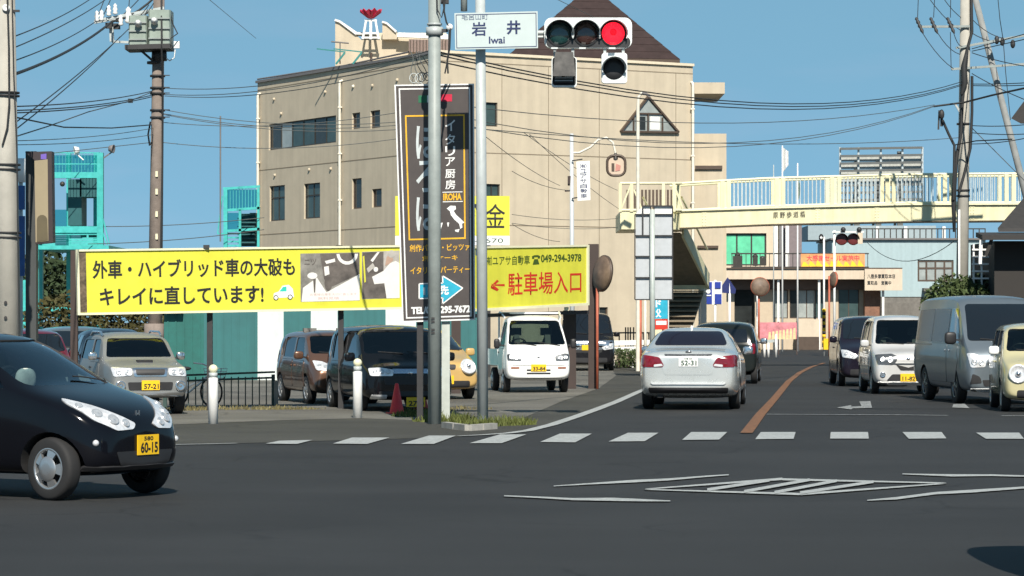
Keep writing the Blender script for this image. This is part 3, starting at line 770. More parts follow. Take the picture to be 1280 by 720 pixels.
        headlamp(c, [(hw - .44, .74), (hw - .36, .66), (hw - .08, .70), (hw - .06, .88), (hw - .2, .86)], [(hw - .28, .74, .05), (hw - .16, .78, .045)])
        c.patch('grille', [(-.42, .58), (.42, .58), (.48, .74), (-.48, .74)], 'x', 1, M['dark_plastic'], off=.008, r=.03)
        bars(c, 'grille_bar', (.69, .73), -.44, .44, M['chrome'], .022)
        c.patch('lower_grille', [(-.6, .27), (.6, .27), (.6, .42), (-.6, .42)], 'x', 1, M['dark_plastic'], off=.006, r=.04)
    else:
        headlamp(c, [(hw - .42, .70), (hw - .36, .62), (hw - .10, .64), (hw - .08, .82), (hw - .25, .80)], [(hw - .28, .70, .05), (hw - .17, .72, .04)])
        c.patch('grille', [(-.3, .56), (.3, .56), (.33, .64), (-.33, .64)], 'x', 1, M['dark_plastic'], off=.008, r=.03)
        c.patch('lower_grille', [(-.45, .26), (.45, .26), (.45, .38), (-.45, .38)], 'x', 1, M['dark_plastic'], off=.006, r=.04)
    if plate[0]: c.plate(pz, True, plate[3] if len(plate) > 3 else 0, plate[0], plate[1], plate[2])
    hh, n = c.cast('x', 1, 0, nose - .1); mb = MB(); mb.ball(hh, 1, 10, 6, (.02, .05, .035)); mb.build('emblem', M['chrome'], c.root, False)
    c.finish([.66 * L / 3.4 + .02, L - .42], 6, wheelstyle)
    return c

def kei_truck(name, label):
    L, W, H = 3.2, 1.45, 1.70
    p = paint('white_paint', (.80, .81, .80), 0, .35)
    CL = 1.42                                            # cab length
    s = dict(L=L, W=W, H=H, tyre=.265, tw=.15, hollow=True, cabin=(.30, 1.30), floor=.5, tumble=.17, drop=.06, crease=.45, paint=p,
             stations=[0, .03, .10, .22, .36, .52, .68, .85, 1.1, 1.3, 1.38, CL],
             top=[(0, .72), (.03, .82), (.10, .97), (.22, 1.06), (.36, 1.24), (.52, 1.44), (.68, 1.60), (.85, 1.68), (1.1, 1.70), (1.3, 1.685), (1.38, 1.62), (CL, 1.52)],
             bottom=[(0, .34), (.1, .27), (CL, .3)], width=[(0, .86), (.03, .92), (.1, .97), (.36, 1), (CL, 1)],
             belt=[(0, .55), (.1, .84), (.3, .92), (CL, .95)])
    c = Car(name, s, label, 'truck')
    c.window([(-.63, 1.05), (.63, 1.05), (.53, 1.575), (-.53, 1.575)], 'x', 1, M['glass'], r=.06, name='windscreen')
    for sg in (1, -1):
        c.window([(.48, 1.0), (1.26, 1.0), (1.24, 1.54), (.74, 1.54)], 'y', sg, M['glass'], r=.05)
        c.patch('door', [(.62, .38), (1.3, .38), (1.3, .97), (.42, .95), (.42, .75)], 'y', sg, p, off=.008, r=.05, K=7)
        c.patch('door_handle', [(1.12, .86), (1.24, .86), (1.24, .89), (1.12, .89)], 'y', sg, M['dark_plastic'], off=.02, r=.01, K=1)
    c.window([(-.45, 1.1), (.45, 1.1), (.42, 1.5), (-.42, 1.5)], 'x', -1, M['glass'], r=.05, name='rear_window')
    headlamp(c, [(.36, .80), (.38, .70), (.66, .71), (.67, .84), (.58, .86)], [(.48, .765, .05), (.59, .775, .045)], m=M['lamp_dark'])
    c.both('turn_signal', [(.42, .53), (.6, .53), (.6, .57), (.42, .57)], 'x', m=mat('amber_dull', (.30, .13, .08), .4), off=.008, r=.01)
    c.patch('front_panel', [(-.66, .60), (.66, .60), (.66, .605), (-.66, .605)], 'x', 1, M['dark_plastic'], off=.006, r=.002, K=1)
    bars(c, 'grille_slot', (.43, .50), -.26, .26, M['dark_plastic'], .035, .006)
    c.patch('bumper_edge', [(-.62, .31), (.62, .31), (.62, .325), (-.62, .325)], 'x', 1, M['dark_plastic'], off=.008, r=.004, K=1)
    c.plate(.55, True, .0, 'plate_yellow', '33-84', '', w=.33, h=.15)
    hh, n = c.cast('x', 1, 0, .78); mb = MB(); mb.ball(hh, 1, 10, 6, (.015, .035, .03)); mb.build('emblem', M['chrome'], c.root, False)
    for y0, y1 in ((.5, .02), (-.02, -.5)):
        pts = [c.cast('x', 1, y0 + (y1 - y0) * t, 1.02 + .07 * t) for t in (0, .33, .66, 1)]
        mb = MB(); mb.tube([q + n * .015 for q, n in pts], .01, 5); mb.build('wiper', M['black_rubber'], c.root, False)
    c.mirror(.55, 1.05, M['dark_plastic'], out=.16, size=(.1, .07, .12))
    c.seats([.95], z0=.62, dash=(.34, 1.0), top=-.05)
    # cargo bed behind the cab
    x1, x0 = L / 2 - CL - .03, -L / 2
    mb = MB(); mb.box(((x0 + x1) / 2, 0, .62), (x1 - x0, W - .02, .08)); mb.box(((x0 + x1) / 2, 0, .48), (x1 - x0, .7, .2)); mb.build('cargo_bed', p, c.root, False)
    for sg in (1, -1):
        mb = MB(); mb.box(((x0 + x1) / 2, sg * (W / 2 - .025), .80), (x1 - x0, .03, .28)); mb.build('side_gate', p, c.root, False)
        mb = MB(); mb.box((x1 - .02, sg * (W / 2 - .05), 1.2), (.04, .04, 1.1)); mb.build('rack_post', p, c.root, False)
        mb = MB(); mb.bar((x1 + .5, sg * .62, 1.64), (x1 - .03, sg * .66, 1.76), .035, .035); mb.build('rack_hook', p, c.root, False)
    mb = MB(); mb.box((x0 + .015, 0, .80), (.03, W - .09, .28)); mb.build('tail_gate', p, c.root, False)
    mb = MB(); mb.box((x1 - .02, 0, 1.74), (.04, W - .1, .04)); mb.build('rack_bar', p, c.root, False)
    c.finish([.62, 2.5], 5, 'cap')
    return c

def cargo_van(name, label):
    L, W, H = 4.7, 1.7, 2.07
    p = paint('silver_blue_paint', (.17, .205, .235), .5, .36, coat=.5)
    s = dict(L=L, W=W, H=H, tyre=.33, tw=.19, hollow=False, tumble=.12, drop=.06, crease=.5, paint=p,
             stations=st(L, 0, .03, .12, .28, .45, .62, .85, 1.15, 1.4, 2.0, 3.0, 4.0, 4.4, 4.58, 4.67),
             top=[(0, .78), (.03, .90), (.12, 1.05), (.28, 1.17), (.45, 1.34), (.62, 1.52), (.85, 1.74), (1.15, 1.98), (1.4, 2.045), (2.0, 2.07), (4.0, 2.06), (4.4, 2.03), (4.58, 1.9), (L, 1.5)],
             bottom=[(0, .3), (.12, .22), (4.4, .25), (L, .35)], width=[(0, .82), (.03, .9), (.12, .96), (.45, 1), (4.5, 1), (L, .94)],
             belt=[(0, .6), (.12, .92), (.45, 1.08), (4.4, 1.12), (L, 1.0)])
    c = Car(name, s, label, 'van')
    c.window([(-.73, 1.19), (.73, 1.19), (.62, 1.88), (-.62, 1.88)], 'x', 1, M['glass_dark'], r=.08, name='windscreen')
    for sg in (1, -1):
        c.window([(.66, 1.14), (1.52, 1.14), (1.52, 1.80), (1.08, 1.80)], 'y', sg, M['glass_dark'], r=.06)
        tg = mat('tinted_side_glass', (.02, .03, .045), .12, coat=.1, var=0, spec=.4) if sg == 1 else bpy.data.materials['tinted_side_glass']
        c.window([(1.66, 1.16), (2.92, 1.16), (2.92, 1.80), (1.66, 1.80)], 'y', sg, tg, r=.06)
        c.window([(3.0, 1.16), (4.36, 1.18), (4.28, 1.78), (3.0, 1.80)], 'y', sg, tg, r=.06)
        c.patch('door', [(.95, .4), (1.58, .4), (1.58, 1.12), (.70, 1.10), (.70, .8)], 'y', sg, p, off=.008, r=.06, K=8)
        c.patch('sliding_door', [(1.62, .4), (2.95, .4), (2.95, 1.13), (1.62, 1.13)], 'y', sg, p, off=.008, r=.06, K=9)
        c.patch('side_rail', [(2.9, 1.09), (4.4, 1.09), (4.4, 1.12), (2.9, 1.12)], 'y', sg, M['lamp_dark'], off=.012, r=.01, K=1)
        c.patch('door_handle', [(1.38, .98), (1.52, .98), (1.52, 1.02), (1.38, 1.02)], 'y', sg, p, off=.03, r=.012, K=1)
        c.patch('door_handle', [(1.70, .98), (1.84, .98), (1.84, 1.02), (1.70, 1.02)], 'y', sg, p, off=.03, r=.012, K=1)
        c.patch('window_trim', [(2.94, 1.18), (2.97, 1.18), (2.97, 1.80), (2.94, 1.80)], 'y', sg, p, off=.008, r=.005, K=1)
    headlamp(c, [(.46, .84), (.48, .70), (.74, .69), (.79, .96), (.66, .95)], [(.56, .785, .055), (.68, .80, .06)])
    c.patch('grille', [(-.44, .74), (.44, .74), (.44, .86), (-.44, .86)], 'x', 1, M['lamp_dark'], off=.01, r=.03)
    bars(c, 'grille_bar', (.77, .80, .83), -.42, .42, M['chrome'], .014, .018)
    c.patch('lower_grille', [(-.5, .34), (.5, .34), (.54, .46), (-.54, .46)], 'x', 1, M['dark_plastic'], off=.008, r=.03)
    c.both('fog_lamp_recess', [(.54, .40), (.76, .38), (.72, .58), (.58, .52)], 'x', m=M['dark_plastic'], off=.008, r=.04)
    c.patch('bumper_lip', [(-.72, .25), (.72, .25), (.74, .30), (-.74, .30)], 'x', 1, M['plate_white'], off=.012, r=.012, K=2)
    c.plate(.52, True, 0, 'plate_white', '', '', w=.33, h=.165)
    c.patch('rear_window', [(-.6, 1.2), (.6, 1.2), (.55, 1.7), (-.55, 1.7)], 'x', -1, M['glass_dark'])
    c.both('tail_light', [(.7, .6), (.78, .6), (.78, 1.0), (.7, 1.0)], 'x', sg=-1, m=M['tail_red'])
    for y0, y1 in ((.6, .05), (-.02, -.5)):
        pts = [c.cast('x', 1, y0 + (y1 - y0) * t, 1.18 + .04 * t) for t in (0, .33, .66, 1)]
        mb = MB(); mb.tube([q + n * .015 for q, n in pts], .01, 5); mb.build('wiper', M['black_rubber'], c.root, False)
    c.mirror(.72, 1.22, M['dark_plastic'], out=.17, size=(.12, .12, .13))
    c.finish([1.0, 3.57], 6, 'dark')
    return c

def kei_suv(name, label):
    L, W, H = 3.1, 1.34, 1.38
    p = paint('grey_silver_paint', (.20, .21, .21), .25, .5, coat=.25)
    s = dict(L=L, W=W, H=H, tyre=.28, tw=.17, hollow=True, cabin=(1.0, 2.9), floor=.45, tumble=.2, drop=.06, crease=.4, paint=p,
             stations=st(L, 0, .03, .12, .4, .7, .86, 1.0, 1.16, 1.3, 1.55, 2.1, 2.6, 2.85, 3.0, 3.07),
             top=[(0, .70), (.03, .78), (.12, .82), (.4, .87), (.7, .91), (.86, .93), (1.0, 1.06), (1.16, 1.22), (1.3, 1.31), (1.55, 1.37), (2.1, 1.38), (2.6, 1.37), (2.85, 1.33), (3.0, 1.2), (L, .95)],
             bottom=[(0, .34), (.12, .28), (2.9, .3), (L, .36)], width=[(0, .86), (.03, .92), (.12, .97), (.4, 1), (2.9, 1), (L, .92)],
             belt=[(0, .55), (.12, .72), (.7, .84), (2.9, .88), (L, .75)])
    c = Car(name, s, label, 'car')
    c.window([(-.56, .955), (.56, .955), (.47, 1.27), (-.47, 1.27)], 'x', 1, M['glass_tint'], r=.05, name='windscreen')
    for sg in (1, -1):
        c.window([(1.2, .90), (1.85, .90), (1.85, 1.25), (1.4, 1.25)], 'y', sg, M['glass_tint'], r=.05)
        c.window([(1.95, .91), (2.75, .92), (2.7, 1.24), (1.95, 1.25)], 'y', sg, M['glass_tint'], r=.05)
        c.patch('door', [(1.05, .38), (1.9, .38), (1.9, .87), (1.05, .86)], 'y', sg, p, off=.008, r=.06, K=7)
        c.patch('door_handle', [(1.72, .76), (1.86, .76), (1.86, .79), (1.72, .79)], 'y', sg, M['dark_plastic'], off=.02, r=.01, K=1)
        mb = MB(); h = [c.cast('z', 1, a, sg * .50)[0] for a in (1.5, 1.7, 2.4, 2.6)]
        mb.tube([h[0], h[1] + Vector((0, 0, .06)), h[2] + Vector((0, 0, .06)), h[3]], .018, 6); mb.build('roof_rail', M['chrome'], c.root, False)
    headlamp(c, [(.30, .77), (.31, .66), (.60, .64), (.62, .79)], [(.39, .71, .045), (.52, .715, .05)])
    c.patch('grille', [(-.27, .64), (.27, .64), (.30, .78), (-.30, .78)], 'x', 1, M['chrome'], off=.008, r=.03)
    c.patch('grille_mesh', [(-.23, .665), (.23, .665), (.25, .755), (-.25, .755)], 'x', 1, M['dark_plastic'], off=.014, r=.025)
    c.patch('bumper_grille', [(-.36, .42), (.36, .42), (.38, .55), (-.38, .55)], 'x', 1, M['dark_plastic'], off=.01, r=.03)
    for sg in (1, -1):
        h, n = c.cast('x', 1, .50 * sg, .49); mb = MB(); mb.lathe([(.085, 0), (.085, .03), (.065, .02), (.0001, .03)], h, n, 18); mb.build('fog_lamp', M['chrome'], c.root, False)
    c.patch('bumper_lip', [(-.56, .33), (.56, .33), (.56, .38), (-.56, .38)], 'x', 1, M['silver_rim'], off=.02, r=.015, K=2)
    c.plate(.50, True, .0, 'plate_yellow', '57-21', '', w=.3, h=.16)
    h, n = c.cast('z', 1, .5, .0); mb = MB(); mb.box(h + Vector((0, 0, .012)), (.14, .26, .04)); mb.build('bonnet_scoop', M['dark_plastic'], c.root, False)
    c.patch('rear_window', [(-.45, .95), (.45, .95), (.4, 1.22), (-.4, 1.22)], 'x', -1, M['glass_dark'])
    c.mirror(1.15, .95, M['chrome'], size=(.09, .08, .075))
    c.seats([1.75], z0=.42, dash=(1.0, .93), top=-.02)
    c.finish([.58, 2.62], 6)
    return c
# ------------------------------------------------------------------ ground, road, markings (setting)
def sheet(name, pts, z, m, sub=None):
    me = bpy.data.meshes.new(name); me.from_pydata([(p[0], p[1], z) for p in pts], [], [tuple(range(len(pts)))])
    me.materials.append(m); me.update()
    if me.polygons[0].normal.z < 0: me.flip_normals()
    o = bpy.data.objects.new(name, me); COL.objects.link(o); return struct(o)
def gp(*pp): return [G(x, y) for x, y in pp]
ASPH = (0.0245, 0.0255, 0.0265)
M['road'] = asphalt('road_asphalt', ASPH)
M['apron'] = asphalt('apron_asphalt', (0.053, 0.052, 0.045), .22)
M['lot'] = asphalt('lot_gravel', (0.13, 0.125, 0.11), .3)
M['earth'] = mat('ground_earth', (0.10, 0.095, 0.075), .95, var=.3, scale=.6, bump=.4)
M['line_white'] = worn('line_white', (0.45, 0.475, 0.47), ASPH, .5)
M['line_faded'] = worn('line_faded', (0.42, 0.44, 0.44), ASPH, 1.0)
M['line_orange'] = worn('line_orange', (0.27, 0.115, 0.04), ASPH, .8)
M['concrete'] = mat('concrete', (0.36, 0.35, 0.32), .85, var=.2, scale=5, bump=.25, streak=.25)
sheet('ground', [(-2500, -300), (2500, -300), (2500, 4000), (-2500, 4000)], -.012, M['earth'])
sheet('road', [(-90, -40), (90, -40), (90, 40), (40, 62), (24, 80), (22, 110), (60, 128), (60, 158), (-40, 158), (-40, 128), (9.5, 112), (4.0, 70), (-.5, 45.0), (-90, 36.0)], 0.0, M['road'])
edge = [(-260, 557), (215, 556), (300, 554.5), (420, 551), (520, 548.2), (600, 545), (655, 540), (690, 532), (730, 518), (765, 505), (800, 490), (840, 472), (872, 456)]
E3 = gp(*edge)
sheet('apron', E3 + [Vector((6.3, 112, 0)), Vector((-60, 112, 0)), Vector((-60, 36.3, 0))], 0.004, M['apron'])
sheet('parking_lot', gp((-300, 534), (200, 532), (350, 526), (450, 523.5), (560, 527), (600, 531), (652, 524), (700, 503), (748, 486), (770, 470)) + [Vector((3.4, 100, 0)), Vector((-60, 100, 0))], 0.008, M['lot'])
def stroke(name, pts, w, m, z=.012):
    """painted line of width w metres along photo points on the ground"""
    q = gp(*pts); L, Rr = [], []
    for i, p in enumerate(q):
        d = (q[min(i + 1, len(q) - 1)] - q[max(i - 1, 0)]); d.z = 0; d.normalize(); n = Vector((-d.y, d.x, 0))
        ww = w[i] if isinstance(w, (list, tuple)) else w
        L.append(p + n * ww / 2); Rr.append(p - n * ww / 2)
    me = bpy.data.meshes.new(name); k = len(q)
    me.from_pydata([(p.x, p.y, z) for p in L + Rr], [], [(i, i + 1, k + i + 1, k + i) for i in range(k - 1)]); me.materials.append(m); me.update()
    for p in me.polygons:
        if p.normal.z < 0: me.flip_normals(); break
    o = bpy.data.objects.new(name, me); COL.objects.link(o); return struct(o)
stripes = [((332, 555.5), (371, 556), (391, 551), (349, 552)), ((416, 555.5), (459, 556), (487, 548), (440, 548)), ((501, 556), (542, 556), (570, 545.5), (536, 545.5)),
           ((587, 555), (627, 555), (658, 544), (625, 544)), ((675, 553.5), (719, 554), (740, 543), (700, 543)), ((760.5, 553), (806, 552.5), (823, 542), (785, 542)),
           ((852.5, 551), (899, 550.5), (909, 541), (864, 541)), ((944, 550), (992, 549.5), (994.5, 541), (951, 541)), ((1037.5, 549.2), (1086, 549.3), (1085, 541), (1038.5, 541)),
           ((1136, 549.5), (1183, 549), (1177, 541), (1128, 541)), ((1232.5, 549.5), (1280, 549.5), (1274, 541.8), (1220, 541.8)), ((1330, 549.5), (1378, 549.5), (1368, 542), (1315, 542))]
for q in stripes: sheet('crosswalk_stripe', gp(*q), .012, M['line_white'])
stroke('edge_line', [(212, 556.8), (255, 556), (296, 555)], .10, M['line_white'])
stroke('edge_line', [(572, 546), (600, 544.6), (635, 542.3), (660, 539), (690, 531.5), (720, 521.5), (745, 512.5), (770, 503), (800, 489.5), (840, 472)], [.08, .12, .15, .17, .18, .18, .18, .17, .16, .15], M['line_white'])
stroke('centre_line', [(933, 542), (951, 518), (968, 499), (986, 477), (1000, 466), (1014, 459), (1030, 454)], [.17, .17, .16, .16, .16, .15, .15], M['line_orange'])
stroke('stop_line', [(958, 518.5), (1050, 519), (1120, 519.3), (1185, 520)], .16, M['line_faded'])
stroke('stop_line', [(1252, 520.5), (1300, 520.5)], .2, M['line_faded'])
sheet('turn_arrow', gp((1074, 502.5), (1088, 502), (1090, 510.5), (1066, 511.2), (1064, 512.5), (1046, 510.2), (1064, 507.2), (1064, 509), (1077, 508.4)), .012, M['line_faded'])
sheet('turn_arrow', gp((1192, 506), (1206, 505.5), (1212, 511), (1190, 510)), .012, M['line_faded'])
# diamond island and the guide lines in the middle of the junction
def edgestrip(name, a, b, t0, t1, m=None):
    (x0, y0), (x1, y1) = a, b
    return sheet(name, gp((x0, y0 - t0 / 2), (x1, y1 - t1 / 2), (x1, y1 + t1 / 2), (x0, y0 + t0 / 2)), .012, m or M['line_white'])
edgestrip('diamond_marking', (806, 612.9), (978, 600), 1.2, 3.0)
edgestrip('diamond_marking', (806, 613.2), (1003, 619.2), 1.2, 2.8)
edgestrip('diamond_marking', (978, 600.6), (1183, 605.3), 2.6, 1.4)
edgestrip('diamond_marking', (1003, 619), (1183, 605.6), 2.8, 1.4)
for a, b in (((884, 614.2), (962, 602.2)), ((930, 616.4), (1012, 601.6)), ((968, 617.6), (1046, 602.8)), ((1000, 618.2), (1092, 604.0))):
    o = edgestrip('hatch_marking', a, b, 3.6, 3.4); o.location.z = .004
def lens(name, pts, ts):
    up = [(x, y - t / 2) for (x, y), t in zip(pts, ts)]; dn = [(x, y + t / 2) for (x, y), t in zip(pts, ts)]
    return sheet(name, gp(*(up + dn[::-1])), .012, M['line_white'])
lens('guide_line', [(692, 609), (740, 606), (790, 603), (835, 600.8), (880, 597), (911, 594.8)], [.8, 1.8, 3.2, 2.6, 1.8, 1.2])
lens('guide_line', [(630, 621.3), (680, 623.5), (715, 625.5), (765, 625.8), (800, 626.8), (838, 627.8)], [1.2, 2.0, 2.6, 4.0, 3.0, 1])
lens('guide_line', [(1128, 593.8), (1190, 595.6), (1240, 595.4), (1300, 597)], [1, 2.8, 2.0, 1.8])
lens('guide_line', [(1084, 627), (1120, 624.5), (1170, 618), (1215, 615.5), (1300, 609.5)], [1, 3.0, 3, 3.6, 2])
# kerb stones round the grass verge at the pole feet
for i, ((x0, y0), (x1, y1)) in enumerate((((556, 535), (570, 537)), ((571, 537.2), (585, 538.8)), ((586, 538.8), (600, 538)), ((601, 537.8), (618, 536.5)))):
    a, b = G(x0, y0), G(x1, y1); mb = MB(); mb.bar(a + Vector((0, 0, .035)), b + Vector((0, 0, .035)), .10, .11); struct(mb.build('kerb_stone', M['concrete']))
# ------------------------------------------------------------------ leaves and grass
def leafmat(name, col, var=.5):
    m = mat(name, col, .7, var=var, scale=1.7, spec=.25)
    return m
M['leaf'] = leafmat('leaf_green', (.075, .105, .04)); M['leaf_dark'] = leafmat('leaf_dark', (.04, .062, .028)); M['leaf_yellow'] = leafmat('leaf_yellow', (.11, .13, .035))
M['bark'] = mat('bark', (.10, .07, .05), .9, bump=.5)
def leaves(mb, blobs, n, size, seed=1):
    rd = random.Random(seed)
    tot = sum(b[1][0] * b[1][1] * b[1][2] for b in blobs)
    for c, r in blobs:
        k = max(20, int(n * r[0] * r[1] * r[2] / tot))
        for _ in range(k):
            while True:
                v = Vector((rd.uniform(-1, 1), rd.uniform(-1, 1), rd.uniform(-1, 1)))
                if .25 < v.length < 1: break
            v = v.normalized() * (v.length ** .45)
            p = Vector(c) + Vector((v.x * r[0], v.y * r[1], v.z * r[2]))
            s = size * rd.uniform(.6, 1.3); a = Vector((rd.uniform(-1, 1), rd.uniform(-1, 1), rd.uniform(-.6, 1))).normalized(); b = a.orthogonal().normalized()
            b = (b * math.cos(1) + a.cross(b) * math.sin(rd.uniform(0, 6))).normalized()
            mb.add([p - a * s, p + b * s * .45, p + a * s, p - b * s * .45], [(0, 1, 2, 3)])
def shrub(name, label, cat, base, blobs, n, size, mats, seed=1, group=None):
    t = thing(name, label, cat, base, 0, group)
    mb = MB(); leaves(mb, blobs, n, size, seed); mb.build('crown', mats, t)
    mb = MB()
    for c, r in blobs:
        top = Vector(c) + Vector((0, 0, r[2] * .2)); b = Vector(base) + Vector(((c[0] - base[0]) * .2, (c[1] - base[1]) * .2, 0))
        mb.tube([b, (b + top) / 2 + Vector((.05, 0, .1)), top], [.06, .04, .015], 6)
    mb.build('trunk', M['bark'], t); return t
def grass(name, areas, n, h, m, seed=3):
    rd = random.Random(seed); mb = MB()
    for (x, y), (rx, ry), k in areas:
        for _ in range(int(n * k)):
            a, q = rd.uniform(0, 6.28), math.sqrt(rd.random())
            b = G(x, y) + Vector((math.cos(a) * q * rx, math.sin(a) * q * ry, 0)); hh = h * rd.uniform(.35, 1.2) * (1.15 - q * .7)
            w = Vector((rd.uniform(-1, 1), rd.uniform(-1, 1), 0)).normalized() * .012; l = Vector((rd.uniform(-.5, .5), rd.uniform(-.5, .5), 1)) * hh
            mb.add([b - w, b + w, b + w * .6 + l * .6, b + l + Vector((0, 0, -hh * .1)), b - w * .6 + l * .6], [(0, 1, 2, 3, 4)])
    return stuff(mb.build(name, m))
g = grass('grass', [((556, 527), (.5, .5), 1.0), ((580, 529), (.35, .5), .7), ((628, 531.5), (.35, .4), .9), ((650, 531), (.25, .3), .5), ((605, 533), (.3, .3), .4), ((520, 521), (.4, .4), .8)], 420, .19, M['leaf_yellow'])
g2 = grass('grass', [((290, 512), (1.6, .5), 1.2), ((345, 512), (.9, .4), .6), ((230, 513), (.6, .5), .6), ((560, 512), (.8, .8), .5)], 420, .10, leafmat('dry_grass', (.17, .15, .07)))
# ------------------------------------------------------------------ buildings
def ray_plane(px, py, o, n):
    d = Vector(((px - CX) / FPX, 1, (HORY - py) / FPX)); e = Vector((0, 0, EYE))
    return e + d * ((Vector(o) - e).dot(n) / d.dot(n))
def wall_holes(mb, o, u, W, z0, z1, holes, t, mi=0, rv=None):
    """wall sheet from o along u (unit), outward normal = -y side; holes as (s0, s1, za, zb); reveals of depth t"""
    o, u = Vector(o), Vector(u); n = u.cross(Vector((0, 0, 1)))
    S = sorted({0, W, *[h[0] for h in holes], *[h[1] for h in holes]}); Z = sorted({z0, z1, *[h[2] for h in holes], *[h[3] for h in holes]})
    pt = lambda s, z, k=0.0: o + u * s + Vector((0, 0, z - o.z)) - n * k
    mb.m(mi)
    for a, b in zip(S, S[1:]):
        for c, d in zip(Z, Z[1:]):
            ms, mz = (a + b) / 2, (c + d) / 2
            if any(h[0] < ms < h[1] and h[2] < mz < h[3] for h in holes): continue
            mb.add([pt(a, c), pt(b, c), pt(b, d), pt(a, d)], [(0, 1, 2, 3)])
    for a, b, c, d in holes:
        mb.add([pt(a, c), pt(b, c), pt(b, c, t), pt(a, c, t)], [(0, 1, 2, 3)][::1]); mb.add([pt(a, d), pt(a, d, t), pt(b, d, t), pt(b, d)], [(0, 1, 2, 3)])
        mb.add([pt(a, c), pt(a, c, t), pt(a, d, t), pt(a, d)], [(0, 1, 2, 3)]); mb.add([pt(b, c), pt(b, d), pt(b, d, t), pt(b, c, t)], [(0, 1, 2, 3)])
    return pt
def window(pt, h, parent, frame_m, pane_m, cols=2, rows=1, rec=.10, fw=.05, split=None, pane_ms=None):
    a, b, c, d = h; fr = MB()
    def bx(s0, s1, z0, z1, k0, k1):
        q = [pt(s0, z0, k0), pt(s1, z0, k0), pt(s1, z1, k0), pt(s0, z1, k0)]; fr.prism(q, pt(s0, z0, k1) - pt(s0, z0, k0))
    k0, k1 = rec - .03, rec + .03
    bx(a, b, c, c + fw, k0, k1); bx(a, b, d - fw, d, k0, k1); bx(a, a + fw, c + fw, d - fw, k0, k1); bx(b - fw, b, c + fw, d - fw, k0, k1)
    for i in range(1, cols):
        s = a + (b - a) * i / cols; bx(s - fw / 2, s + fw / 2, c + fw, d - fw, k0 + .006, k1 - .006)
    zs = [c + (d - c) * j / rows for j in range(1, rows)] if split is None else [c + (d - c) * split]
    for z in zs: bx(a + fw, b - fw, z - fw / 2, z + fw / 2, k0 + .003, k1 - .003)
    f = fr.build('window', frame_m, parent)
    for i in range(cols):
        s0, s1 = a + (b - a) * i / cols, a + (b - a) * (i + 1) / cols
        g = MB(); g.prism([pt(s0, c, rec), pt(s1, c, rec), pt(s1, d, rec), pt(s0, d, rec)], pt(s0, c, rec + .012) - pt(s0, c, rec))
        g.build('pane', (pane_ms[i % len(pane_ms)] if pane_ms else pane_m), f)
    return f
mk('wall_beige', (0.525, 0.455, 0.345), .85, var=.06, scale=1.6, streak=.12, bump=.15, bscale=30)
mk('wall_trim', (0.66, 0.58, 0.44), .8, var=.08)
mk('joint', (0.22, 0.18, 0.13), .9)
mk('pipe_cream', (0.70, 0.66, 0.56), .5)
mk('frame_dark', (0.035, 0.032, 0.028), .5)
mk('frame_brown', (0.08, 0.055, 0.04), .5)
mk('roof_brown', (0.042, 0.028, 0.027), .75, var=.2, scale=3, spec=.2)
mk('parapet_grey', (0.16, 0.15, 0.15), .6)
mk('turquoise', (0.05, 0.44, 0.42), .5, var=.15, streak=.15)
mk('turquoise_dark', (0.012, 0.09, 0.10), .6)
mk('white_paint', (0.78, 0.78, 0.76), .5, var=.08, streak=.1)
mk('pane_dark', (0.03, 0.034, 0.034), .12, coat=.1, spec=.3, var=.3, scale=1.3)
mk('pane_teal', (0.045, 0.075, 0.075), .12, coat=.1, spec=.3, var=.3, scale=1.3)
mk('pane_curtain', (0.30, 0.33, 0.32), .2, coat=.6, var=.25, scale=1.5)
mk('curtain_green', (0.10, 0.52, 0.30), .5, coat=.3, var=.2, scale=2)
mk('red_petal', (0.45, 0.012, 0.05), .5)

C0 = P(548, 402, 105.0); C0.z = 0; LE = P(322, 402, 118.4); LE.z = 0; RE = P(866, 402, 110.6); RE.z = 0
BH = 11.35
bl = thing('office_building', 'large beige three storey building with brown pyramid roof and triangular window', 'building', C0)
ul = (C0 - LE).normalized(); WL = (C0 - LE).length; ur = (RE - C0).normalized(); WR = (RE - C0).length
nl = ul.cross(Vector((0, 0, 1))); nr = ur.cross(Vector((0, 0, 1)))
def pl(px, py): p = ray_plane(px, py, C0, nl); return (p - LE).dot(ul), p.z
def pr(px, py): p = ray_plane(px, py, C0, nr); return (p - C0).dot(ur), p.z
def rect(fn, x0, y0, x1, y1):
    a, z1 = fn(x0, y0); b, z2 = fn(x1, y0); _, z3 = fn(x0, y1); _, z4 = fn(x1, y1); return (a, b, (z3 + z4) / 2, (z1 + z2) / 2)
HL = [rect(pl, 336, 150, 420, 183), rect(pl, 440, 141, 450, 161), rect(pl, 463, 138, 475, 160), rect(pl, 337, 232, 356, 276), rect(pl, 380, 229, 400, 273), rect(pl, 440, 223, 452, 261), rect(pl, 465, 236, 477, 259), rect(pl, 505, 134, 517, 157)]
mb = MB(); ptl = wall_holes(mb, LE, ul, WL, 0, BH, HL, .16); mb.build('wall', M['wall_beige'], bl)
HR = [rect(pr, 605, 128, 622, 158), rect(pr, 606, 230, 625, 246), rect(pr, 742, 384, 760, 446)]
mb = MB(); ptr = wall_holes(mb, C0, ur, WR, 0, BH, HR, .16); mb.build('wall', M['wall_beige'], bl)
BK = LE + (RE - C0); mb = MB()
for a, b in ((RE, BK), (BK, LE)): mb.add([a, b, b + Vector((0, 0, BH)), a + Vector((0, 0, BH))], [(0, 1, 2, 3)])
mb.add([p + Vector((0, 0, BH - .25)) for p in (C0, RE, BK, LE)], [(0, 1, 2, 3)]); mb.build('rear_wall', M['wall_beige'], bl)
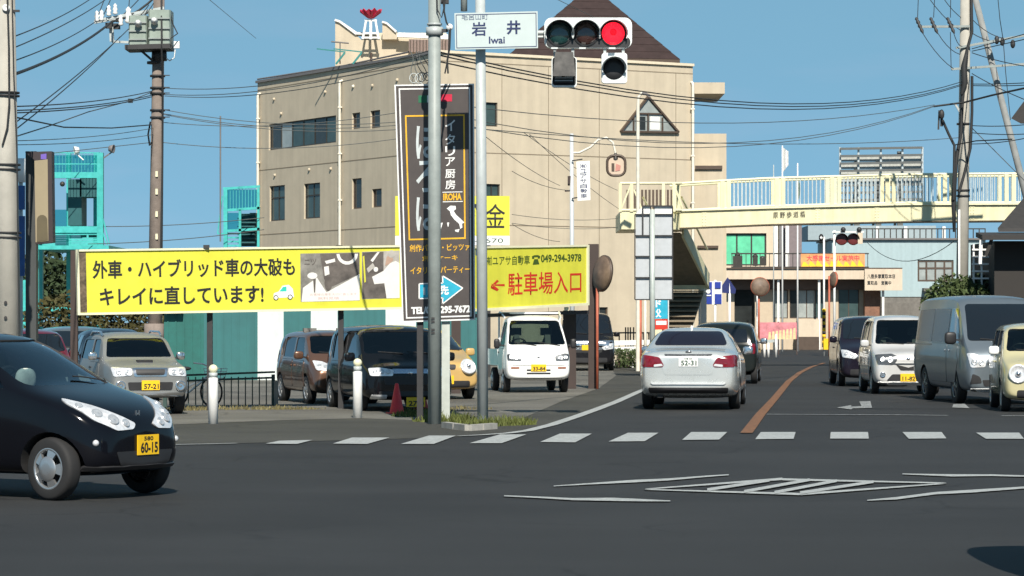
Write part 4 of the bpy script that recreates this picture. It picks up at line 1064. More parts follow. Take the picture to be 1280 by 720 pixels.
window(ptl, HL[0], bl, M['frame_dark'], M['pane_dark'], 6, pane_ms=[M['pane_dark'], M['pane_curtain'], M['pane_teal'], M['pane_teal'], M['pane_dark'], M['pane_teal']])
for h in HL[1:3] + HL[7:]: window(ptl, h, bl, M['frame_brown'], M['pane_dark'], 1)
for h in HL[3:5]: window(ptl, h, bl, M['frame_dark'], M['pane_teal'], 2, split=.66)
for h in HL[5:7]: window(ptl, h, bl, M['frame_brown'], M['pane_dark'], 1)
window(ptr, HR[0], bl, M['frame_dark'], M['pane_teal'], 1); window(ptr, HR[1], bl, M['frame_dark'], M['pane_teal'], 2)
window(ptr, HR[2], bl, M['frame_brown'], M['pane_dark'], 1)
def strip(name, m, fn, pt, x0, y0, x1, y1, out=.04, half=.03):
    s0, z0 = fn(x0, y0); s1, z1 = fn(x1, y1); mb = MB()
    mb.prism([pt(s0, z0 - half, .0), pt(s1, z1 - half, .0), pt(s1, z1 + half, .0), pt(s0, z0 + half, .0)], pt(s0, z0, -out) - pt(s0, z0, 0)); return mb.build(name, m, bl)
zj = [pl(400, 205)[1], pl(400, 277 + 12)[1], pl(400, 100)[1]]
for z in zj:
    for pt, w in ((ptl, WL), (ptr, WR)):
        mb = MB(); mb.prism([pt(0, z - .018), pt(w, z - .018), pt(w, z + .018), pt(0, z + .018)], pt(0, z, -.006) - pt(0, z)); mb.build('panel_joint', M['joint'], bl)
for s in (WR * .24, WR * .42, WR * .62, WR * .93):
    mb = MB(); mb.prism([ptr(s - .012, 0), ptr(s + .012, 0), ptr(s + .012, BH - .3), ptr(s - .012, BH - .3)], ptr(0, 0, -.005) - ptr(0, 0)); mb.build('panel_joint', M['joint'], bl)
for pt, w in ((ptl, WL), (ptr, WR)):                    # coping along the roof edge
    mb = MB(); mb.prism([pt(-.05, BH, -.08), pt(w + .02, BH, -.08), pt(w + .02, BH + .10, -.08), pt(-.05, BH + .10, -.08)], pt(0, 0, .30) - pt(0, 0, -.08)); mb.build('coping', M['parapet_grey'] if pt is ptl else M['wall_trim'], bl)
def downpipe(fn, pt, x, y0, y1, m=M['pipe_cream'], r=.055):
    s, za = fn(x, y0); _, zb = fn(x, y1); mb = MB()
    mb.tube([pt(s, max(0, zb), -.12), pt(s, za - .1, -.12), pt(s, za, -.10), pt(s, za + .04, .0)], r, 8)
    z = za - 1
    while z > zb + .5: mb.box(pt(s, z, -.10), (.16, .16, .05)); z -= 1.8
    mb.build('downpipe', m, bl)
downpipe(pl, ptl, 325.5, 118, 400); downpipe(pl, ptl, 428, 102, 400); downpipe(pr, ptr, 864, 104, 440)
for x, y in ((442, 108), (466, 107), (407, 115), (343, 124), (352, 142), (387, 212), (414, 211), (497, 100), (344, 219)):
    s, z = pl(x, y); mb = MB(); mb.ball(ptl(s, z, -.02), .065, 10, 6); mb.build('vent_cap', M['pipe_cream'] if x == 442 else M['wall_beige'], bl)
# triangular window
tri = [pr(775, 164.5), pr(847, 165.5), pr(809, 121)]
def trib(m, name, pts, k0, k1):
    mb = MB(); mb.prism([ptr(s, z, k0) for s, z in pts], ptr(0, 0, k1) - ptr(0, 0, k0)); return mb.build(name, m, bl)
tw = trib(M['pane_curtain'], 'triangular_pane', tri, .0, -.03)
mb = MB(); cx_ = sum(p[0] for p in tri) / 3; cz_ = sum(p[1] for p in tri) / 3
for (a, b) in ((0, 1), (1, 2), (2, 0)):
    A, B = tri[a], tri[b]; mb.bar(ptr(A[0], A[1], -.06), ptr(B[0], B[1], -.06), 0.07, .12, up=nr)
A, B = pr(797, 142), pr(826, 142.5); mb.bar(ptr(A[0], A[1], -.05), ptr(B[0], B[1], -.05), .06, .08, up=nr)
for x, y0 in ((791, 147), (809, 143), (827, 147)):
    A, B = pr(x, y0), pr(x, 164); mb.bar(ptr(A[0], A[1], -.045), ptr(B[0], B[1], -.045), .05, .09, up=nr)
mb.build('triangular_frame', M['frame_brown'], bl)
for x0, x1 in ((794, 806), (812, 824)):
    A, B = pr(x0, 162), pr(x1, 146); trib(M['pane_dark'] if x0 < 800 else M['white_paint'], 'pane', [(A[0], A[1]), (B[0], A[1]), (B[0], B[1]), (A[0], B[1])], -.035, -.045)
# step of the right-hand wing, canopy slab, lower block
def blk(name, m, x0, x1, y0, y1, d, dep, parent=bl):
    a, b = P(x0, y1, d), P(x1, y0, d); mb = MB(); z0 = max(-.0, a.z)
    mb.prism([(a.x, d, z0), (b.x, d, z0), (b.x, d, b.z), (a.x, d, b.z)], (0, dep, 0)); return mb.build(name, m, parent)
blk('side_wing', M['wall_beige'], 866, 908, 167, 470, 112, 4.5)
blk('side_wing', M['wall_beige'], 868, 904, 211, 470, 111.6, .38)
blk('canopy_slab', M['wall_beige'], 864, 906, 103, 117, 112, 4.2)
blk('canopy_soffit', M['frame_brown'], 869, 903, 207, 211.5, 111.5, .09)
blk('wall_slot', M['frame_brown'], 872, 898, 307, 310, 111.5, .09)
# pyramid roof on the tower room
ap = P(740, -8, 114); e1 = P(634, 71, 111.5); e2 = P(852, 71, 111.5); zz = e1.z
q = [Vector((e1.x, 111.2, zz)), Vector((e2.x, 112.6, zz)), Vector((e2.x - .6, 119, zz)), Vector((e1.x - .6, 118, zz))]
top = [Vector((ap.x - .45, 114.4, ap.z)), Vector((ap.x + .45, 114.6, ap.z)), Vector((ap.x + .45, 115.4, ap.z)), Vector((ap.x - .45, 115.4, ap.z))]
for i in range(4):                                      # each slope carries its own tiers of roofing
    a, b, c, d = q[i], q[(i + 1) % 4], top[(i + 1) % 4], top[i]; mb = MB()
    for k in range(9):
        t0, t1 = k / 9, (k + 1) / 9
        l0, r0, l1, r1 = a.lerp(d, t0), b.lerp(c, t0), a.lerp(d, t1), b.lerp(c, t1); n = (b - a).cross(d - a).normalized() * .012
        mb.add([l0 + n, r0 + n, r1, l1, l0, r0], [(0, 1, 2, 3), (4, 5, 1, 0)])
    mb.build('roof_slope', M['roof_brown'], bl)
mb = MB(); mb.add(top, [(0, 1, 2, 3)]); mb.build('roof_cap', M['roof_brown'], bl)
mb = MB(); mb.prism([p + Vector((0, 0, -.22)) for p in q], (0, 0, .215)); mb.build('eaves_board', M['frame_brown'], bl)
mb = MB(); ins = [p.lerp((q[0] + q[2]) / 2, .06) for p in q]; mb.prism([Vector((p.x, p.y, BH - .24)) for p in ins], (0, 0, zz - .22 - BH + .235)); mb.build('tower_wall', M['wall_beige'], bl)
# penthouse on the left part of the roof with its two raked fins
def roofpoly(name, m, pts, d, dep):
    mb = MB(); mb.prism([P(x, y, d) for x, y in pts], (0, dep, 0)); return mb.build(name, m, bl)
roofpoly('penthouse', M['wall_beige'], [(419, 84), (419, 25), (424, 27), (436, 35), (452, 50), (498, 50), (498, 48), (556, 50), (556, 76)], 113, .5)
roofpoly('penthouse', M['wall_trim'], [(452, 82), (452, 41), (558, 41), (558, 82)], 113.55, 3.0)
roofpoly('roof_fin', M['wall_beige'], [(478, 49), (478, 27.5), (483, 29), (494, 39), (498, 49)], 112.6, .38)
roofpoly('fin_coping', M['white_paint'], [(418, 26), (419, 23.5), (425, 25.5), (437, 33.5), (446, 40), (460, 41), (460, 43), (444, 43), (424, 28)], 112.9, .7)
roofpoly('fin_coping', M['white_paint'], [(477, 28), (478, 26), (484, 28), (496, 38.5), (494.5, 40.5), (483, 30)], 112.5, .6)
roofpoly('roof_curb', M['white_paint'], [(496, 46), (498, 40.5), (560, 43), (560, 49)], 112.4, .3)
roofpoly('louvre_box', mat('louvre_brown', (.22, .16, .14), .6, var=.3, scale=20), [(511, 65), (511, 49), (562, 50), (562, 67)], 112.2, .3)
for i in range(12):
    x = 513 + i * 4; mb = MB(); mb.bar(P(x, 65, 112.15), P(x, 50, 112.15), .04, .03); mb.build('louvre_slat', M['frame_brown'], bl)
mb = MB()
for x in (455.5, 463.5, 471.5):
    mb.bar(P(463.5 + (x - 463.5) * 1.25, 49, 112.3), P(463.5 + (x - 463.5) * .72, 25, 112.3), .10, .08)
mb.bar(P(452, 47, 112.3), P(475, 47, 112.3), .07, .07); mb.bar(P(455, 41.5, 112.3), P(472.5, 41.5, 112.3), .05, .07); mb.bar(P(456, 25.5, 112.3), P(471, 25.5, 112.3), .06, .07)
mb.build('lantern_frame', M['white_paint'], bl)
rd = random.Random(5); cc = P(463.5, 17.5, 112.3)
for i in range(11):
    t = 2 * math.pi * i / 11; mb = MB(); u_ = Vector((math.cos(t), math.sin(t), 0)); w_ = Vector((-math.sin(t), math.cos(t), 0)); b_ = cc + Vector((0, 0, -.16)); mb.prism([b_ + u_ * .12 - w_ * .06, b_ + u_ * .12 + w_ * .06, b_ + u_ * .40 + w_ * .13 + Vector((0, 0, .22)), b_ + u_ * rd.uniform(.40, .46) + Vector((0, 0, rd.uniform(.30, .36))), b_ + u_ * .40 - w_ * .13 + Vector((0, 0, .22))], u_ * -.04 + Vector((0, 0, .02))); mb.build('petal', M['red_petal'], bl)
mb = MB(); mb.ball(cc + Vector((0, 0, -.02)), 1, 10, 6, (.22, .22, .18)); mb.build('flower_heart', M['red_petal'], bl)
for x in (431, 452):                                     # turquoise davit arms on the roof edge
    mb = MB(); mb.bar(P(x - 11, 80, 111.5), P(x, 66, 111.5), .09, .07); mb.bar(P(x + 1, 65, 111.5), P(x - 35, 61, 111.5), .045, .045); mb.build('davit_arm', M['turquoise_deep'] if 'turquoise_deep' in M else M.setdefault('turquoise_deep', mat('turquoise_deep', (.02, .20, .19), .6)), bl)
mb = MB(); mb.tube([P(414, 52, 112), P(436, 54, 112)], .03, 5); mb.tube([P(425, 53, 112), P(425, 80, 112)], .025, 5); mb.build('roof_antenna', M['parapet_grey'], bl)
mb = MB(); mb.tube([P(322, 99, 118.6), P(430, 82, 112.5), P(511, 65, 107.6)], .035, 5); mb.build('roof_rail', M['parapet_grey'], bl)
mb = MB(); mb.tube([P(464, 80, 110.4), P(464, 66, 110.4)], .05, 6); mb.build('roof_post', M['frame_brown'], bl)

# ------------------------------------------------------------------ low striped building behind the lot
sb = thing('striped_shed', 'low shed clad in broad teal and white stripes behind the parked cars', 'shed', P(330, 402, 76) - Vector((0, 0, 1.55)))
mk('teal_wall', (0.03, 0.145, 0.15), .7, var=.12, scale=1.2, streak=.15); mk('teal_wall_green', (0.016, 0.13, 0.115), .7, var=.12, streak=.2); mk('pale_wall', (0.60, 0.66, 0.65), .7, var=.06, streak=.12)
xs = [(205, 255, 'teal_wall_green'), (255, 322, 'teal_wall'), (322, 354.5, 'pale_wall'), (354.5, 388.5, 'teal_wall'), (388.5, 422, 'pale_wall'), (422, 482, 'teal_wall'), (482, 520, 'pale_wall'), (520, 600, 'teal_wall')]
for x0, x1, m in xs:
    a, b = P(x0, 402, 76), P(x1, 402, 76); mb = MB(); n = max(2, int((b.x - a.x) / .18)); w = (b.x - a.x) / n
    mb.prism([(a.x, 76, 0), (b.x, 76, 0), (b.x, 76, 3.0), (a.x, 76, 3.0)], (0, .06, 0))
    for i in range(n): mb.box((a.x + (i + .5) * w, 75.995, 1.5), (w * .16, .03, 2.99))
    mb.build('wall_panel', M[m], sb)
a, b = P(205, 402, 76), P(600, 402, 76); mb = MB(); mb.box(((a.x + b.x) / 2, 79.1, 1.5), (b.x - a.x - .01, 6.0, 2.98)); mb.build('rear_wall', M['teal_wall'], sb)
mb = MB(); mb.box(((a.x + b.x) / 2, 79, 3.06), (b.x - a.x + .3, 6.6, .1)); mb.build('roof', M['parapet_grey'], sb)
mb = MB(); mb.box((P(217, 402, 75.8).x, 75.8, 2.0), (.5, .18, .4)); mb.build('lamp_box', M['frame_dark'], sb)

# ------------------------------------------------------------------ turquoise steel towers at the left
def beam(mb, x0, y0, x1, y1, d, w): mb.bar(P(x0, y0, d), P(x1, y1, d), w, w)
mk('turquoise_mesh', (0.05, 0.36, 0.36), .6, var=.1)
tt = thing('steel_tower', 'turquoise steel lift tower with floodlights at the left behind the lot', 'tower', P(95, 402, 98) - Vector((0, 0, 1.55)))
for dd in (98, 101):
    for x in ((125.5, 45) if dd == 98 else (121, 86, 50)):
        mb = MB(); beam(mb, x, 191, x, 455, dd, .21 if x != 86 else .15); mb.build('column', M['turquoise'], tt)
    for y, w in ((219, .20), (287, .22), (291.5, .12)):
        mb = MB(); beam(mb, 47, y, 126, y, dd, w); mb.build('beam', M['turquoise'], tt)
for i in range(15):
    x = 66 + i * 4; mb = MB(); beam(mb, x, 192, x, 218, 98.1, .014); mb.build('baluster', M['turquoise_mesh'], tt)
mb = MB()
for y in (191, 205): beam(mb, 50, y, 126, y, 98.1, .035)
mb.build('handrail', M['turquoise'], tt)
mb = MB(); p0 = P(66, 216, 99.5); p1 = P(122, 194, 99.5); mb.prism([(p0.x, 99.5, p0.z), (p1.x, 99.5, p0.z), (p1.x, 99.5, p1.z), (p0.x, 99.5, p1.z)], (0, .03, 0)); mb.build('mesh_panel', glass('mesh_film', (.35, .75, .75), .02), tt)
for x0, y0, x1, y1 in ((85, 224, 102, 282), (100, 222, 122, 246)):
    mb = MB(); a, b = P(x0, y1, 99), P(x1, y0, 99); mb.prism([(a.x, 99, a.z), (b.x, 99, a.z), (b.x, 99, b.z), (a.x, 99, b.z)], (0, 1.2, 0)); mb.build('lift_housing', M['turquoise_dark'], tt)
mb = MB(); a, b = P(47, 312, 97.4), P(137, 307, 97.4); mb.prism([(a.x, 97.2, a.z), (b.x, 97.2, a.z), (b.x, 97.2, b.z), (a.x, 97.2, b.z)], (0, 5, 0)); mb.build('canopy', M['turquoise'], tt)
for x0, x1 in ((101, 108), (111, 121)):
    mb = MB(); beam(mb, x0, 295, x1, 295, 98.2, .1); mb.build('hanger', M['turquoise_dark'], tt)
mb = MB(); beam(mb, 126, 262, 137, 306, 98, .04); beam(mb, 126, 283, 134, 306, 98, .04); mb.build('brace', M['turquoise'], tt)
for x, y, tx in ((95, 188, -3), (140, 186, 4)):
    mb = MB(); c = P(x, y, 98); mb.lathe([(.02, .12), (.10, .10), (.15, -.06), (.14, -.06), (.05, .02), (.0001, .02)], c, Vector((-tx, 1, .4)), 14); mb.bar(c + Vector((0, .05, -.1)), c + Vector((-tx * .08, .1, -.32)), .04, .04); mb.build('floodlight', M['white_paint'] if x < 100 else M['parapet_grey'], tt)
mb = MB(); mb.ball(P(78, 230, 98), .09, 8, 6); mb.build('hanging_lamp', M['frame_dark'], tt)
for i in range(6):
    mb = MB(); beam(mb, 48, 295 + i * 2.2, 124, 295 + i * 2.2, 99.5, .05); mb.build('lower_beam', M['turquoise'], tt)
mb = MB(); a, b = P(67, 286, 98.6), P(84, 262, 98.6); mb.prism([(a.x, 98.6, a.z), (b.x, 98.6, a.z), (b.x, 98.6, b.z), (a.x, 98.6, b.z)], (0, .02, 0)); mb.build('mesh_panel', bpy.data.materials['mesh_film'], tt)
t2 = thing('stair_tower', 'small turquoise tower with dark open stairs left of the beige building', 'tower', P(298, 402, 104) - Vector((0, 0, 1.55)))
for x in (282, 300, 323):
    mb = MB(); beam(mb, x, 235 if x != 300 else 262, x, 450, 104, .14 if x == 282 else .09); mb.build('column', M['turquoise'], t2)
for y in (236, 263, 289):
    mb = MB(); beam(mb, 279, y, 325, y - 3, 104, .09); mb.build('beam', M['turquoise'], t2)
for i in range(11):
    x = 284 + i * 3.8; mb = MB(); beam(mb, x, 236, x, 262, 104, .02); mb.build('baluster', M['turquoise_mesh'], t2)
for i in range(8):
    mb = MB(); y = 268 + i * 5; a = P(301 - (i % 2), y, 104.3); mb.box((a.x + .22, 104.5, a.z), (.62, .4, .05)); mb.build('stair_tread', M['turquoise_dark'], t2)
mb = MB(); a, b = P(312, 300, 104.8), P(320, 266, 104.8); mb.prism([(a.x, 104.8, a.z), (b.x, 104.8, a.z), (b.x, 104.8, b.z), (a.x, 104.8, b.z)], (0, .4, 0)); mb.build('stair_door', M['turquoise_dark'], t2)
mb = MB(); beam(mb, 278, 245, 272, 292, 104, .04); beam(mb, 272, 292, 282, 292, 104, .05); mb.build('brace', M['turquoise'], t2)
for x0, y0, x1, y1 in ((283, 237, 324, 262), (284, 266, 299, 288)):
    mb = MB(); a, b = P(x0, y1, 104.15), P(x1, y0, 104.15); mb.prism([(a.x, 104.15, a.z), (b.x, 104.15, a.z), (b.x, 104.15, b.z), (a.x, 104.15, b.z)], (0, .02, 0)); mb.build('mesh_panel', bpy.data.materials['mesh_film'], t2)
mb = MB(); a, b = P(300, 308, 105.2), P(323, 267, 105.2); mb.prism([(a.x, 105.2, a.z), (b.x, 105.2, a.z), (b.x, 105.2, b.z), (a.x, 105.2, b.z)], (0, .1, 0)); mb.build('stair_screen', M['turquoise_dark'], t2)
for i in range(4):
    mb = MB(); beam(mb, 283, 292 + i * 5, 300, 292 + i * 5, 104.1, .06); mb.build('lower_beam', M['turquoise'], t2)
mb = MB(); mb.tube([P(275.5, 302, 103), P(275.5, 145, 103)], .03, 6); t_ = mb.build('aerial_mast', M['parapet_grey']); tag(t_, 'thin aerial mast standing left of the small turquoise tower', 'mast')
aw = thing('awning', 'turquoise awning roof behind the dark sign post at far left', 'awning', P(60, 402, 90) - Vector((0, 0, 1.55)))
mb = MB(); a, b = P(20, 389, 90), P(88, 384, 90); mb.prism([(a.x, 90, a.z), (b.x, 90, a.z), (b.x, 90, b.z), (a.x, 90, b.z)], (0, 3, 0)); mb.build('roof', M['turquoise'], aw)
for x in (24, 31):
    mb = MB(); beam(mb, x, 386, x, 462, 90.3, .10); mb.build('post', M['turquoise'], aw)
    mb = MB(); beam(mb, x + 50, 386, x + 50, 462, 92.6, .10); mb.build('post', M['turquoise'], aw)
beam_ = MB(); beam(beam_, 30, 350, 30, 386, 90.2, .12); beam_.build('roof_stay', M['turquoise'], aw)

# ------------------------------------------------------------------ footbridge
M['bridge'] = mat('bridge_cream', (0.73, 0.69, 0.45), .55, var=.08, scale=2.5, streak=.2)
M['bridge_light'] = mat('bridge_pale', (0.76, 0.73, 0.50), .55, var=.05)
M['baluster'] = mat('baluster_grey', (0.50, 0.56, 0.58), .4, .3)
fb = thing('footbridge', 'pale yellow pedestrian footbridge spanning the road with its name in black', 'bridge', P(1000, 402, 96) - Vector((0, 0, 1.55)))
BD = 96.0
def B(x, y, o=0.0): return P(x, y, BD) + Vector((0, o, 0))
bx = [(800, 287.6, 266), (960, 281, 261), (1135, 277.2, 256.6), (1300, 276, 256)]
def by(k, x): return lerp_tab([(p[0], p[k]) for p in bx], x)
mb = MB()
for (x0, b0, t0), (x1, b1, t1) in zip(bx, bx[1:]): mb.prism([B(x0, b0), B(x1, b1), B(x1, t1), B(x0, t0)], (0, 1.45, 0))
mb.build('girder', M['bridge'], fb)
mb = MB()
for (x0, b0, t0), (x1, b1, t1) in zip(bx, bx[1:]):
    mb.prism([B(x0, t0 - .2, -.08), B(x1, t1 - .2, -.08), B(x1, t1 - 2.2, -.08), B(x0, t0 - 2.2, -.08)], (0, 1.6, 0))
mb.build('deck_edge', M['bridge_light'], fb)
mb = MB()
for (x0, b0, t0), (x1, b1, t1) in zip(bx, bx[1:]): mb.prism([B(x0, b0 - .1, -.06), B(x1, b1 - .1, -.06), B(x1, b1 - 1.1, -.06), B(x0, b0 - 1.1, -.06)], (0, .055, 0))
mb.build('lower_flange', M['joint'], fb)
for x in (880, 1022, 1096, 1215):                        # bolted splice plates on the girder web
    mb = MB(); mb.prism([B(x - 3, by(1, x) - 1.2, -.0), B(x + 3, by(1, x) - 1.2, -.0), B(x + 3, by(2, x) + .8, -.0), B(x - 3, by(2, x) + .8, -.0)], (0, -.012, 0)); sp_ = mb.build('splice_plate', M['bridge'], fb)
    mb = MB()
    for i in range(5):
        for dx in (-1.8, 1.8): mb.ball(B(x + dx, by(1, x) - 3 - i * 3.6, -.014), .02, 6, 4)
    stuff(mb.build('bolts', M['bridge_light'], sp_))
top_y = [(840, 230), (903, 226), (960, 223), (1135, 218), (1300, 217)]; low_y = [(840, 263.5), (960, 257.5), (1135, 253.3), (1300, 253)]
for o, nm in ((0.0, 'front'), (1.38, 'rear')):
    for tb, r in ((top_y, .045), (low_y, .04)):
        mb = MB(); mb.tube([B(x, y, o) for x, y in tb], r, 8); mb.build('handrail', M['bridge_light'], fb)
posts = [848, 903, 911, 971, 979, 1040, 1049, 1109, 1117, 1181, 1189, 1258, 1267]
for o in (0.0, 1.38):
    for x in posts:
        mb = MB(); mb.bar(B(x, lerp_tab(low_y, x) + 3, o), B(x, lerp_tab(top_y, x), o), .13, .09); mb.build('railing_post', M['bridge'], fb)
bal = []
for o in (0.0, 1.38):
    for x0, x1 in zip(posts[2::2], posts[3::2] + [1300]):
        n = int((x1 - x0 - 8) / 5.2)
        for i in range(n):
            x = x0 + 6 + i * (x1 - x0 - 10) / n; mb = MB(); mb.bar(B(x, lerp_tab(low_y, x), o), B(x, lerp_tab(top_y, x) + 1, o), .03, .03); mb.build('baluster', M['baluster'], fb)
fbn = Face(B(960, 262, -.02), B(1010, 260.5, -.02), B(960, 281, -.02), B(1010, 279, -.02), (960, 262, 1010, 281))
fbn.text('原 野 歩 道 橋', 966.3, 265.2, 1006.5, 272.8, M['ink'], fb, .012, .006)
# landing and stair at the left end
mb = MB(); mb.prism([B(773, 288.5, -1.6), B(806, 288.5, -1.6), B(806, 267, -1.6), B(773, 267, -1.6)], (0, 4.2, 0)); mb.prism([B(806.2, 287.5, -1.5), B(852, 287, .05), B(852, 268, .05), B(806.2, 268, -1.5)], (0, 2.6, 0)); mb.build('landing', M['bridge'], fb)
for y in (232, 265):
    mb = MB(); mb.tube([B(773, y, -1.6), B(848, y, -1.6), B(848, lerp_tab(top_y, 848) if y < 240 else y, 0)], .045, 8); mb.build('handrail', M['bridge_light'], fb)
for x in (773, 787, 826, 839):
    mb = MB(); mb.bar(B(x, 267, -1.6), B(x, 232, -1.6), .10, .08); mb.build('railing_post', M['bridge'], fb)
mb = MB(); mb.bar(B(774, 264, -1.6), B(786, 234, -1.6), .07, .05); mb.bar(B(790, 240, -1.6), B(800, 265, -1.6), .07, .05); mb.bar(B(839, 234, -1.6), B(850, 263, -1.6), .09, .06); mb.build('railing_brace', M['bridge'], fb)
for i in range(13):
    x = 788 + i * 4.7; mb = MB(); mb.bar(B(x, 265, 2.4), B(x, 233, 2.4), .075, .03); mb.build('baluster', M['frame_brown'], fb)
mb = MB(); mb.bar(B(826, 288, 2.3), B(826, 452, 2.3), .3, .3); mb.build('pier', M['bridge'], fb)
wv = Vector((1.30, -.12, 0)); TL = P(852, 287, BD + 1.5); sA = TL - wv; LB = P(884, 351, 100.6); sB = LB - wv; sC = sA + Vector((.15, -.3, 0)); sC.z = .05
def flight(a, b, n, edged=True):
    for k in range(n):
        t = (k + .5) / n; c = a.lerp(b, t); mb = MB(); dy = abs(b.y - a.y) / n
        mb.prism([c + Vector((0, -dy * .55, 0)), c + wv + Vector((0, -dy * .55, 0)), c + wv + Vector((0, dy * .55, 0)), c + Vector((0, dy * .55, 0))], (0, 0, .05)); mb.build('stair_tread', M['joint'], fb)
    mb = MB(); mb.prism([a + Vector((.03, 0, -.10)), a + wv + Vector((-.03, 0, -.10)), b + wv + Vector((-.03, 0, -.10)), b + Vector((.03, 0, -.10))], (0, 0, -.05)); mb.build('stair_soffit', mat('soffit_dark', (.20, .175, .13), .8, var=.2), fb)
    for o in (Vector((0, 0, 0)), wv):
        if not edged: break
        s_ = 1 if o.length else -1; mb = MB(); mb.prism([a + o + Vector((0, 0, -.26)), b + o + Vector((0, 0, -.26)), b + o + Vector((0, 0, .26)), a + o + Vector((0, 0, .26))], Vector((.08 * s_, 0, 0))); mb.build('stringer', M['bridge'], fb)
        mb = MB(); mb.tube([a + o + Vector((0, 0, 1.1)), b + o + Vector((0, 0, 1.1))], .04, 6); mb.build('handrail', M['bridge_light'], fb)
flight(sA, sB, 13); sC = Vector((sA.x - .1, sA.y - .4, .05)); flight(sB + Vector((-.10, 0, -.30)), sC, 15, False)
mb = MB(); mb.prism([sB + Vector((-.2, .01, -.3)), LB + Vector((.08, .01, -.3)), LB + Vector((.08, 1.4, -.3)), sB + Vector((-.2, 1.4, -.3))], (0, 0, .3)); mb.build('half_landing', M['bridge'], fb)
for q in (LB + Vector((-.12, .1, -.3)), sB + Vector((-.1, 1.3, -.3)), LB + Vector((-.12, 1.3, -.3))):
    mb = MB(); mb.bar((q.x, q.y, 0), q, .2, .2); mb.build('pier', M['white_paint'], fb)

# ------------------------------------------------------------------ shop and buildings beyond the bridge
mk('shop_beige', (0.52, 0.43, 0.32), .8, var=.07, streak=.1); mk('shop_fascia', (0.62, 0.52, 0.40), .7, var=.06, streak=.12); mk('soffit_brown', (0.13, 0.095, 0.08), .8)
mk('lightblue_wall', (0.36, 0.47, 0.50), .8, var=.05, streak=.12); mk('grey_wall', (0.17, 0.16, 0.145), .85, var=.2, streak=.2)
sh = thing('shop', 'low beige shop with flat fascia and terrace beyond the footbridge', 'shop', P(1000, 402, 160) - Vector((0, 0, 1.55)))
SD = 160.0
def sblk(name, m, x0, x1, y0, y1, d, dep, parent=sh, floor=False):
    a, b = P(x0, y1, d), P(x1, y0, d); z0 = 0.0 if floor else a.z; mb = MB(); mb.prism([(a.x, d, z0), (b.x, d, z0), (b.x, d, b.z), (a.x, d, b.z)], (0, dep, 0)); return mb.build(name, m, parent)
sblk('fascia', M['shop_fascia'], 906, 1083, 336, 349, SD - 1.4, 12)
sblk('fascia_edge', M['frame_brown'], 905, 1128, 334.6, 336, SD - 1.5, 12.1)
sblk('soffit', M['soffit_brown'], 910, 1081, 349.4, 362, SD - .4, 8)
a_ = P(905, 402, SD); b_ = P(1082, 402, SD); hs = []
def sp(px, py): return (px - 905) / FPX * SD, EYE + (HORY - py) / FPX * SD
for x0, y0, x1, y1 in ((918, 361, 943, 424), (966, 362, 985, 398), (987, 362, 1030, 398), (1048, 361, 1074, 402)):
    s0, z1 = sp(x0, y0); s1, z0 = sp(x1, y1); hs.append((s0, s1, max(z0, .02), z1))
mb = MB(); pts_ = wall_holes(mb, (a_.x, SD, 0), (1, 0, 0), b_.x - a_.x, 0, sp(0, 349)[1] - .01, hs, .3); mb.build('wall', M['shop_beige'], sh)
window(pts_, hs[0], sh, M['frame_dark'], M['pane_dark'], 1, rec=.25)
window(pts_, hs[1], sh, M['frame_brown'], M['pane_curtain'], 1); window(pts_, hs[2], sh, M['frame_brown'], M['pane_curtain'], 4, pane_ms=[M['pane_dark'], M['pane_curtain'], M['pane_curtain'], M['pane_teal']]); window(pts_, hs[3], sh, M['frame_brown'], M['pane_teal'], 2)
mb = MB(); mb.box(((a_.x + b_.x) / 2, SD + 5.5, 2.2), (b_.x - a_.x - .02, 10, 4.3)); mb.build('rear_wall', M['shop_beige'], sh)
sblk('brick_pier', mat('brick_brown', (.22, .11, .07), .8, var=.25), 1081, 1101, 361, 440, SD - .6, 1, floor=True)
sblk('counter_box', M['shop_fascia'], 998, 1024, 399, 430, SD - 1.6, 1.1)
sblk('counter_plinth', M['frame_brown'], 998, 1024, 421, 434, SD - 1.62, 1.0, floor=True)
for x in (947, 973, 1024, 1104):
    sblk('porch_post', M['white_paint'], x - 1.4, x + 1.4, 349, 440, SD - 1.2, .14, floor=True)
board = sblk('name_board', M['shop_fascia'], 1081, 1128, 336.2, 363, SD - 1.6, .3)
nf = pface(1081, 336, 1128, 363, SD - 1.61)
nf.text('八鹿多摩買取本店', 1084, 342.5, 1119, 348, M['ink'], sh, .01, .008); nf.text('買取品　営業中', 1084, 351, 1114, 356, M['ink'], sh, .01, .008)
ub = thing('house_block', 'beige house block with a wide green glazed opening behind the shop terrace', 'building', P(930, 402, 166) - Vector((0, 0, 1.55)))
UD = 166.0
a2 = P(868, 402, UD); b2 = P(975, 402, UD); s0, z1 = (903 - 868) / FPX * UD, EYE + (HORY - 291.5) / FPX * UD; s1, z0 = (958 - 868) / FPX * UD, EYE + (HORY - 332) / FPX * UD
mb = MB(); hh_ = EYE + (HORY - 262) / FPX * UD; pu = wall_holes(mb, (a2.x, UD, 0), (1, 0, 0), b2.x - a2.x, 0, hh_, [(s0, s1, z0, z1)], .3); mb.build('wall', M['shop_fascia'], ub)
mb = MB(); mb.box(((a2.x + b2.x) / 2, UD + 3.2, hh_ / 2 - .02), (b2.x - a2.x - .02, 5.8, hh_ - .04)); mb.build('rear_wall', M['shop_fascia'], ub)
window(pu, (s0, s1, z0, z1), ub, M['frame_dark'], M['curtain_green'], 3, rec=.2, fw=.09)
for x in (970, 976, 984):
    mb = MB(); mb.bar(P(x, 270, UD - .3), P(x, 336, UD - .3), .2, .1); mb.build('wall_fin', M['white_paint'] if x != 976 else M['parapet_grey'], ub)
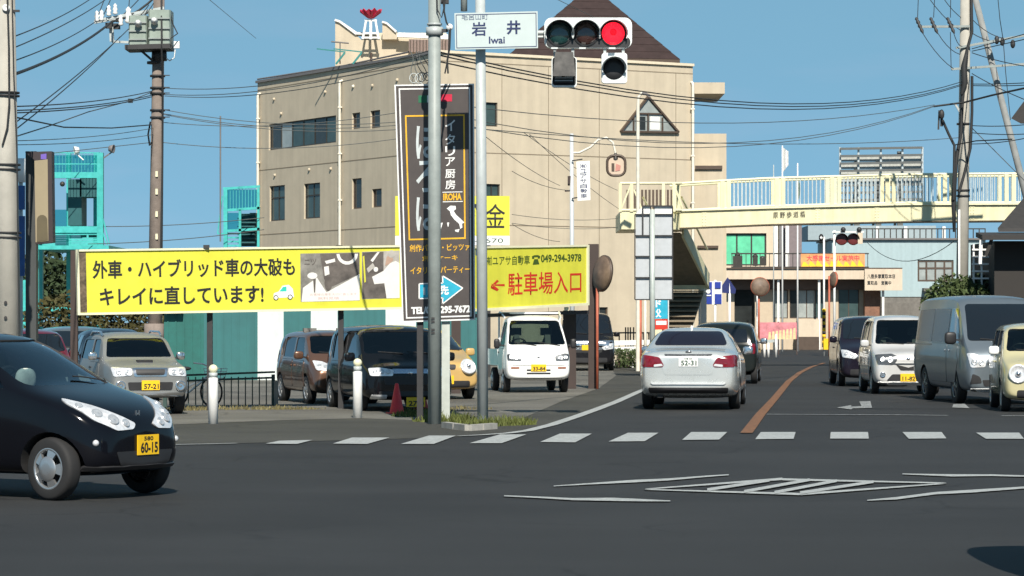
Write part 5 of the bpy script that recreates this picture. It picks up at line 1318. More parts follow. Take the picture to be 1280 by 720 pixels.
mb = MB(); mb.box((P(984, 0, UD + 2).x, UD + 2, hh_ / 2), (1.4, 3, hh_)); mb.build('stair_wing', mat('stair_grey', (.20, .17, .18), .8), ub)
tr = thing('terrace_railing', 'dark railing along the shop terrace holding the coloured banner', 'railing', P(990, 335, SD - 1.0))
for y in (317, 334):
    mb = MB(); mb.bar(P(914, y, SD - 1.0), P(1086, y, SD - 1.0), .07, .07); mb.build('rail', M['frame_dark'], tr)
for i in range(30):
    x = 915 + i * 5.85
    if x < 1087: mb = MB(); mb.bar(P(x, 317, SD - 1.0), P(x, 334, SD - 1.0), .035, .035); mb.build('baluster', M['frame_dark'], tr)
for i, (x, y0) in enumerate(((922, 320), (944, 323), (953, 326))):
    mb = MB(); a = P(x, 333.5, SD + .5); mb.box((a.x, SD + .5, a.z + .3), (.5 if i == 0 else .25, .4, .6 - .1 * i)); mb.ball((a.x, SD + .5, a.z + .66 - .1 * i), .16, 8, 6)
    tag(mb.build('terrace_stool', M['frame_dark']), ['dark bulky planter on the shop terrace under the green opening', 'dark stool on the shop terrace, middle of three', 'dark low stool on the shop terrace beside the flagpole'][i], 'stool')
def wavy(name, x0, y0, x1, y1, d, mats, parent, seed=1):
    f = pface(x0, y0, x1, y1, d); return f
bn = thing('banner', 'red and yellow printed banner tied to the shop terrace railing', 'banner', P(1041, 334, SD - 1.15))
f = pface(1001, 317, 1081, 334, SD - 1.15)
mb = MB(); f.pslab(mb, 1001, 317.3, 1081, 333.5, 0, .02); mb.build('cloth', mat('banner_orange', (.75, .30, .12), .7, var=.35, scale=1.5), bn)
mb = MB()
for i in range(9): f.ppoly(mb, [(1002 + i * 8.7, 333), (1004 + i * 8.7, 327 - (i % 3)), (1007 + i * 8.7, 328), (1012 + i * 8.5, 333)], .022, .004)
mb.build('grass_print', mat('banner_yellow', (.72, .58, .03), .7), bn)
f.text('大感謝セール実施中', 1008, 319, 1074, 326.5, mat('banner_red', (.60, .02, .06), .7), bn, .024, .012)
lb = thing('blue_building', 'pale blue rendered building with roof railing at right beyond the footbridge', 'building', P(1135, 402, 175) - Vector((0, 0, 1.55)))
LD = 175.0
a3, b3 = P(1040, 402, LD), P(1232, 402, LD); s0, z1 = (1147 - 1040) / FPX * LD, EYE + (HORY - 325) / FPX * LD; s1, z0 = (1192 - 1040) / FPX * LD, EYE + (HORY - 352) / FPX * LD
zt_ = EYE + (HORY - 300) / FPX * LD; mb = MB(); pb_ = wall_holes(mb, (a3.x, LD, 0), (1, 0, 0), b3.x - a3.x, EYE + (HORY - 371) / FPX * LD, zt_, [(s0, s1, z0, z1)], .25); mb.build('wall', M['lightblue_wall'], lb)
window(pb_, (s0, s1, z0, z1), lb, M['frame_brown'], M['pane_curtain'], 4, split=.62, fw=.11)
mb = MB(); mb.box(((a3.x + b3.x) / 2, LD + 4.3, zt_ / 2), (b3.x - a3.x - .02, 8, zt_ - .04)); mb.build('rear_wall', M['lightblue_wall'], lb)
mb = MB(); zb_ = EYE + (HORY - 371) / FPX * LD; mb.box(((a3.x + b3.x) / 2, LD + .1, zb_ / 2 - .01), (b3.x - a3.x, .1, zb_)); mb.build('lower_wall', M['grey_wall'], lb)
mb = MB(); mb.box(((a3.x + b3.x) / 2, LD + 4, zt_ + .06), (b3.x - a3.x + .2, 8.4, .10)); mb.build('coping', M['parapet_grey'], lb)
for y in (286, 299):
    mb = MB(); mb.bar(P(1075, y, LD + .2), P(1232, y, LD + .2), .07, .07); mb.build('roof_rail', M['frame_dark'], lb)
for i in range(22):
    x = 1076 + i * 7.4; mb = MB(); mb.bar(P(x, 286, LD + .2), P(x, 300, LD + .2), .06, .06); mb.build('railing_post', M['frame_dark'], lb)
sblk('rooftop_room', mat('room_bluegrey', (.30, .37, .40), .8, var=.08), 1010, 1170, 282, 300, LD + 3, 4, lb)
for x in (1097, 1132, 1180):
    sblk('rooftop_column', M['white_paint'], x - 2, x + 2, 283, 299.5, LD + 2.6, .3, lb)
sblk('garden_wall', M['grey_wall'], 1103, 1142, 379, 440, LD - 6, .4, lb, True)
sblk('window_awning', M['grey_wall'], 1155, 1180, 360, 364, LD - .8, .8, lb)
bb = thing('billboard_frame', 'bare back of a large rooftop billboard frame seen above the footbridge', 'billboard', P(1101, 300, 178))
for i in range(9):
    y = 186 + i * 9.2; mb = MB(); mb.bar(P(1050, y, 178), P(1153, y - 1.5, 178), .10, .14); mb.build('rail', mat('galv_dark', (.10, .11, .11), .6) if i == 0 else bpy.data.materials['galv_dark'], bb)
for i, x in enumerate((1050, 1073, 1101, 1128, 1153)):
    mb = MB(); mb.bar(P(x, 184, 178.2), P(x, 262, 178.2), .12, .12); mb.build('upright', M['baluster'], bb)
for x in (1071, 1098, 1125):
    mb = MB(); mb.bar(P(x, 200 - (x - 1071) * .2, 178.6), P(x, 300, 178.6), .34, .3); mb.bar(P(x, 215, 178.7), P(x - 8, 298, 182), .15, .15); mb.build('support_leg', bpy.data.materials['galv_dark'], bb)
for i in range(4):
    for j, (x0, x1) in enumerate(((1051, 1072), (1074, 1100), (1102, 1127), (1129, 1152))):
        mb = MB(); a, b = P(x0, 202 + i * 9.2, 178.35), P(x1, 195 + i * 9.2, 178.35); mb.prism([(a.x, 178.35, a.z), (b.x, 178.35, a.z), (b.x, 178.35, b.z), (a.x, 178.35, b.z)], (0, .03, 0)); mb.build('panel', mat('panel_back', (.40, .42, .40), .6, var=.2) if i + j == 0 else bpy.data.materials['panel_back'], bb)
for i in range(18):
    x = 1051 + i * 6; mb = MB(); mb.bar(P(x, 231, 178.1), P(x, 258, 178.1), .05, .05); mb.build('lattice_bar', bpy.data.materials['galv_dark'], bb)

# dark roofed house at the right edge
dh = thing('dark_house', 'dark roofed house in shade at the right edge beside the utility pole', 'house', P(1270, 402, 84) - Vector((0, 0, 1.55)))
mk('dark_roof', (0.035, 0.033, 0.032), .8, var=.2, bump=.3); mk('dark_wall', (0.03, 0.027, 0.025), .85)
ze, zr_ = P(0, 300, 84).z, P(0, 262, 88).z
x0, x1 = P(1228, 0, 84).x, P(1228, 0, 84).x + 9
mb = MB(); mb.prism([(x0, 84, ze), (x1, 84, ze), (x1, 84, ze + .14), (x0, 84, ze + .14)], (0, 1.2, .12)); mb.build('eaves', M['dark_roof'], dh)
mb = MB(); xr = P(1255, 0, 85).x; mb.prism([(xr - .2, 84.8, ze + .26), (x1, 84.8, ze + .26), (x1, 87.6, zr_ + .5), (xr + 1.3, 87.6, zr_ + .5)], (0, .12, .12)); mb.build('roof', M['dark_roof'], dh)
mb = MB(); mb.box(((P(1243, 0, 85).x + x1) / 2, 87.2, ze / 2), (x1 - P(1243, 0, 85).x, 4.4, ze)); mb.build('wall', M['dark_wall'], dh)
mb = MB(); mb.bar(P(1225, 330, 84.2), P(1226, 300, 84.2), .09, .09); mb.build('porch_post', M['white_paint'], dh)
mb = MB(); mb.bar(P(1232, 320, 84.2), P(1240, 298, 84.2), .09, .09); mb.build('eaves_brace', M['dark_wall'], dh)
for i in range(5):
    mb = MB(); y = 312 + i * 9; mb.bar(P(1215, y, 86), P(1240, y, 86), .05, .05); mb.build('lattice_rail', M['white_paint'], dh)
for x in (1217, 1227, 1237):
    mb = MB(); mb.bar(P(x, 305, 86.05), P(x, 372, 86.05), .05, .05); mb.build('lattice_upright', M['white_paint'], dh)
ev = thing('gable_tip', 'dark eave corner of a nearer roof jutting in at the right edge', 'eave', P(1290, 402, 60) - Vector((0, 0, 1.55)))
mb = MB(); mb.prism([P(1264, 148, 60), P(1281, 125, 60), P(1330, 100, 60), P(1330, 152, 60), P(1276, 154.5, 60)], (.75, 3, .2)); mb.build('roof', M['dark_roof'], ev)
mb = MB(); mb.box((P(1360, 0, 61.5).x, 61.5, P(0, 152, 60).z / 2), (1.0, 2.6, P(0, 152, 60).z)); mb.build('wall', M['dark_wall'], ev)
# greenery
b0 = P(1205, 402, 86) - Vector((0, 0, 1.55))
shrub('garden_shrub', 'olive green garden shrub beside the utility pole behind the silver van', 'shrub', b0 - Vector((.6, 0, 0)), [(P(1192, 366, 86), (.70, .7, .60)), (P(1178, 371, 86), (.5, .6, .42)), (P(1200, 385, 86), (1.2, .9, .8))], 2600, .09, M['leaf'], 2)
shrub('garden_shrub', 'dark green clipped shrub in front of the dark roofed house', 'shrub', b0 + Vector((.7, .4, 0)), [(P(1224, 362, 86.5), (.55, .6, .5)), (P(1236, 366, 86.5), (.5, .5, .5)), (P(1224, 385, 86.5), (1.0, .9, .9))], 2600, .09, M['leaf_dark'], 4)
b1 = P(78, 402, 120) - Vector((0, 0, 1.55))
shrub('broadleaf_tree', 'dark broadleaf tree below the turquoise tower at far left', 'tree', b1, [(P(80, 360, 120), (1.6, 1.4, 1.2)), (P(60, 350, 121), (1.5, 1.4, 1.3)), (P(97, 368, 121), (1.4, 1.2, 1.0)), (P(40, 365, 120), (1.4, 1.3, 1.2))], 4200, .17, M['leaf_dark'], 6)
b1 = P(150, 402, 84) - Vector((0, 0, 1.55))
shrub('hedge', 'dark olive hedge behind the parked cars below the yellow billboard', 'hedge', b1, [(P(x, 418 - (k % 2) * 6, 84 + (k % 3) * .4), (.95, .7, 1.15)) for k, x in enumerate(range(66, 212, 22))], 5200, .10, leafmat('leaf_olive', (.065, .06, .022)), 8)
for i, x in enumerate((772, 785, 797)):
    shrub('hedge_bush', ['low green bush under the white guardrail beside the black van', 'low green bush under the white guardrail, middle one', 'low green bush under the white guardrail next to the silver sedan'][i], 'bush', P(x, 402, 96) - Vector((0, 0, 1.55)), [(P(x, 448, 96), (.32, .4, .34))], 500, .05, M['leaf'], 10 + i, 'bushes along the guardrail')
# ------------------------------------------------------------------ signs and street furniture
mk('sign_yellow', (0.66, 0.64, 0.055), .5, var=.06, scale=2.5, streak=.12, bump=.25, bscale=2.2)
mk('sign_white', (0.80, 0.81, 0.80), .45, var=.04, streak=.06)
mk('sign_cream', (0.74, 0.72, 0.50), .5, var=.06)
mk('sign_charcoal', (0.062, 0.052, 0.05), .5, var=.06)
mk('sign_red', (0.55, 0.03, 0.012), .5)
mk('gold', (0.75, 0.42, 0.02), .45)
mk('post_brown', (0.05, 0.034, 0.03), .7, var=.15, streak=.1)
mk('post_dark', (0.03, 0.03, 0.032), .6, var=.2)
mk('galvanised', (0.44, 0.48, 0.48), .42, .05, var=.12, scale=4, streak=.03)
mk('pole_greygreen', (0.27, 0.305, 0.295), .5, .0, var=.12, streak=.03)
mk('pole_concrete', (0.40, 0.385, 0.34), .85, var=.12, scale=3, streak=.22, bump=.2)
mk('pole_weathered', (0.23, 0.19, 0.165), .9, var=.22, scale=4, streak=.3, bump=.3)
mk('orange_post', (0.42, 0.11, 0.06), .6, var=.2)
mk('mirror_back', (0.15, 0.105, 0.075), .6, var=.35, scale=5)
mk('blue_sign', (0.015, 0.04, 0.30), .45)
mk('cyan_sign', (0.02, 0.36, 0.52), .45)
mk('cone_red', (0.72, 0.03, 0.035), .5, var=.1)
mk('cable_black', (0.02, 0.022, 0.024), .7, var=0)
mk('cable_grey', (0.09, 0.10, 0.10), .7, var=0)
def rawbase(px, d): p = P(px, HORY, d); return Vector((p.x, d, 0))
def post(name, m, px, y0, d, r, parent, y1=None, n=14, r1=None):
    p = rawbase(px, d); top = P(px, y0, d); b = p if y1 is None else P(px, y1, d); mb = MB(); mb.cyl(b, top, r, r1, n); return mb.build(name, m, parent)
# --- long yellow billboard
D0, D1 = 49.0, 51.4
yb = thing('yellow_billboard', 'long yellow billboard with black Japanese lettering and two photos on brown posts', 'billboard', rawbase(260, 49.8))
f = Face(P(95, 312, D0), P(506, 306.5, D1), P(97, 394, D0), P(506, 386.5, D1), (95, 312, 506, 390.2))
mb = MB(); f.slab(mb, .004, .02, .999, .98, -.05, .05); mb.build('panel', M['sign_yellow'], yb)
mb = MB(); f.slab(mb, .004, .04, .028, .96, .001, .004); mb.build('peeling_edge', mat('flaked_brown', (.12, .09, .06), .9, var=.9, scale=9), yb)
mb = MB()
for u0, v0, u1, v1 in ((0, 0, 1, .03), (0, .965, 1, 1.0), (0, .03, .007, .965), (.993, .03, 1, .965)): f.slab(mb, u0, v0, u1, v1, -.055, .085)
mb.build('frame', M['sign_cream'], yb)
f.text('外車・ハイブリッド車の大破も', 114, 325, 364, 347.5, M['ink'], yb, .004, .025)
f.text('キレイに直しています!', 122, 357.5, 324, 379.5, M['ink'], yb, .004, .025)
mk('photo_grey', (.22, .21, .19), .6, var=.5, scale=3.5); mk('photo_dark', (.11, .095, .085), .6, var=.5, scale=4); mk('photo_white', (.70, .69, .66), .6, var=.06); mk('photo_mid', (.38, .36, .33), .6, var=.3, scale=5); mk('photo_skin', (.42, .28, .21), .6)
def pp(name, m, pts, off): mb = MB(); f.ppoly(mb, pts, off, .0012); return mb.build(name, m, yb)
def disc(x, y, rx, ry, n=14, a0=0, a1=2 * math.pi): return [(x + rx * math.cos(a0 + (a1 - a0) * i / n), y + ry * math.sin(a0 + (a1 - a0) * i / n)) for i in range(n)]
pp('photo_print', M['photo_grey'], [(371, 320.5), (447, 320), (447, 378.5), (371, 379)], .002)
pp('photo_print', M['photo_dark'], [(396, 321), (446.5, 320.5), (446.5, 346), (412, 361), (401, 352)], .0035)
pp('photo_print', M['photo_white'], [(372, 379), (374, 362), (392, 350), (404, 368), (446.8, 346.5), (446.8, 378.4)], .0045)
pp('photo_print', M['photo_white'], disc(386, 347.5, 6.5, 4), .0058); pp('photo_print', M['photo_dark'], [(387, 352), (390.5, 351), (389.5, 368), (388, 368)], .0058)
pp('photo_print', M['photo_white'], [(402, 330), (415, 327), (415.5, 331), (404, 333.5)], .0058); pp('photo_print', M['photo_white'], [(401, 337), (407, 336), (408, 346), (402, 348)], .0058)
pp('photo_print', M['photo_dark'], disc(406.5, 357, 5, 9.5), .0062)
for i in range(9):
    a = math.pi * (.02 + .96 * i / 9); b = math.pi * (.02 + .96 * (i + 1) / 9); c = (431, 320.8)
    pp('photo_print', M['photo_white'], [(c[0] + 14 * math.cos(a), c[1] + 14 * math.sin(a)), (c[0] + 14 * math.cos(b), c[1] + 14 * math.sin(b)), (c[0] + 10 * math.cos(b), c[1] + 10 * math.sin(b)), (c[0] + 10 * math.cos(a), c[1] + 10 * math.sin(a))], .0058)
f.text('ニツ', 376, 327, 391, 335, M['photo_dark'], yb, .0052, .02)
f.text('お客様の車を大切に直します', 383, 369, 443, 372, mat('photo_pink', (.55, .35, .33), .6), yb, .0062, .0); f.text('無料見積', 393, 373.5, 420, 377, bpy.data.materials['photo_pink'], yb, .0062, .0)
pp('photo_print', M['photo_mid'], [(450, 319.5), (499, 318.5), (499, 376.5), (450, 377)], .002)
pp('photo_print', M['photo_dark'], [(450.5, 320), (478, 319.5), (478, 345), (482, 358), (481.5, 376.5), (450.5, 376.5)], .0035)
pp('photo_print', M['photo_white'], [(463, 350), (478, 343), (486, 334), (494, 331), (499, 334), (499, 376.3), (482, 376.6), (479, 358), (466, 359)], .0048)
pp('photo_print', M['photo_skin'], [(480, 337), (482, 326), (488, 322), (491, 330), (485, 335)], .0058); pp('photo_print', M['photo_mid'], disc(488.5, 322.5, 5.2, 4.6), .0066)
pp('photo_print', M['photo_white'], [(461, 330), (470, 320), (473, 320), (464, 332)], .0058); pp('photo_print', M['photo_white'], disc(468, 341, 3, 3), .0058); pp('photo_print', M['photo_mid'], [(456, 340), (464, 333), (467, 338), (458, 345)], .0058)
pp('photo_print', M['sign_yellow'], [(451, 325), (453, 324), (455, 356), (453, 357)], .0058)
# little car emblem
for pts, m in (([(336, 374), (337, 368), (343, 366), (348, 359), (356, 358), (361, 363), (362.5, 373)], 'sign_white'), ([(344, 366), (348.5, 360.5), (353, 360), (353, 366)], 'teal_emblem'), (disc(339.5, 373.5, 3.2, 3.2), 'ink'), (disc(357.5, 373, 3.2, 3.2), 'ink'), (disc(339.5, 373.5, 2.2, 2.2), 'sign_white'), (disc(357.5, 373, 2.2, 2.2), 'sign_white')):
    if m == 'teal_emblem' and m not in M: mk('teal_emblem', (.03, .50, .40), .5)
    pp('car_emblem', M[m], pts, .003 if m == 'sign_white' and len(pts) < 10 else .0045 if m != 'sign_white' else .006)
for x, d in ((92.5, D0 + .14), (262, 50.09), (426, 51.08)):
    a = rawbase(x, d); t = P(x, 313, d); mb = MB(); mb.box(((a.x), d + .04, t.z / 2), (.12 if x < 100 else .095, .1, t.z)); mb.build('post', M['post_brown'] if x < 100 else M['post_dark'], yb)
mb = MB(); c = P(258, 312, 49.9); mb.box(c + Vector((0, 0, .05)), (.10, .08, .06)); mb.build('lamp_bracket', M['post_dark'], yb)
mb = MB(); c = P(424, 309, 51); mb.box(c, (.12, .1, .07)); mb.build('lamp_bracket', M['post_dark'], yb)
# --- yellow car park entrance sign
E0, E1 = 61.5, 65.5
ye = thing('parking_sign', 'yellow car park entrance sign with red lettering and arrow above the white truck', 'sign', rawbase(712, 66))
f = Face(P(560, 308.5, E0), P(735.5, 306, E1), P(560, 391, E0), P(735.5, 381.5, E1), (560, 308, 735.5, 386.2))
mb = MB(); f.slab(mb, 0, .02, .998, .98, -.06, .06); mb.build('panel', M['sign_yellow'], ye)
mb = MB()
for u0, v0, u1, v1 in ((0, 0, 1, .03), (0, .96, 1, 1.0), (.985, .03, 1, .96)): f.slab(mb, u0, v0, u1, v1, -.06, .09)
mb.build('frame', M['sign_cream'], ye)
mk('ink_greenish', (.05, .09, .01), .6)
f.text('㈲ユアサ自動車', 605, 320, 659.5, 331.8, M['ink_greenish'], ye, .004, .012); f.text('049-294-3978', 673.5, 319.5, 726, 329.5, M['ink_greenish'], ye, .004, .03)
mb = MB(); f.ppoly(mb, [(662.5, 324.5), (662, 321.5), (665, 320), (670, 320), (672.5, 321.5), (672, 324.3), (669.5, 324.3), (669.5, 322.5), (665, 322.5), (665, 324.5)], .004, .001); f.ppoly(mb, [(665, 325), (669.5, 325), (671.5, 331.5), (663, 331.8)], .004, .001); mb.build('telephone_print', M['ink_greenish'], ye)
f.text('←', 611, 349, 628, 363, M['sign_red'], ye, .004, .03)
f.text('駐車場入口', 632, 341, 726, 369.5, M['sign_red'], ye, .004, .009)
for x, d, w in ((712, 66.1, .30), (742, 66.3, .24), (570, 61.7, .2)):
    a = rawbase(x, d); zt_ = P(x, 305 if x > 740 else 388, d).z; mb = MB(); mb.box((a.x, d + .07, zt_ / 2), (w, .14, zt_)); mb.build('post', M['post_brown'], ye)
mb = MB(); mb.bar(P(735, 390, 66), P(560, 396, 62), .06, .08); mb.build('lower_rail', M['post_dark'], ye)
mb = MB(); mb.box(P(708, 386, 65), (.1, .1, .08)); mb.build('lamp_bracket', M['sign_cream'], ye)
# --- black restaurant sign
RD = 44.6
rs = thing('restaurant_sign', 'tall charcoal Italian restaurant sign with gold border, boot shaped map and cyan arrow', 'sign', rawbase(557, RD + .1))
f = Face(P(493, 106, RD), P(592.5, 104.5, RD), P(503, 403, RD), P(594, 400, RD), (493, 105.2, 592.5, 401.5))
def fx(x, y):                                           # photo pixel on the slightly tapered face -> face pixel
    v = (y - f.rect[1]) / (f.rect[3] - f.rect[1]); xl = 493 + 10 * v; xr = 592.5 + 1.5 * v
    return 493 + (x - xl) / (xr - xl) * 99.5, y
mb = MB(); f.slab(mb, 0, 0, 1, 1, -.16, .16); mb.build('panel', M['sign_charcoal'], rs)
mb = MB(); f.frame(mb, 493, 105.2, 592.5, 401.5, 1.7, .0, .012); f.frame(mb, 498.2, 109.8, 587.6, 397, 1.7, .0, .005); mb.build('white_border', M['sign_white'], rs)
mb = MB(); f.frame(mb, 505, 143.5, 580.5, 299.5, 1.9, .0, .004); mb.build('gold_border', M['gold'], rs)
def rp(m, pts, name='print', off=.001): mb = MB(); f.ppoly(mb, [fx(*p) for p in pts], off, .003); return mb.build(name, m, rs)
rp(mat('flag_green', (.01, .13, .06), .5), [(523, 119), (534, 119), (534, 128), (523, 128)], 'flag_print'); rp(M['sign_white'], [(534, 119), (550, 119), (550, 128), (534, 128)], 'flag_print', .0005); rp(mat('flag_red', (.55, .01, .05), .5), [(551, 118), (565, 118), (565, 127), (551, 127)], 'flag_print')
def rt(body, x0, y0, x1, y1, m, b=.03, off=.003):
    a, _ = fx(x0, (y0 + y1) / 2); c, _ = fx(x1, (y0 + y1) / 2); f.text(body, a, y0, c, y1, m, rs, off, b)
for ch, y0, y1 in (('イ', 150, 164), ('タ', 168, 181), ('リ', 183, 195), ('ア', 197, 208), ('厨', 212, 223), ('房', 225, 237)): rt(ch, 556.5, y0, 569, y1, M['sign_white'], .012)
for ch, y0, y1 in (('ほ', 157, 198), ('ろ', 200, 240), ('は', 246, 288)): rt(ch, 520, y0, 548, y1, mat('pale_print', (.50, .55, .56), .5) if ch == 'ほ' else bpy.data.materials['pale_print'], .012)
rt('IROHA', 554, 242, 577, 251, M['gold'], .04); rp(M['sign_white'], [(553, 240), (578, 240), (578, 241), (553, 241)]); rp(M['sign_white'], [(553.5, 252), (578.5, 252), (578.5, 253), (553.5, 253)])
rp(M['sign_white'], [(558.5, 261), (563, 257.5), (569.5, 258), (570, 262), (567, 264), (570, 269), (576, 274.5), (580.5, 279), (577.5, 280.5), (578, 285), (575.5, 287), (574, 280.5), (568, 275), (563.5, 269), (562.5, 264.5)], 'boot_map')
rp(M['sign_white'], [(568.5, 288), (574.5, 287), (573, 291), (569.5, 290)], 'boot_map'); rp(M['sign_white'], [(548.5, 279), (553.5, 278.5), (551, 287), (549.5, 286)], 'boot_map'); rp(M['sign_white'], [(558.8, 278.5), (561.5, 278.5), (560.5, 284), (559.5, 283)], 'boot_map')
rt('創作パスタ・ピッツァ', 512, 305, 587, 314, M['gold'], .012); rt('創作ケーキ', 528, 319, 572, 326, M['gold'], .012); rt('イタリアンパーティー', 513, 333, 587.5, 342, M['gold'], .012)
rp(M['cyan_sign'], [(525, 355), (554, 355), (554, 346.5), (577, 361), (554, 378), (554, 371.5), (525, 371.5)], 'arrow_print', .001)
for a, b in (((524, 354), (553.5, 354)), ((553.5, 354), (553.2, 345)), ((553.2, 345), (578.5, 361)), ((578.5, 361), (553.2, 380)), ((553.2, 380), (553.5, 372.5)), ((553.5, 372.5), (524, 372.5)), ((524, 372.5), (524, 354))):
    d = Vector((b[0] - a[0], b[1] - a[1])).normalized(); n = Vector((-d.y, d.x)) * .75
    rp(M['sign_white'], [(a[0] + n.x, a[1] + n.y), (b[0] + n.x, b[1] + n.y), (b[0] - n.x, b[1] - n.y), (a[0] - n.x, a[1] - n.y)], 'arrow_outline', .0045)
rt('1F 洗', 529, 357, 561, 369, M['sign_white'], .03, .006)
rt('TEL/049-295-7672', 514, 382.5, 588, 392, M['sign_white'], .045)
mb = MB(); a = rawbase(557, RD - .02); zt_ = P(0, 402, RD).z; mb.box((a.x, RD + .1, zt_ / 2), (.125, .1, zt_)); mb.build('post', mat('post_pale', (.50, .54, .50), .6, var=.12, streak=.3), rs)
mb = MB(); a = rawbase(525, RD); mb.box((a.x, RD + .1, zt_ / 2), (.10, .1, zt_)); mb.build('post', M['post_dark'], rs)
mb = MB(); mb.tube([P(597, 108, RD + .05), P(598, 300, RD + .05)], .022, 6); mb.box(P(597.5, 316, RD), (.08, .08, .08)); mb.tube([P(598, 318, RD), P(597, 326, RD), P(599, 332, RD), P(598, 345, RD)], .014, 5); mb.build('side_conduit', M['sign_white'], rs)
# --- yellow sign behind with one big character
y2 = thing('yellow_sign', 'square yellow sign with a big black character behind the black restaurant sign', 'sign', rawbase(622, 80))
f = pface(494, 245, 638, 308, 80)
mb = MB(); f.pslab(mb, 494, 245, 637, 294.5, -.1, .1); mb.build('panel', M['sign_yellow'], y2)
mb = MB(); f.pslab(mb, 494, 294.8, 637, 306.5, -.1, .1); mb.build('lower_panel', M['sign_white'], y2)
f.text('金', 606.5, 255, 631.5, 285, M['ink'], y2, .004, .006); f.text('294-0670', 570, 298, 629, 303.5, M['ink_green'], y2, .004, .0); f.text('現', 575, 255, 600, 285, M['ink'], y2, .004, .045)
for x in (520, 610):
    a = rawbase(x, 80); zt_ = P(0, 306, 80).z; mb = MB(); mb.box((a.x, 80.14, zt_ / 2), (.14, .1, zt_)); mb.build('post', M['post_dark'], y2)
# --- round pole 543 (grey-green, tall) with cable clutter
pg = thing('steel_pole', 'tall grey green steel pole standing in front of the black restaurant sign', 'pole', rawbase(543, 43.5))
a = rawbase(543.2, 43.5); mb = MB(); mb.cyl(a, P(543, -60, 43.5), .102, .092, 20); mb.build('shaft', M['pole_greygreen'], pg)
mb = MB(); b = P(543.2, 40, 43.5); mb.cyl(b - Vector((0, 0, .05)), b + Vector((0, 0, .07)), .13, .13, 16); mb.cyl(b + Vector((0, -.0, .1)), b + Vector((0, 0, .13)), .115, .115, 16); mb.build('band', M['galvanised'], pg)
mb = MB(); mb.bar(P(543, 39, 43.45), P(560, 38, 43.45), .035, .05); mb.build('bracket_arm', M['post_dark'], pg)
mb = MB(); mb.lathe([(.05, -.02), (.05, .04), (.025, .05), (.0001, .06)], P(562, 34, 43.4), (0, -1, 0), 14); mb.build('insulator', M['sign_white'], pg)
mb = MB(); mb.tube([P(546, -5, 43.38), P(546.5, 12, 43.36), P(552, 22, 43.36), P(555, 10, 43.36), P(553, -4, 43.36)], .012, 5); mb.build('cable_loop', M['cable_black'], pg)
mb = MB(); mb.tube([P(556, -5, 43.36), P(555, 14, 43.36), P(558, 28, 43.36), P(563, 36, 43.36), P(562, 60, 43.36), P(559, 75, 43.36), P(560, 92, 43.36)], .014, 5); mb.tube([P(561.5, 38, 43.34), P(560.5, 70, 43.34), P(556, 92, 43.36)], .012, 5); mb.build('cable_loop', M['cable_black'], pg)
mb = MB(); mb.box(P(556, -2, 43.5), (.12, .12, .16)); mb.build('junction_box', M['post_dark'], pg)
mb = MB()
for y in (398, 412):
    for k in range(2): mb.box(P(541.5, y + k * 4, 43.5) + Vector((0, -.106, 0)), (.05, .012, .03))
mb.build('number_tag', M['post_dark'], pg)
rd = random.Random(11)
for k, x in enumerate((515, 520, 523, 527, 531)):
    q = P(x - 2, 64, 44.9); p = P(x + 2 + k, 97, 44.75); mb = MB(); mb.tube([q.lerp(p, t) + Vector((math.sin(t * 6 + k) * .03, 0, 0)) for t in [i / 9 for i in range(10)]], .007, 5); mb.build('cable_tail', M['cable_grey'], pg)
for k in range(6):
    c = P(517 + k * 3.4, 98 + rd.uniform(-3, 3), 44.72); r_ = rd.uniform(.05, .10); mb = MB()
    mb.tube([c + Vector((math.cos(t) * r_ * .8, math.sin(t) * .03, math.sin(t) * r_)) for t in [2 * math.pi * i / 14 for i in range(15)]], .007, 5); mb.build('cable_coil', M['cable_grey'] if k % 2 else M['galvanised'], pg)
mb = MB(); mb.cyl(P(571, -4, 43.4), P(571, -40, 43.4), .03, .03, 8); mb.cyl(P(580, 14, 43.5), P(580, -40, 43.5), .05, .05, 8); mb.build('conduit', M['pole_greygreen'], pg)
# --- signal pole with intersection name plate and signals
SGD = 43.3
sg_ = thing('signal_pole', 'galvanised steel pole carrying the white junction name plate and the red light', 'pole', rawbase(603, SGD))
a = rawbase(603.5, SGD); mb = MB(); mb.cyl(a, P(600, -60, SGD), .084, .074, 20); mb.build('shaft', M['galvanised'], sg_)
mb = MB(); mb.cyl(a, a + Vector((0, 0, .05)), .13, .12, 16); mb.build('foot_flange', M['galvanised'], sg_)
f = pface(568, 15, 672, 60, SGD - .25); f = Face(P(568, 16.5, SGD - .28), P(672, 14, SGD - .28), P(569, 62, SGD - .28), P(672.5, 60, SGD - .28), (568, 15.2, 672, 61))
ip = thing('name_plate', 'white junction name plate reading Iwai in dark blue on the signal pole', 'sign', P(620, 40, SGD - .26))
mb = MB(); f.slab(mb, 0, 0, 1, 1, -.03, .03); mb.build('panel', mat('plate_paleblue', (.50, .58, .58), .45, var=.03), ip)
navy = mat('navy_ink', (.012, .025, .10), .5)
mb = MB(); f.frame(mb, 569.6, 17.0, 670.4, 59.4, .9, .0005, .003); mb.build('border_print', navy, ip)
f.text('毛呂山町', 577, 16.9, 610, 24.2, mat('navy_pale', (.10, .14, .22), .5), ip, .0045, .005)
f.text('岩', 589, 27, 607.5, 44.5, navy, ip, .004, .018); f.text('井', 633, 26, 650.5, 43.5, navy, ip, .004, .03); f.text('Iwai', 610.5, 45.5, 630.5, 54.5, navy, ip, .004, .02)
mb = MB()
for y in (25, 50): mb.bar(P(601, y, SGD - .25), P(601, y, SGD + .1), .10, .05)
mb.build('clamp', M['galvanised'], ip)
mb = MB(); mb.tube([P(602, 40, SGD + .12), P(690, 41, SGD + .14), P(788, 42, SGD + .14)], .035, 8); mb.tube([P(602, 47, SGD + .12), P(690, 46, SGD + .14)], .022, 6); mb.build('mast_arm', M['galvanised'], sg_)
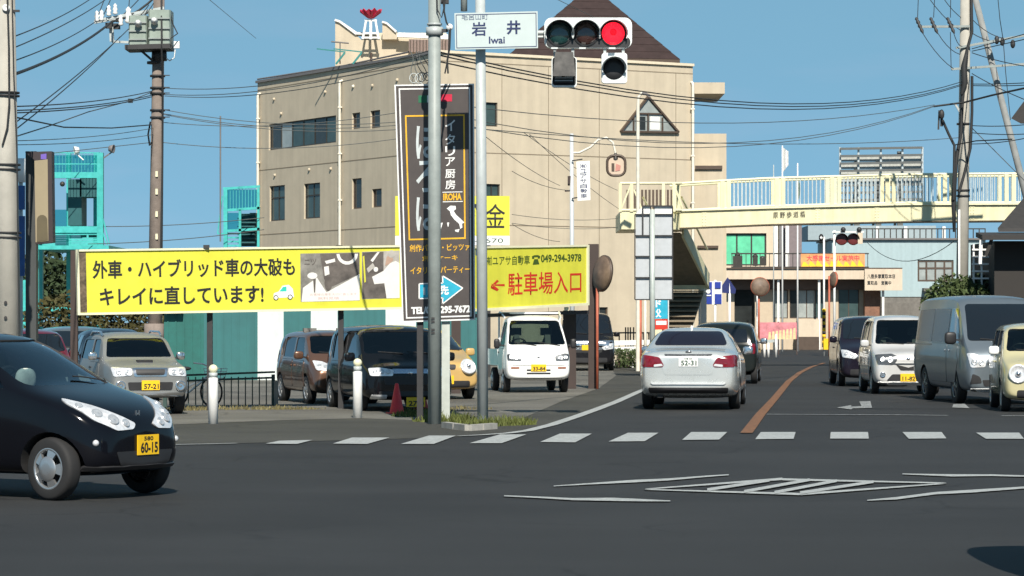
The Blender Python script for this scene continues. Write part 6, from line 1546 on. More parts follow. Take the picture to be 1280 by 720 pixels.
tl = thing('traffic_light', 'white three lamp traffic light showing red beside the name plate', 'traffic light', P(735, 42, SGD))
TD = SGD - .08
mk('signal_white', (0.72, 0.76, 0.76), .4, var=.06); mk('signal_dark', (0.02, 0.022, 0.025), .5); mk('lens_green', (0.005, 0.035, 0.035), .15, coat=1); mk('lens_amber', (0.035, 0.014, 0.012), .15, coat=1)
def rr_poly(x0, y0, x1, y1, r, n=5):
    o = []
    for cx, cy, a in ((x1 - r, y0 + r, -90), (x1 - r, y1 - r, 0), (x0 + r, y1 - r, 90), (x0 + r, y0 + r, 180)):
        for i in range(n + 1): t = R(a + 90 * i / n); o.append((cx + r * math.cos(t), cy + r * math.sin(t)))
    return o
mb = MB(); mb.prism([P(x, y, TD) for x, y in rr_poly(680.5, 22, 790, 60, 9)], (0, .16, 0)); mb.build('housing', M['signal_white'], tl)
mb = MB(); mb.prism([P(x, y, TD - .005) for x, y in rr_poly(683, 46, 788, 59.5, 6)], (0, .004, 0)); mb.build('face_plate', M['signal_dark'], tl)
lens_red = mat('lens_red', (.6, .005, .01), .2, var=0, emit=(1.0, .012, .03), estr=1.25)
def visor(c, r, L, m, parent, name='visor', a0=-20, a1=200, droop=.10):
    """curved hood over a lens: outer and inner skin with a rim"""
    mb = MB(); mb.sm = True; n = 22; vs = []
    for k in range(n + 1):
        t = R(a0 + (a1 - a0) * k / n); ll = L * (.30 + .70 * max(0, math.sin(max(0, min(math.pi, t)))) ** .6)
        for rr, yy in ((r + .018, .02), (r + .022, -ll), (r + .010, -ll), (r + .004, .02)):
            vs.append(c + Vector((math.cos(t) * rr, yy, math.sin(t) * rr - (droop * -yy))))
    fs = [(k * 4 + j, k * 4 + (j + 1) % 4, (k + 1) * 4 + (j + 1) % 4, (k + 1) * 4 + j) for k in range(n) for j in range(4)]
    mb.add(vs, fs); return mb.build(name, m, parent)
for x, m in ((699.5, M['lens_green']), (732.5, M['lens_amber']), (766.5, lens_red)):
    c = P(x, 42, TD); c.y -= .012; mb = MB(); mb.m(1); mb.lathe([(.20, .004), (.198, -.002), (.17, -.002)], c, (0, 1, 0), 28); mb.m(0); mb.lathe([(.172, .02), (.166, -.006), (.12, -.02), (.06, -.028), (.0001, -.03)], c, (0, 1, 0), 28); ln = mb.build('lens', [m, M['signal_dark']], tl)
    if m is lens_red:
        mb = MB(); mb.lathe([(.05, 0), (.05, -.008), (.042, -.010), (.0001, -.006)], c + Vector((0, -.03, .02)), (0, 1, 0), 16); mb.build('lens_core', mat('lens_red_core', (.4, .0, .0), .2, var=0, emit=(.75, .0, .01), estr=.9), ln)
    visor(c + Vector((0, -.005, .0)), .196, .27, [M['signal_white'], M['signal_dark']], tl)
mb = MB()
for x in (686, 721, 758): mb.box(P(x + 7, 60.5, TD - .06), (.10, .1, .02))
mb.build('drip_lip', M['signal_white'], tl)
def small_head(name, label, x0, y0, x1, y1, dark):
    t = thing(name, label, 'traffic light', P((x0 + x1) / 2, y0, TD))
    mb = MB(); mb.prism([P(x, y, TD) for x, y in rr_poly(x0, y0, x1, y1, 4)], (0, .14, 0)); mb.build('housing', M['signal_white'], t)
    cx, cy = (x0 + x1) / 2 - .5, (y0 + y1) / 2
    if dark:
        mb = MB(); mb.prism([P(x, y, TD - .012) for x, y in rr_poly(x0 + 1.2, y0 + .5, x1 - 1.2, y1 - 2.5, 3.5)], (0, .0115, 0)); mb.build('face_plate', mat('face_slate', (.008, .010, .012), .5, spec=.25), t)
        q = MB(); q.prism([P(x0 + 4.5, y0 - 6, TD - .10), P(x1 - 4.5, y0 - 6, TD - .10), P(x1 - 1.5, y1 - 14, TD - .22), P(x0 + 1.5, y1 - 14, TD - .22)], (0, .08, .0)); q.build('hood', bpy.data.materials['face_slate'], t)
        for i in range(4):
            mb = MB(); y = y1 - 11.5 + i * 1.7; mb.bar(P(x0 + 4, y, TD - .06), P(x1 - 5, y, TD - .06), .06, .012); mb.build('louvre_slat', M['signal_dark'] if i % 2 else M['galvanised'], t)
        mb = MB()
        for pts in ([(694, 96), (702, 96), (699, 92), (694, 91)], [(706, 96), (709, 90.5), (710.5, 91), (708, 96)], [(708.5, 96), (717, 96), (716, 91), (712, 92)]):
            mb.prism([P(x, y, TD - .16) for x, y in pts], (0, .02, 0))
        mb.build('arrow_edge', M['signal_white'], t)
    else:
        c = P(cx, cy + 1, TD); c.y -= .008; mb = MB(); mb.lathe([(.162, .004), (.155, -.006), (.08, -.02), (.0001, -.022)], c, (0, 1, 0), 24); mb.build('lens', M['signal_dark'], t); visor(c + Vector((0, 0, .01)), .166, .26, M['signal_white'], t)
    mb = MB()
    for x in (x0 + 4, x1 - 5): mb.bar(P(x, 58, TD + .06), P(x, y0 + 1, TD + .06), .04, .04)
    mb.build('hanger', M['galvanised'], t); return t
small_head('arrow_signal', 'dark louvred arrow signal hanging below the green lamp', 689.5, 71, 721, 109, True)
small_head('arrow_signal', 'white single lamp arrow signal hanging below the red lamp', 752, 66, 784, 104, False)

# --- far left concrete pole and dark sign column
cp = thing('concrete_pole', 'pale grey concrete utility pole at the left edge behind the black car', 'utility pole', rawbase(8, 40))
a = rawbase(11.5, 40); mb = MB(); mb.cyl(a, P(4.5, -80, 40), .185, .145, 24); mb.build('shaft', M['pole_concrete'], cp)
for y in (116, 120, 206, 212, 291, 297):
    c = P(6.5 + (y) * .012, y, 40); mb = MB(); mb.cyl(c - Vector((0, 0, .012)), c + Vector((0, 0, .012)), .185, .185, 20); mb.build('steel_band', M['post_dark'], cp)
mb = MB(); mb.tube([P(9, -10, 39.82), P(11, 60, 39.81), P(11.5, 130, 39.81), P(9, 160, 39.81), P(3, 182, 39.82)], .014, 6); mb.build('cable', M['cable_black'], cp)
mb = MB(); mb.tube([P(15, -10, 39.9), P(17, 90, 39.88), P(21, 190, 39.86), P(22, 280, 39.86), P(24, 420, 39.85)], .010, 6); mb.build('cable', M['cable_black'], cp)
mb = MB(); c = P(7.5, 10, 39.84); mb.lathe([(.05, .05), (.05, -.02), (.03, -.03), (.018, -.015), (.0001, -.015)], c, (0, 1, 0), 16); mb.m(1); mb.box(c + Vector((.11, .1, -.03)), (.12, .04, .03)); mb.build('insulator', [M['sign_white'], M['post_dark']], cp)
for y in (378, 397): mb = MB(); mb.cyl(P(7, y, 39.83), P(7, y, 39.79), .022, .022, 10); mb.build('bolt_hole', M['post_dark'], cp)
dc = thing('sign_column', 'dark upright shop sign seen edge on beside the concrete pole', 'sign', rawbase(42, 42.3))
mb = MB(); a = rawbase(38.5, 42.3); zt_ = P(0, 189, 42.3).z; mb.box((a.x, 42.4, zt_ / 2), (.155, .2, zt_)); mb.build('post', mat('column_dark', (.05, .055, .055), .6, var=.08), dc)
mb = MB(); mb.prism([P(31, 190, 42.0), P(64.5, 189, 42.0), P(66, 303, 42.0), P(44, 305, 42.0), P(43, 200, 42.0)], (0, .25, 0)); mb.build('panel', mat('panel_maroon', (.035, .025, .028), .6), dc)
mb = MB(); mb.prism([P(43, 201, 41.99), P(59.5, 199, 41.99), P(60.5, 301, 41.99), P(44.5, 303, 41.99)], (0, .008, 0)); mb.build('face_panel', mat('faded_tan', (.30, .25, .16), .7, var=.08, scale=1.5), dc)
mb = MB(); mb.prism([P(51, 193, 41.99), P(58, 192, 41.99), P(58, 199, 41.99), P(51, 199, 41.99)], (0, .008, 0)); mb.build('face_print', mat('violet', (.16, .10, .45), .6), dc)
mb = MB(); c = P(52, 269, 41.988); mb.prism([P(x, y, 41.984) for x, y in disc(52.5, 275, 6.5, 6.5)], (0, .004, 0)); mb.prism([P(46, 275, 41.983), P(59, 275, 41.983), P(60, 300, 41.983), P(46, 302, 41.983)], (0, .0035, 0)); mb.build('face_print', mat('dark_olive', (.11, .09, .05), .7), dc)
bs = thing('blue_sign', 'narrow blue and white plate sign behind the concrete pole at far left', 'sign', rawbase(29, 41.5))
for y0, y1, m in ((232, 262, 'plate_blue'), (270, 345, 'plate_blue')):
    if m not in M: mk(m, (.02, .09, .28), .5, var=.2)
    mb = MB(); mb.prism([P(20, y0, 41.5), P(31, y0, 41.5), P(31, y1, 41.5), P(20, y1, 41.5)], (0, .03, 0)); mb.build('panel', M[m], bs)
mb = MB(); mb.cyl(P(27, 228, 41.6), P(27, 198, 41.6), .055, .055, 14); mb.build('lamp_can', M['sign_white'], bs)
mb = MB(); a = rawbase(26, 41.6); mb.cyl(a, P(26, 200, 41.6), .03, .03, 10); mb.build('post', M['galvanised'], bs)
# --- left utility pole with transformer platform
up = thing('utility_pole', 'brown grey utility pole with transformer box behind the yellow billboard', 'utility pole', rawbase(193, 62))
a = rawbase(192.5, 62); mb = MB(); mb.cyl(a, P(199.5, -60, 62), .165, .115, 20); mb.build('shaft', M['pole_weathered'], up)
mb = MB(); c = P(192.5, 408, 62); mb.cyl(c - Vector((0, 0, .5)), c + Vector((0, 0, .06)), .21, .21, 20); mb.build('collar', M['pole_weathered'], up)
for x0, x1, y0, y1, dd in ((164, 187, 22, 59.5, -.25), (188.5, 216, 15, 59.5, -.22)):
    a, b = P(x0, y1, 62), P(x1, y0, 62); mb = MB(); mb.prism([(x_, y_, a.z) for x_, y_ in ((a.x + .03, 61.55), (b.x - .03, 61.55), (b.x, 61.6), (b.x, 62.15), (a.x, 62.15), (a.x, 61.6))], (0, 0, b.z - a.z)); tb = mb.build('transformer_box', mat('transformer_green', (.27, .33, .29), .5, var=.12, streak=.15) if x0 < 170 else bpy.data.materials['transformer_green'], up)
    for i in range(3):
        z = a.z + (b.z - a.z) * (.2 + .28 * i); mb = MB(); mb.box(((a.x + b.x) / 2, 61.53, z), (b.x - a.x - .02, .04, .03)); mb.build('cooling_rib', M['pole_greygreen'], tb)
mb = MB(); mb.bar(P(159, 61, 61.8), P(215, 59.5, 61.8), .8, .10); mb.build('platform', M['post_dark'], up)
mb = MB(); mb.bar(P(176, 63, 61.85), P(191, 76, 61.85), .05, .05); mb.cyl(P(193.5, 80, 62), P(193.5, 77, 62), .17, .17, 16); mb.build('platform_brace', M['post_dark'], up)
mb = MB(); mb.cyl(P(199, 76, 62), P(199, 63, 62), .17, .16, 16); mb.build('dark_sleeve', M['post_dark'], up)
mb = MB(); mb.box(P(221, 56, 61.9), (.12, .08, .15)); mb.tube([P(219, 62, 61.9), P(218, 72, 61.9), P(212, 76, 61.9), P(208, 73, 61.9)], .014, 5); mb.build('meter_box', M['sign_white'], up)
mb = MB(); mb.bar(P(120, 26, 61.8), P(205, 10, 61.9), .06, .06); mb.bar(P(118, 28, 62.3), P(203, 12, 62.1), .06, .06); mb.build('cross_arm', M['galvanised'], up)
mb = MB(); mb.bar(P(139, 28, 62), P(140, 52, 62), .09, .07); mb.bar(P(140, 52, 62), P(163, 53, 62), .05, .05); mb.build('drop_bracket', M['galvanised'], up)
def insulator(p, parent, h=.16, r=.045, m=None, ax=(0, 0, 1), name='insulator'):
    mb = MB(); mb.lathe([(r * .5, 0), (r, .02 * h / .16), (r * .6, .05 * h / .16), (r * .95, .075 * h / .16), (r * .55, .11 * h / .16), (r * .75, .13 * h / .16), (.0001, h)], p, ax, 10); return mb.build(name, m or M['sign_white'], parent)
for x, y in ((121, 27), (127, 26), (136, 20), (144, 18), (160, 24), (151, 32)): insulator(P(x, y, 61.75), up, .24, .06)
for x, y in ((173, 30), (193, 27)): insulator(P(x, y, 61.48), up, .14, .08, ax=(0, -1, .2))
insulator(P(160.5, 29, 61.7), up, .36, .085)
for x, y in ((146, 33), (136, 32), (149, 24)): mb = MB(); mb.box(P(x, y, 61.9), (.14, .1, .12)); mb.build('cutout_switch', M['post_dark'], up)
for y in (95, 110, 117, 138, 147): c = P(197, y, 62); mb = MB(); mb.cyl(c - Vector((0, 0, .02)), c + Vector((0, 0, .02)), .165, .165, 16); mb.bar(c + Vector((0, -.16, 0)), c + Vector((.28, -.16, .0)), .02, .02); mb.build('step_bolt', M['post_dark'], up)
mb = MB(); mb.tube([P(201.5, -20, 61.8), P(202, 40, 61.45), P(202, 62, 61.4), P(203, 90, 61.8), P(203, 200, 61.82), P(201, 310, 61.82)], .022, 5); mb.build('riser_cable', M['cable_black'], up)
mb = MB(); mb.tube([P(212, 15, 61.7), P(216, 30, 61.7), P(222, 42, 61.7), P(213, 48, 61.6), P(214, 58, 61.6)], .014, 5); mb.build('riser_cable', M['cable_black'], up)
mb = MB(); mb.tube([P(188, 152, 61.85), P(185, 168, 61.85), P(187, 182, 61.85), P(190, 178, 61.85)], .02, 5); mb.build('cable_loop', M['cable_black'], up)
for y in (218, 240, 268, 296): mb = MB(); mb.box(P(197, y, 62) + Vector((0, -.16, 0)), (.05, .03, .12)); mb.build('pole_tag', M['sign_cream'], up)
# --- right utility pole, its strut, arms and cable bundle
rp_ = thing('utility_pole', 'tall concrete utility pole with cable bundle right of the footbridge', 'utility pole', rawbase(1203, 91))
a = rawbase(1201.5, 91); mb = MB(); mb.cyl(a, P(1207.5, -60, 91), .20, .155, 20); mb.build('shaft', M['pole_concrete'], rp_)
mb = MB(); mb.cyl(rawbase(1199, 90.8), P(1199, 262, 90.8), .035, .035, 8); mb.build('riser_conduit', M['sign_white'], rp_)
mb = MB(); mb.tube([P(1214, -10, 90.85), P(1215, 40, 90.8), P(1209, 62, 90.75), P(1206, 90, 90.75), P(1203, 125, 90.75), P(1201, 170, 90.75), P(1195, 200, 90.7), P(1192, 250, 90.7), P(1193, 290, 90.7)], [.05, .05, .05, .08, .06, .05, .07, .08, .05], 7); mb.build('cable_bundle', M['cable_black'], rp_)
mb = MB(); mb.tube([P(1210, 58, 90.8), P(1205, 82, 90.7), P(1206, 104, 90.7), P(1202, 118, 90.7)], [.04, .09, .11, .05], 7); mb.build('cable_bundle', M['cable_black'], rp_)
mb = MB(); mb.tube([P(1215, 95, 90.8), P(1215, 140, 90.8), P(1213, 185, 90.8), P(1206, 215, 90.75), P(1199, 240, 90.7)], .045, 6); mb.build('cable_bundle', M['cable_black'], rp_)
for x0, y0, x1, y1 in ((1150, 33.5, 1212, 33), (1189, 86.5, 1282, 80), (1195, 60, 1282, 44)):
    mb = MB(); mb.bar(P(x0, y0, 90.8), P(x1, y1, 90.8), .07, .07); mb.build('cross_arm', M['pole_greygreen'], rp_)
for x in (1148, 1166, 1187):
    mb = MB(); p, q = P(x - 3, 22, 90.8), P(x + 6, 42, 90.6); d_ = (q - p)
    mb.lathe([(.03, 0), (.06, .05), (.04, .1), (.07, .18), (.04, .24), (.07, .32), (.04, .4), (.06, .48), (.02, d_.length)], p, d_, 8); mb.build('strain_insulator', M['post_dark'], rp_)
for x, y in ((1253, 52), (1266, 55), (1246, 50)): mb = MB(); c = P(x, y, 90.8); mb.ball(c, 1, 8, 6, (.08, .08, .14)); mb.build('insulator', M['post_dark'], rp_)
mb = MB(); mb.ball(P(1177, 143, 90.6), 1, 9, 6, (.09, .09, .16)); mb.bar(P(1174, 138, 90.7), P(1173, 162, 90.7), .05, .05); mb.bar(P(1177, 138, 90.7), P(1177, 158, 90.7), .08, .06); mb.build('cable_splice', M['post_dark'], rp_)
for y in (238, 245, 155): c = P(1204, y, 91); mb = MB(); mb.cyl(c - Vector((0, 0, .03)), c + Vector((0, 0, .03)), .21, .21, 16); mb.build('steel_band', M['post_dark'], rp_)
mb = MB(); mb.bar(P(1194, 130, 90.9), P(1203, 145, 90.9), .06, .06); mb.build('arm_brace', M['galvanised'], rp_)
ls = thing('pole_strut', 'leaning concrete strut pole bracing the right utility pole', 'utility pole', rawbase(1330, 91.5))
mb = MB(); mb.cyl(P(1334, 445, 91.5), P(1218, -6, 91.4), .12, .10, 16); mb.build('shaft', mat('pole_grey', (.24, .25, .245), .8, var=.2, scale=3), ls)
# --- white lamp posts in front of the building
w1 = thing('lamp_post', 'slim cream street lamp post rising in front of the triangular window', 'lamp post', rawbase(797.5, 90))
mb = MB(); a = rawbase(797.5, 90); mb.tube([a, P(797.5, 300, 90), P(797.5, 135, 90), P(798.5, 121, 90), P(802, 116.5, 90), P(808, 116, 90)], [.07, .06, .055, .05, .045, .04], 10); mb.build('shaft', M['pipe_cream'], w1)
mb = MB(); mb.bar(P(803, 115, 90), P(813, 120.5, 90), .12, .08); mb.build('lamp_head', M['parapet_grey'], w1)
w2 = thing('lamp_post', 'pale street lamp post with white vertical shop sign and round hanging sign', 'lamp post', rawbase(715, 76))
mb = MB(); a = rawbase(715.5, 76); mb.cyl(a, P(714.5, 167, 76), .07, .05, 12); mb.build('shaft', mat('post_bluewhite', (.52, .55, .57), .5, var=.08), w2)
mb = MB(); mb.tube([P(715, 191, 76), P(724, 191, 76), P(738, 184, 76), P(748, 174.5, 76), P(758, 172, 76), P(766, 178, 76), P(769.5, 192, 76)], .03, 8); mb.build('curved_arm', M['pipe_cream'], w2)
mb = MB(); mb.bar(P(712, 220, 75.95), P(711, 232, 75.95), .06, .06); mb.box(P(711, 225, 75.9), (.06, .06, .2)); mb.bar(P(706, 239, 76), P(716, 238, 76), .04, .04); mb.build('clamp_box', M['post_brown'], w2)
vs_ = thing('shop_sign', 'white vertical shop sign with black lettering fixed to the pale lamp post', 'sign', P(731, 250, 75.8))
f = Face(P(720.5, 202, 75.8), P(737, 201, 75.8), P(722, 251, 75.8), P(738, 250, 75.8), (720.5, 201.5, 737, 250.5))
mb = MB(); f.slab(mb, 0, 0, 1, 1, -.04, .04); mb.build('panel', M['sign_white'], vs_)
for i, ch in enumerate('㈲ユアサ自動車'): f.text(ch, 724.5, 205 + i * 6.2, 733, 210.4 + i * 6.2, navy, vs_, .003, .01)
for y in (201, 248): mb = MB(); mb.bar(P(715, y, 75.9), P(728, y - 2, 75.82), .03, .03); mb.build('bracket', M['post_dark'], vs_)
hs_ = thing('hanging_sign', 'rounded hanging sign with dark rim dangling from the curved lamp arm', 'sign', P(770, 192, 76))
mb = MB(); mb.prism([P(x, y, 75.98) for x, y in rr_poly(759.5, 195, 781, 219, 8)], (0, .05, 0)); mb.build('panel', mat('sign_peach', (.55, .44, .34), .5, var=.05), hs_)
q = [P(x, y, 75.97) for x, y in rr_poly(759, 194.5, 781.5, 219.5, 8)]; mb = MB(); mb.tube(q + q[:2], .035, 6); mb.build('rim', M['frame_brown'], hs_)
mb = MB(); mb.lathe([(.07, -.08), (.05, .04), (.02, .1)], P(769.5, 195, 76), (0, 0, 1), 10); mb.build('hanger', M['frame_dark'], hs_)
mb = MB(); mb.prism([P(x, y, 75.965) for x, y in ((764.5, 204), (768, 204), (768, 214), (764.5, 214))], (0, .01, 0)); mb.build('print', M['frame_brown'], hs_); mb = MB(); mb.prism([P(x, y, 75.965) for x, y in ((770, 204.5), (776, 207), (775, 213), (769, 214))], (0, .01, 0)); mb.build('print', mat('print_pink', (.50, .22, .18), .5), hs_)
# --- back of a road guide sign: eight panels on one pole
gb = thing('guide_sign', 'unpainted grey back of a road guide sign made of square panels', 'sign', rawbase(815, 80))
a = rawbase(815.5, 80); mb = MB(); mb.cyl(a, P(815.5, 262, 80), .075, .07, 14); mb.build('post', mat('post_palegreen', (.50, .55, .52), .45, .2, var=.08, streak=.1), gb)
pbk = mat('panel_aluminium', (.46, .49, .52), .5, .0, var=.06, streak=.06)
ys_ = [257.5, 268, 294.5, 320.5, 347, 374.5]
for j, (x0, x1) in enumerate(((794, 812.8), (818, 840.5))):
    for i in range(5):
        mb = MB(); d_ = 80.15; mb.prism([P(x0 + (.6 if i else (9 if j == 0 else 0)), ys_[i] + .7, d_), P(x1, ys_[i] + .7, d_), P(x1, ys_[i + 1] - .7, d_), P(x0 + .6, ys_[i + 1] - .7, d_)], (0, .03, 0)); mb.build('panel', pbk if i else M['sign_white'], gb)
mb = MB()
for y in ys_: mb.bar(P(793.5 if y > 260 else 803, y, 80.1), P(841, y, 80.1), .03, .035)
mb.build('cross_rail', M['post_dark'], gb)
for x in (793.6, 813.6, 817.4, 840.8): mb = MB(); mb.bar(P(x, 258 if x > 800 else 268, 80.12), P(x, 374.5, 80.12), .03, .03); mb.build('edge_rail', M['post_dark'], gb)
mb = MB(); mb.bar(P(803.5, 258, 80.1), P(803.5, 294, 80.1), .04, .04); mb.build('edge_rail', M['post_dark'], gb)
# --- convex mirrors on orange posts
def mirror_post(px, py, base, rx, ry, d, label, tilt):
    t = thing('convex_mirror', label, 'mirror', rawbase(base, d))
    mb = MB(); a = rawbase(base, d); mb.cyl(a, P(base, py - 5, d), .032 if d < 80 else .045, .032 if d < 80 else .045, 10); mb.build('post', M['orange_post'], t)
    c = P(px, py, d - .08); Rr = ry / FPX * d; ax = Vector((math.sin(R(tilt)), -math.cos(R(tilt)) * .98, -.12)).normalized()
    mb = MB(); mb.lathe([(Rr, .0), (Rr * 1.02, .03), (Rr * .98, .06), (Rr * .6, .12), (.0001, .15)], c, -ax, 26); mb.build('mirror_back', M['mirror_back'], t)
    mb = MB(); mb.lathe([(Rr * .97, .0), (Rr * .6, -.02), (.0001, -.03)], c, -ax, 26); mb.build('mirror_face', M['chrome'], t)
    mb = MB(); mb.lathe([(Rr * .96, .01), (Rr * 1.05, -.02), (Rr * 1.06, .03), (Rr * 1.0, .05)], c, -ax, 26); mb.build('rim', M['orange_post'] if d > 80 else M['frame_brown'], t)
    mb = MB(); mb.bar(c - ax * .1, Vector((a.x, d, c.z)), .05, .05); mb.build('bracket', M['frame_brown'], t)
    return t
mirror_post(754, 342, 746.5, 10, 22, 66, 'large round traffic mirror seen obliquely beside the brown sign post', 118)
mirror_post(950, 358.5, 948.5, 10.5, 11.5, 128, 'round brown traffic mirror facing away on a red orange post before the shop', 185)
mirror_post(1042, 350, 1036.5, 4, 10, 128, 'narrow looking traffic mirror on a pinkish post beside the striped barrier pole', 112)
for px, lab in ((800.5, 'thin orange marker post left of the guide sign'), (806.5, 'thin cream post left of the guide sign')):
    mb = MB(); mb.cyl(rawbase(px, 90), P(px, 372, 90), .045, .045, 8); tag(mb.build('marker_post', M['orange_post'] if px < 805 else M['pipe_cream']), lab, 'post')
# --- blue shop flag under the guide sign
fl = thing('shop_flag', 'blue upright shop flag with white lettering and red foot below the guide sign', 'flag', rawbase(826, 84))
f = pface(817, 374, 835, 412, 84)
mb = MB(); f.pslab(mb, 818, 374, 834.5, 398.5, 0, .01); mb.build('cloth', M['cyan_sign'], fl)
mb = MB(); f.pslab(mb, 818, 398.7, 834.5, 412, 0, .01); mb.build('lower_cloth', M['sign_red'], fl)
f.text('ド', 819.5, 375, 826.5, 384, M['sign_white'], fl, .013, .05); f.text('父', 819.5, 386, 826.5, 397, M['sign_white'], fl, .013, .05)
mb = MB(); f.pslab(mb, 820, 401, 833, 406, .012, .005); mb.build('label_print', M['sign_white'], fl)
mb = MB(); mb.cyl(rawbase(835.5, 84), P(835.5, 372, 84), .02, .02, 6); mb.build('pole', M['galvanised'], fl)
# --- blue road signs by the stair foot
b4 = thing('road_sign', 'four blue square road signs on a white post at the foot of the footbridge stair', 'sign', rawbase(894, 107))
mb = MB(); mb.cyl(rawbase(894, 107), P(894, 350, 107), .05, .05, 10); mb.build('post', M['white_paint'], b4)
for x0, y0, x1, y1 in ((881, 352.5, 890, 360.5), (893.5, 352.5, 901, 360.5), (881, 361.5, 890, 380), (893.5, 367.5, 902, 380)):
    mb = MB(); mb.prism([P(x, y, 106.9) for x, y in ((x0, y0), (x1, y0), (x1, y1), (x0, y1))], (0, .03, 0)); o = mb.build('sign_panel', M['blue_sign'], b4)
mb = MB(); mb.prism([P(x, y, 106.94) for x, y in ((880.5, 351.8), (902.5, 351.8), (902.5, 380.6), (880.5, 380.6))], (0, .02, 0)); mb.build('backing', M['sign_white'], b4)
mb = MB(); mb.prism([P(x, y, 106.86) for x, y in disc(885.5, 364, 2.6, 3)], (0, .02, 0)); mb.prism([P(x, y, 106.87) for x, y in ((882, 368.5), (889, 368.5), (889, 370), (882, 370))], (0, .02, 0)); mb.build('sign_print', M['sign_white'], b4)
pc = thing('crossing_sign', 'blue pentagonal pedestrian crossing sign beside the four blue signs', 'sign', rawbase(911, 109.5))
mb = MB(); mb.prism([P(x, y, 109.5) for x, y in ((909.5, 346.5), (920, 361.5), (919, 367), (902, 366), (901.5, 358.5))], (0, .03, 0)); mb.build('sign_panel', mat('navy_panel', (.01, .02, .12), .5), pc)
mb = MB(); mb.cyl(rawbase(912, 109.5), P(912, 352, 109.55), .05, .05, 10); mb.build('post', M['white_paint'], pc)
# --- level crossing signal
xc = thing('crossing_signal', 'level crossing signal with two dark red lamps and striped foot before the shop', 'crossing signal', rawbase(1043, 132))
mb = MB(); mb.cyl(rawbase(1043, 132), P(1043, 288, 132), .06, .055, 10); mb.build('post', M['white_paint'], xc)
mb = MB(); mb.bar(P(1040, 290, 131.9), P(1080, 290, 131.9), .06, .06); mb.build('cross_bar', M['white_paint'], xc)
for x in (1052, 1066.5):
    mb = MB(); c = P(x, 299, 131.8); mb.lathe([(.27, .05), (.28, -.02), (.22, -.03), (.0001, -.02)], c, (0, 1, 0), 18); mb.build('lamp', mat('lamp_maroon', (.12, .02, .02), .35, var=.2) if x < 1060 else bpy.data.materials['lamp_maroon'], xc); visor(c, .26, .3, M['post_dark'], xc)
mb = MB(); c = P(1075, 298, 131.8); mb.box(c, (.22, .2, .5)); mb.build('speaker_box', M['shop_fascia'], xc)
for x in (1054, 1074): mb = MB(); mb.ball(P(x, 287, 131.8), .12, 8, 6); mb.build('bell', M['post_dark'], xc)
bp_ = thing('barrier_post', 'slim white post with yellow and black striped foot and small lamp', 'post', rawbase(1030, 130))
mb = MB(); mb.cyl(rawbase(1030, 130), P(1030, 296, 130), .045, .045, 10); mb.build('post', M['white_paint'], bp_)
for i in range(12):
    y = 386 + i * 4; mb = MB(); mb.cyl(P(1030, y + 4, 130), P(1030, y, 130), .085, .085, 10); mb.build('stripe_band', M['ink'] if i % 2 else M['plate_yellow'], bp_)
mb = MB(); mb.ball(P(1026.5, 297, 129.9), 1, 9, 7, (.11, .11, .17)); mb.m(1); mb.ball(P(1026.5, 297.5, 129.8), .07, 8, 6); mb.build('lamp', [M['ink'], M['sign_white']], bp_)
mb = MB(); mb.box(P(1036, 430, 130), (.5, .3, .5)); mb.build('barrier_box', M['plate_yellow'], bp_)
# --- small flags behind the bridge
def flag(px, y0, y1, x1, m, label, d=150, fy=None):
    t = thing('flagpole', label, 'flag', rawbase(px, d)); mb = MB(); mb.cyl(rawbase(px, d), P(px, y0, d), .05, .035, 8); mb.build('pole', M['white_paint'], t)
    a, b = fy; mb = MB(); n = 6; vs = []
    for i in range(n + 1):
        x = px + (x1 - px) * i / n
        for y in (a + (i * .8), b - (i * 1.5)): p = P(x, y, d); p.y += .12 * math.sin(i * 1.7); vs.append(p)
    mb.add(vs, [(2 * i, 2 * i + 1, 2 * i + 3, 2 * i + 2) for i in range(n)]); mb.sm = True; o = mb.build('cloth', m, t); md = o.modifiers.new('s', 'SOLIDIFY'); md.thickness = .015; return t
flag(978, 182, 0, 985, M['sign_white'], 'tall white flag on a pole behind the footbridge railing', fy=(184, 216))
flag(997, 204, 0, 1000, mat('flag_dim_green', (.06, .22, .16), .7), 'thin flagpole with a folded green flag behind the footbridge', fy=(225, 252))
mb = MB(); mb.cyl(rawbase(967, 150), P(967, 206, 150), .03, .025, 6); tag(mb.build('flagpole', M['galvanised']), 'bare thin flagpole left of the white flag', 'flagpole')
# --- bollards, cones, fence, guard rail
def bollard(px, py, top, label):
    t = thing('bollard', label, 'bollard', G(px, py), 0, 'white bollards at the pavement edge'); d = GD(py); h = P(0, top, d).z
    p = rawbase(px, d); mb = MB(); mb.lathe([(.0001, .0), (.075, 0), (.073, h * .78), (.06, h * .80), (.05, h * .82)], p, (0, 0, 1), 18); mb.build('shaft', M['white_paint'], t)
    mb = MB(); mb.cyl(p + Vector((0, 0, h * .80)), p + Vector((0, 0, h * .88)), .065, .065, 16); mb.build('collar', M['galvanised'], t)
    mb = MB(); mb.ball(p + Vector((0, 0, h * .94)), .07, 14, 9); mb.build('ball_top', M['sign_cream'], t)
bollard(266.5, 530, 457, 'white bollard with dull ball top in front of the green fence'); bollard(447, 523, 449, 'white bollard with ball top in front of the black minivan')
def cone(px, py, top, label):
    t = thing('traffic_cone', label, 'traffic cone', G(px, py), 0, 'red traffic cones'); d = GD(py); h = P(0, top, d).z; p = rawbase(px, d)
    mb = MB(); mb.lathe([(.125, .02), (.12, .04), (.03, h - .02), (.02, h), (.0001, h)], p, (0, 0, 1), 18); mb.build('cone_body', M['cone_red'], t)
    mb = MB(); mb.box(p + Vector((0, 0, .012)), (.32, .32, .024), .2); mb.build('cone_base', M['cone_red'], t)
cone(496, 517.5, 479, 'left red traffic cone standing in front of the black minivan'); cone(527, 512, 480, 'right red traffic cone half hidden by the grey green pole')
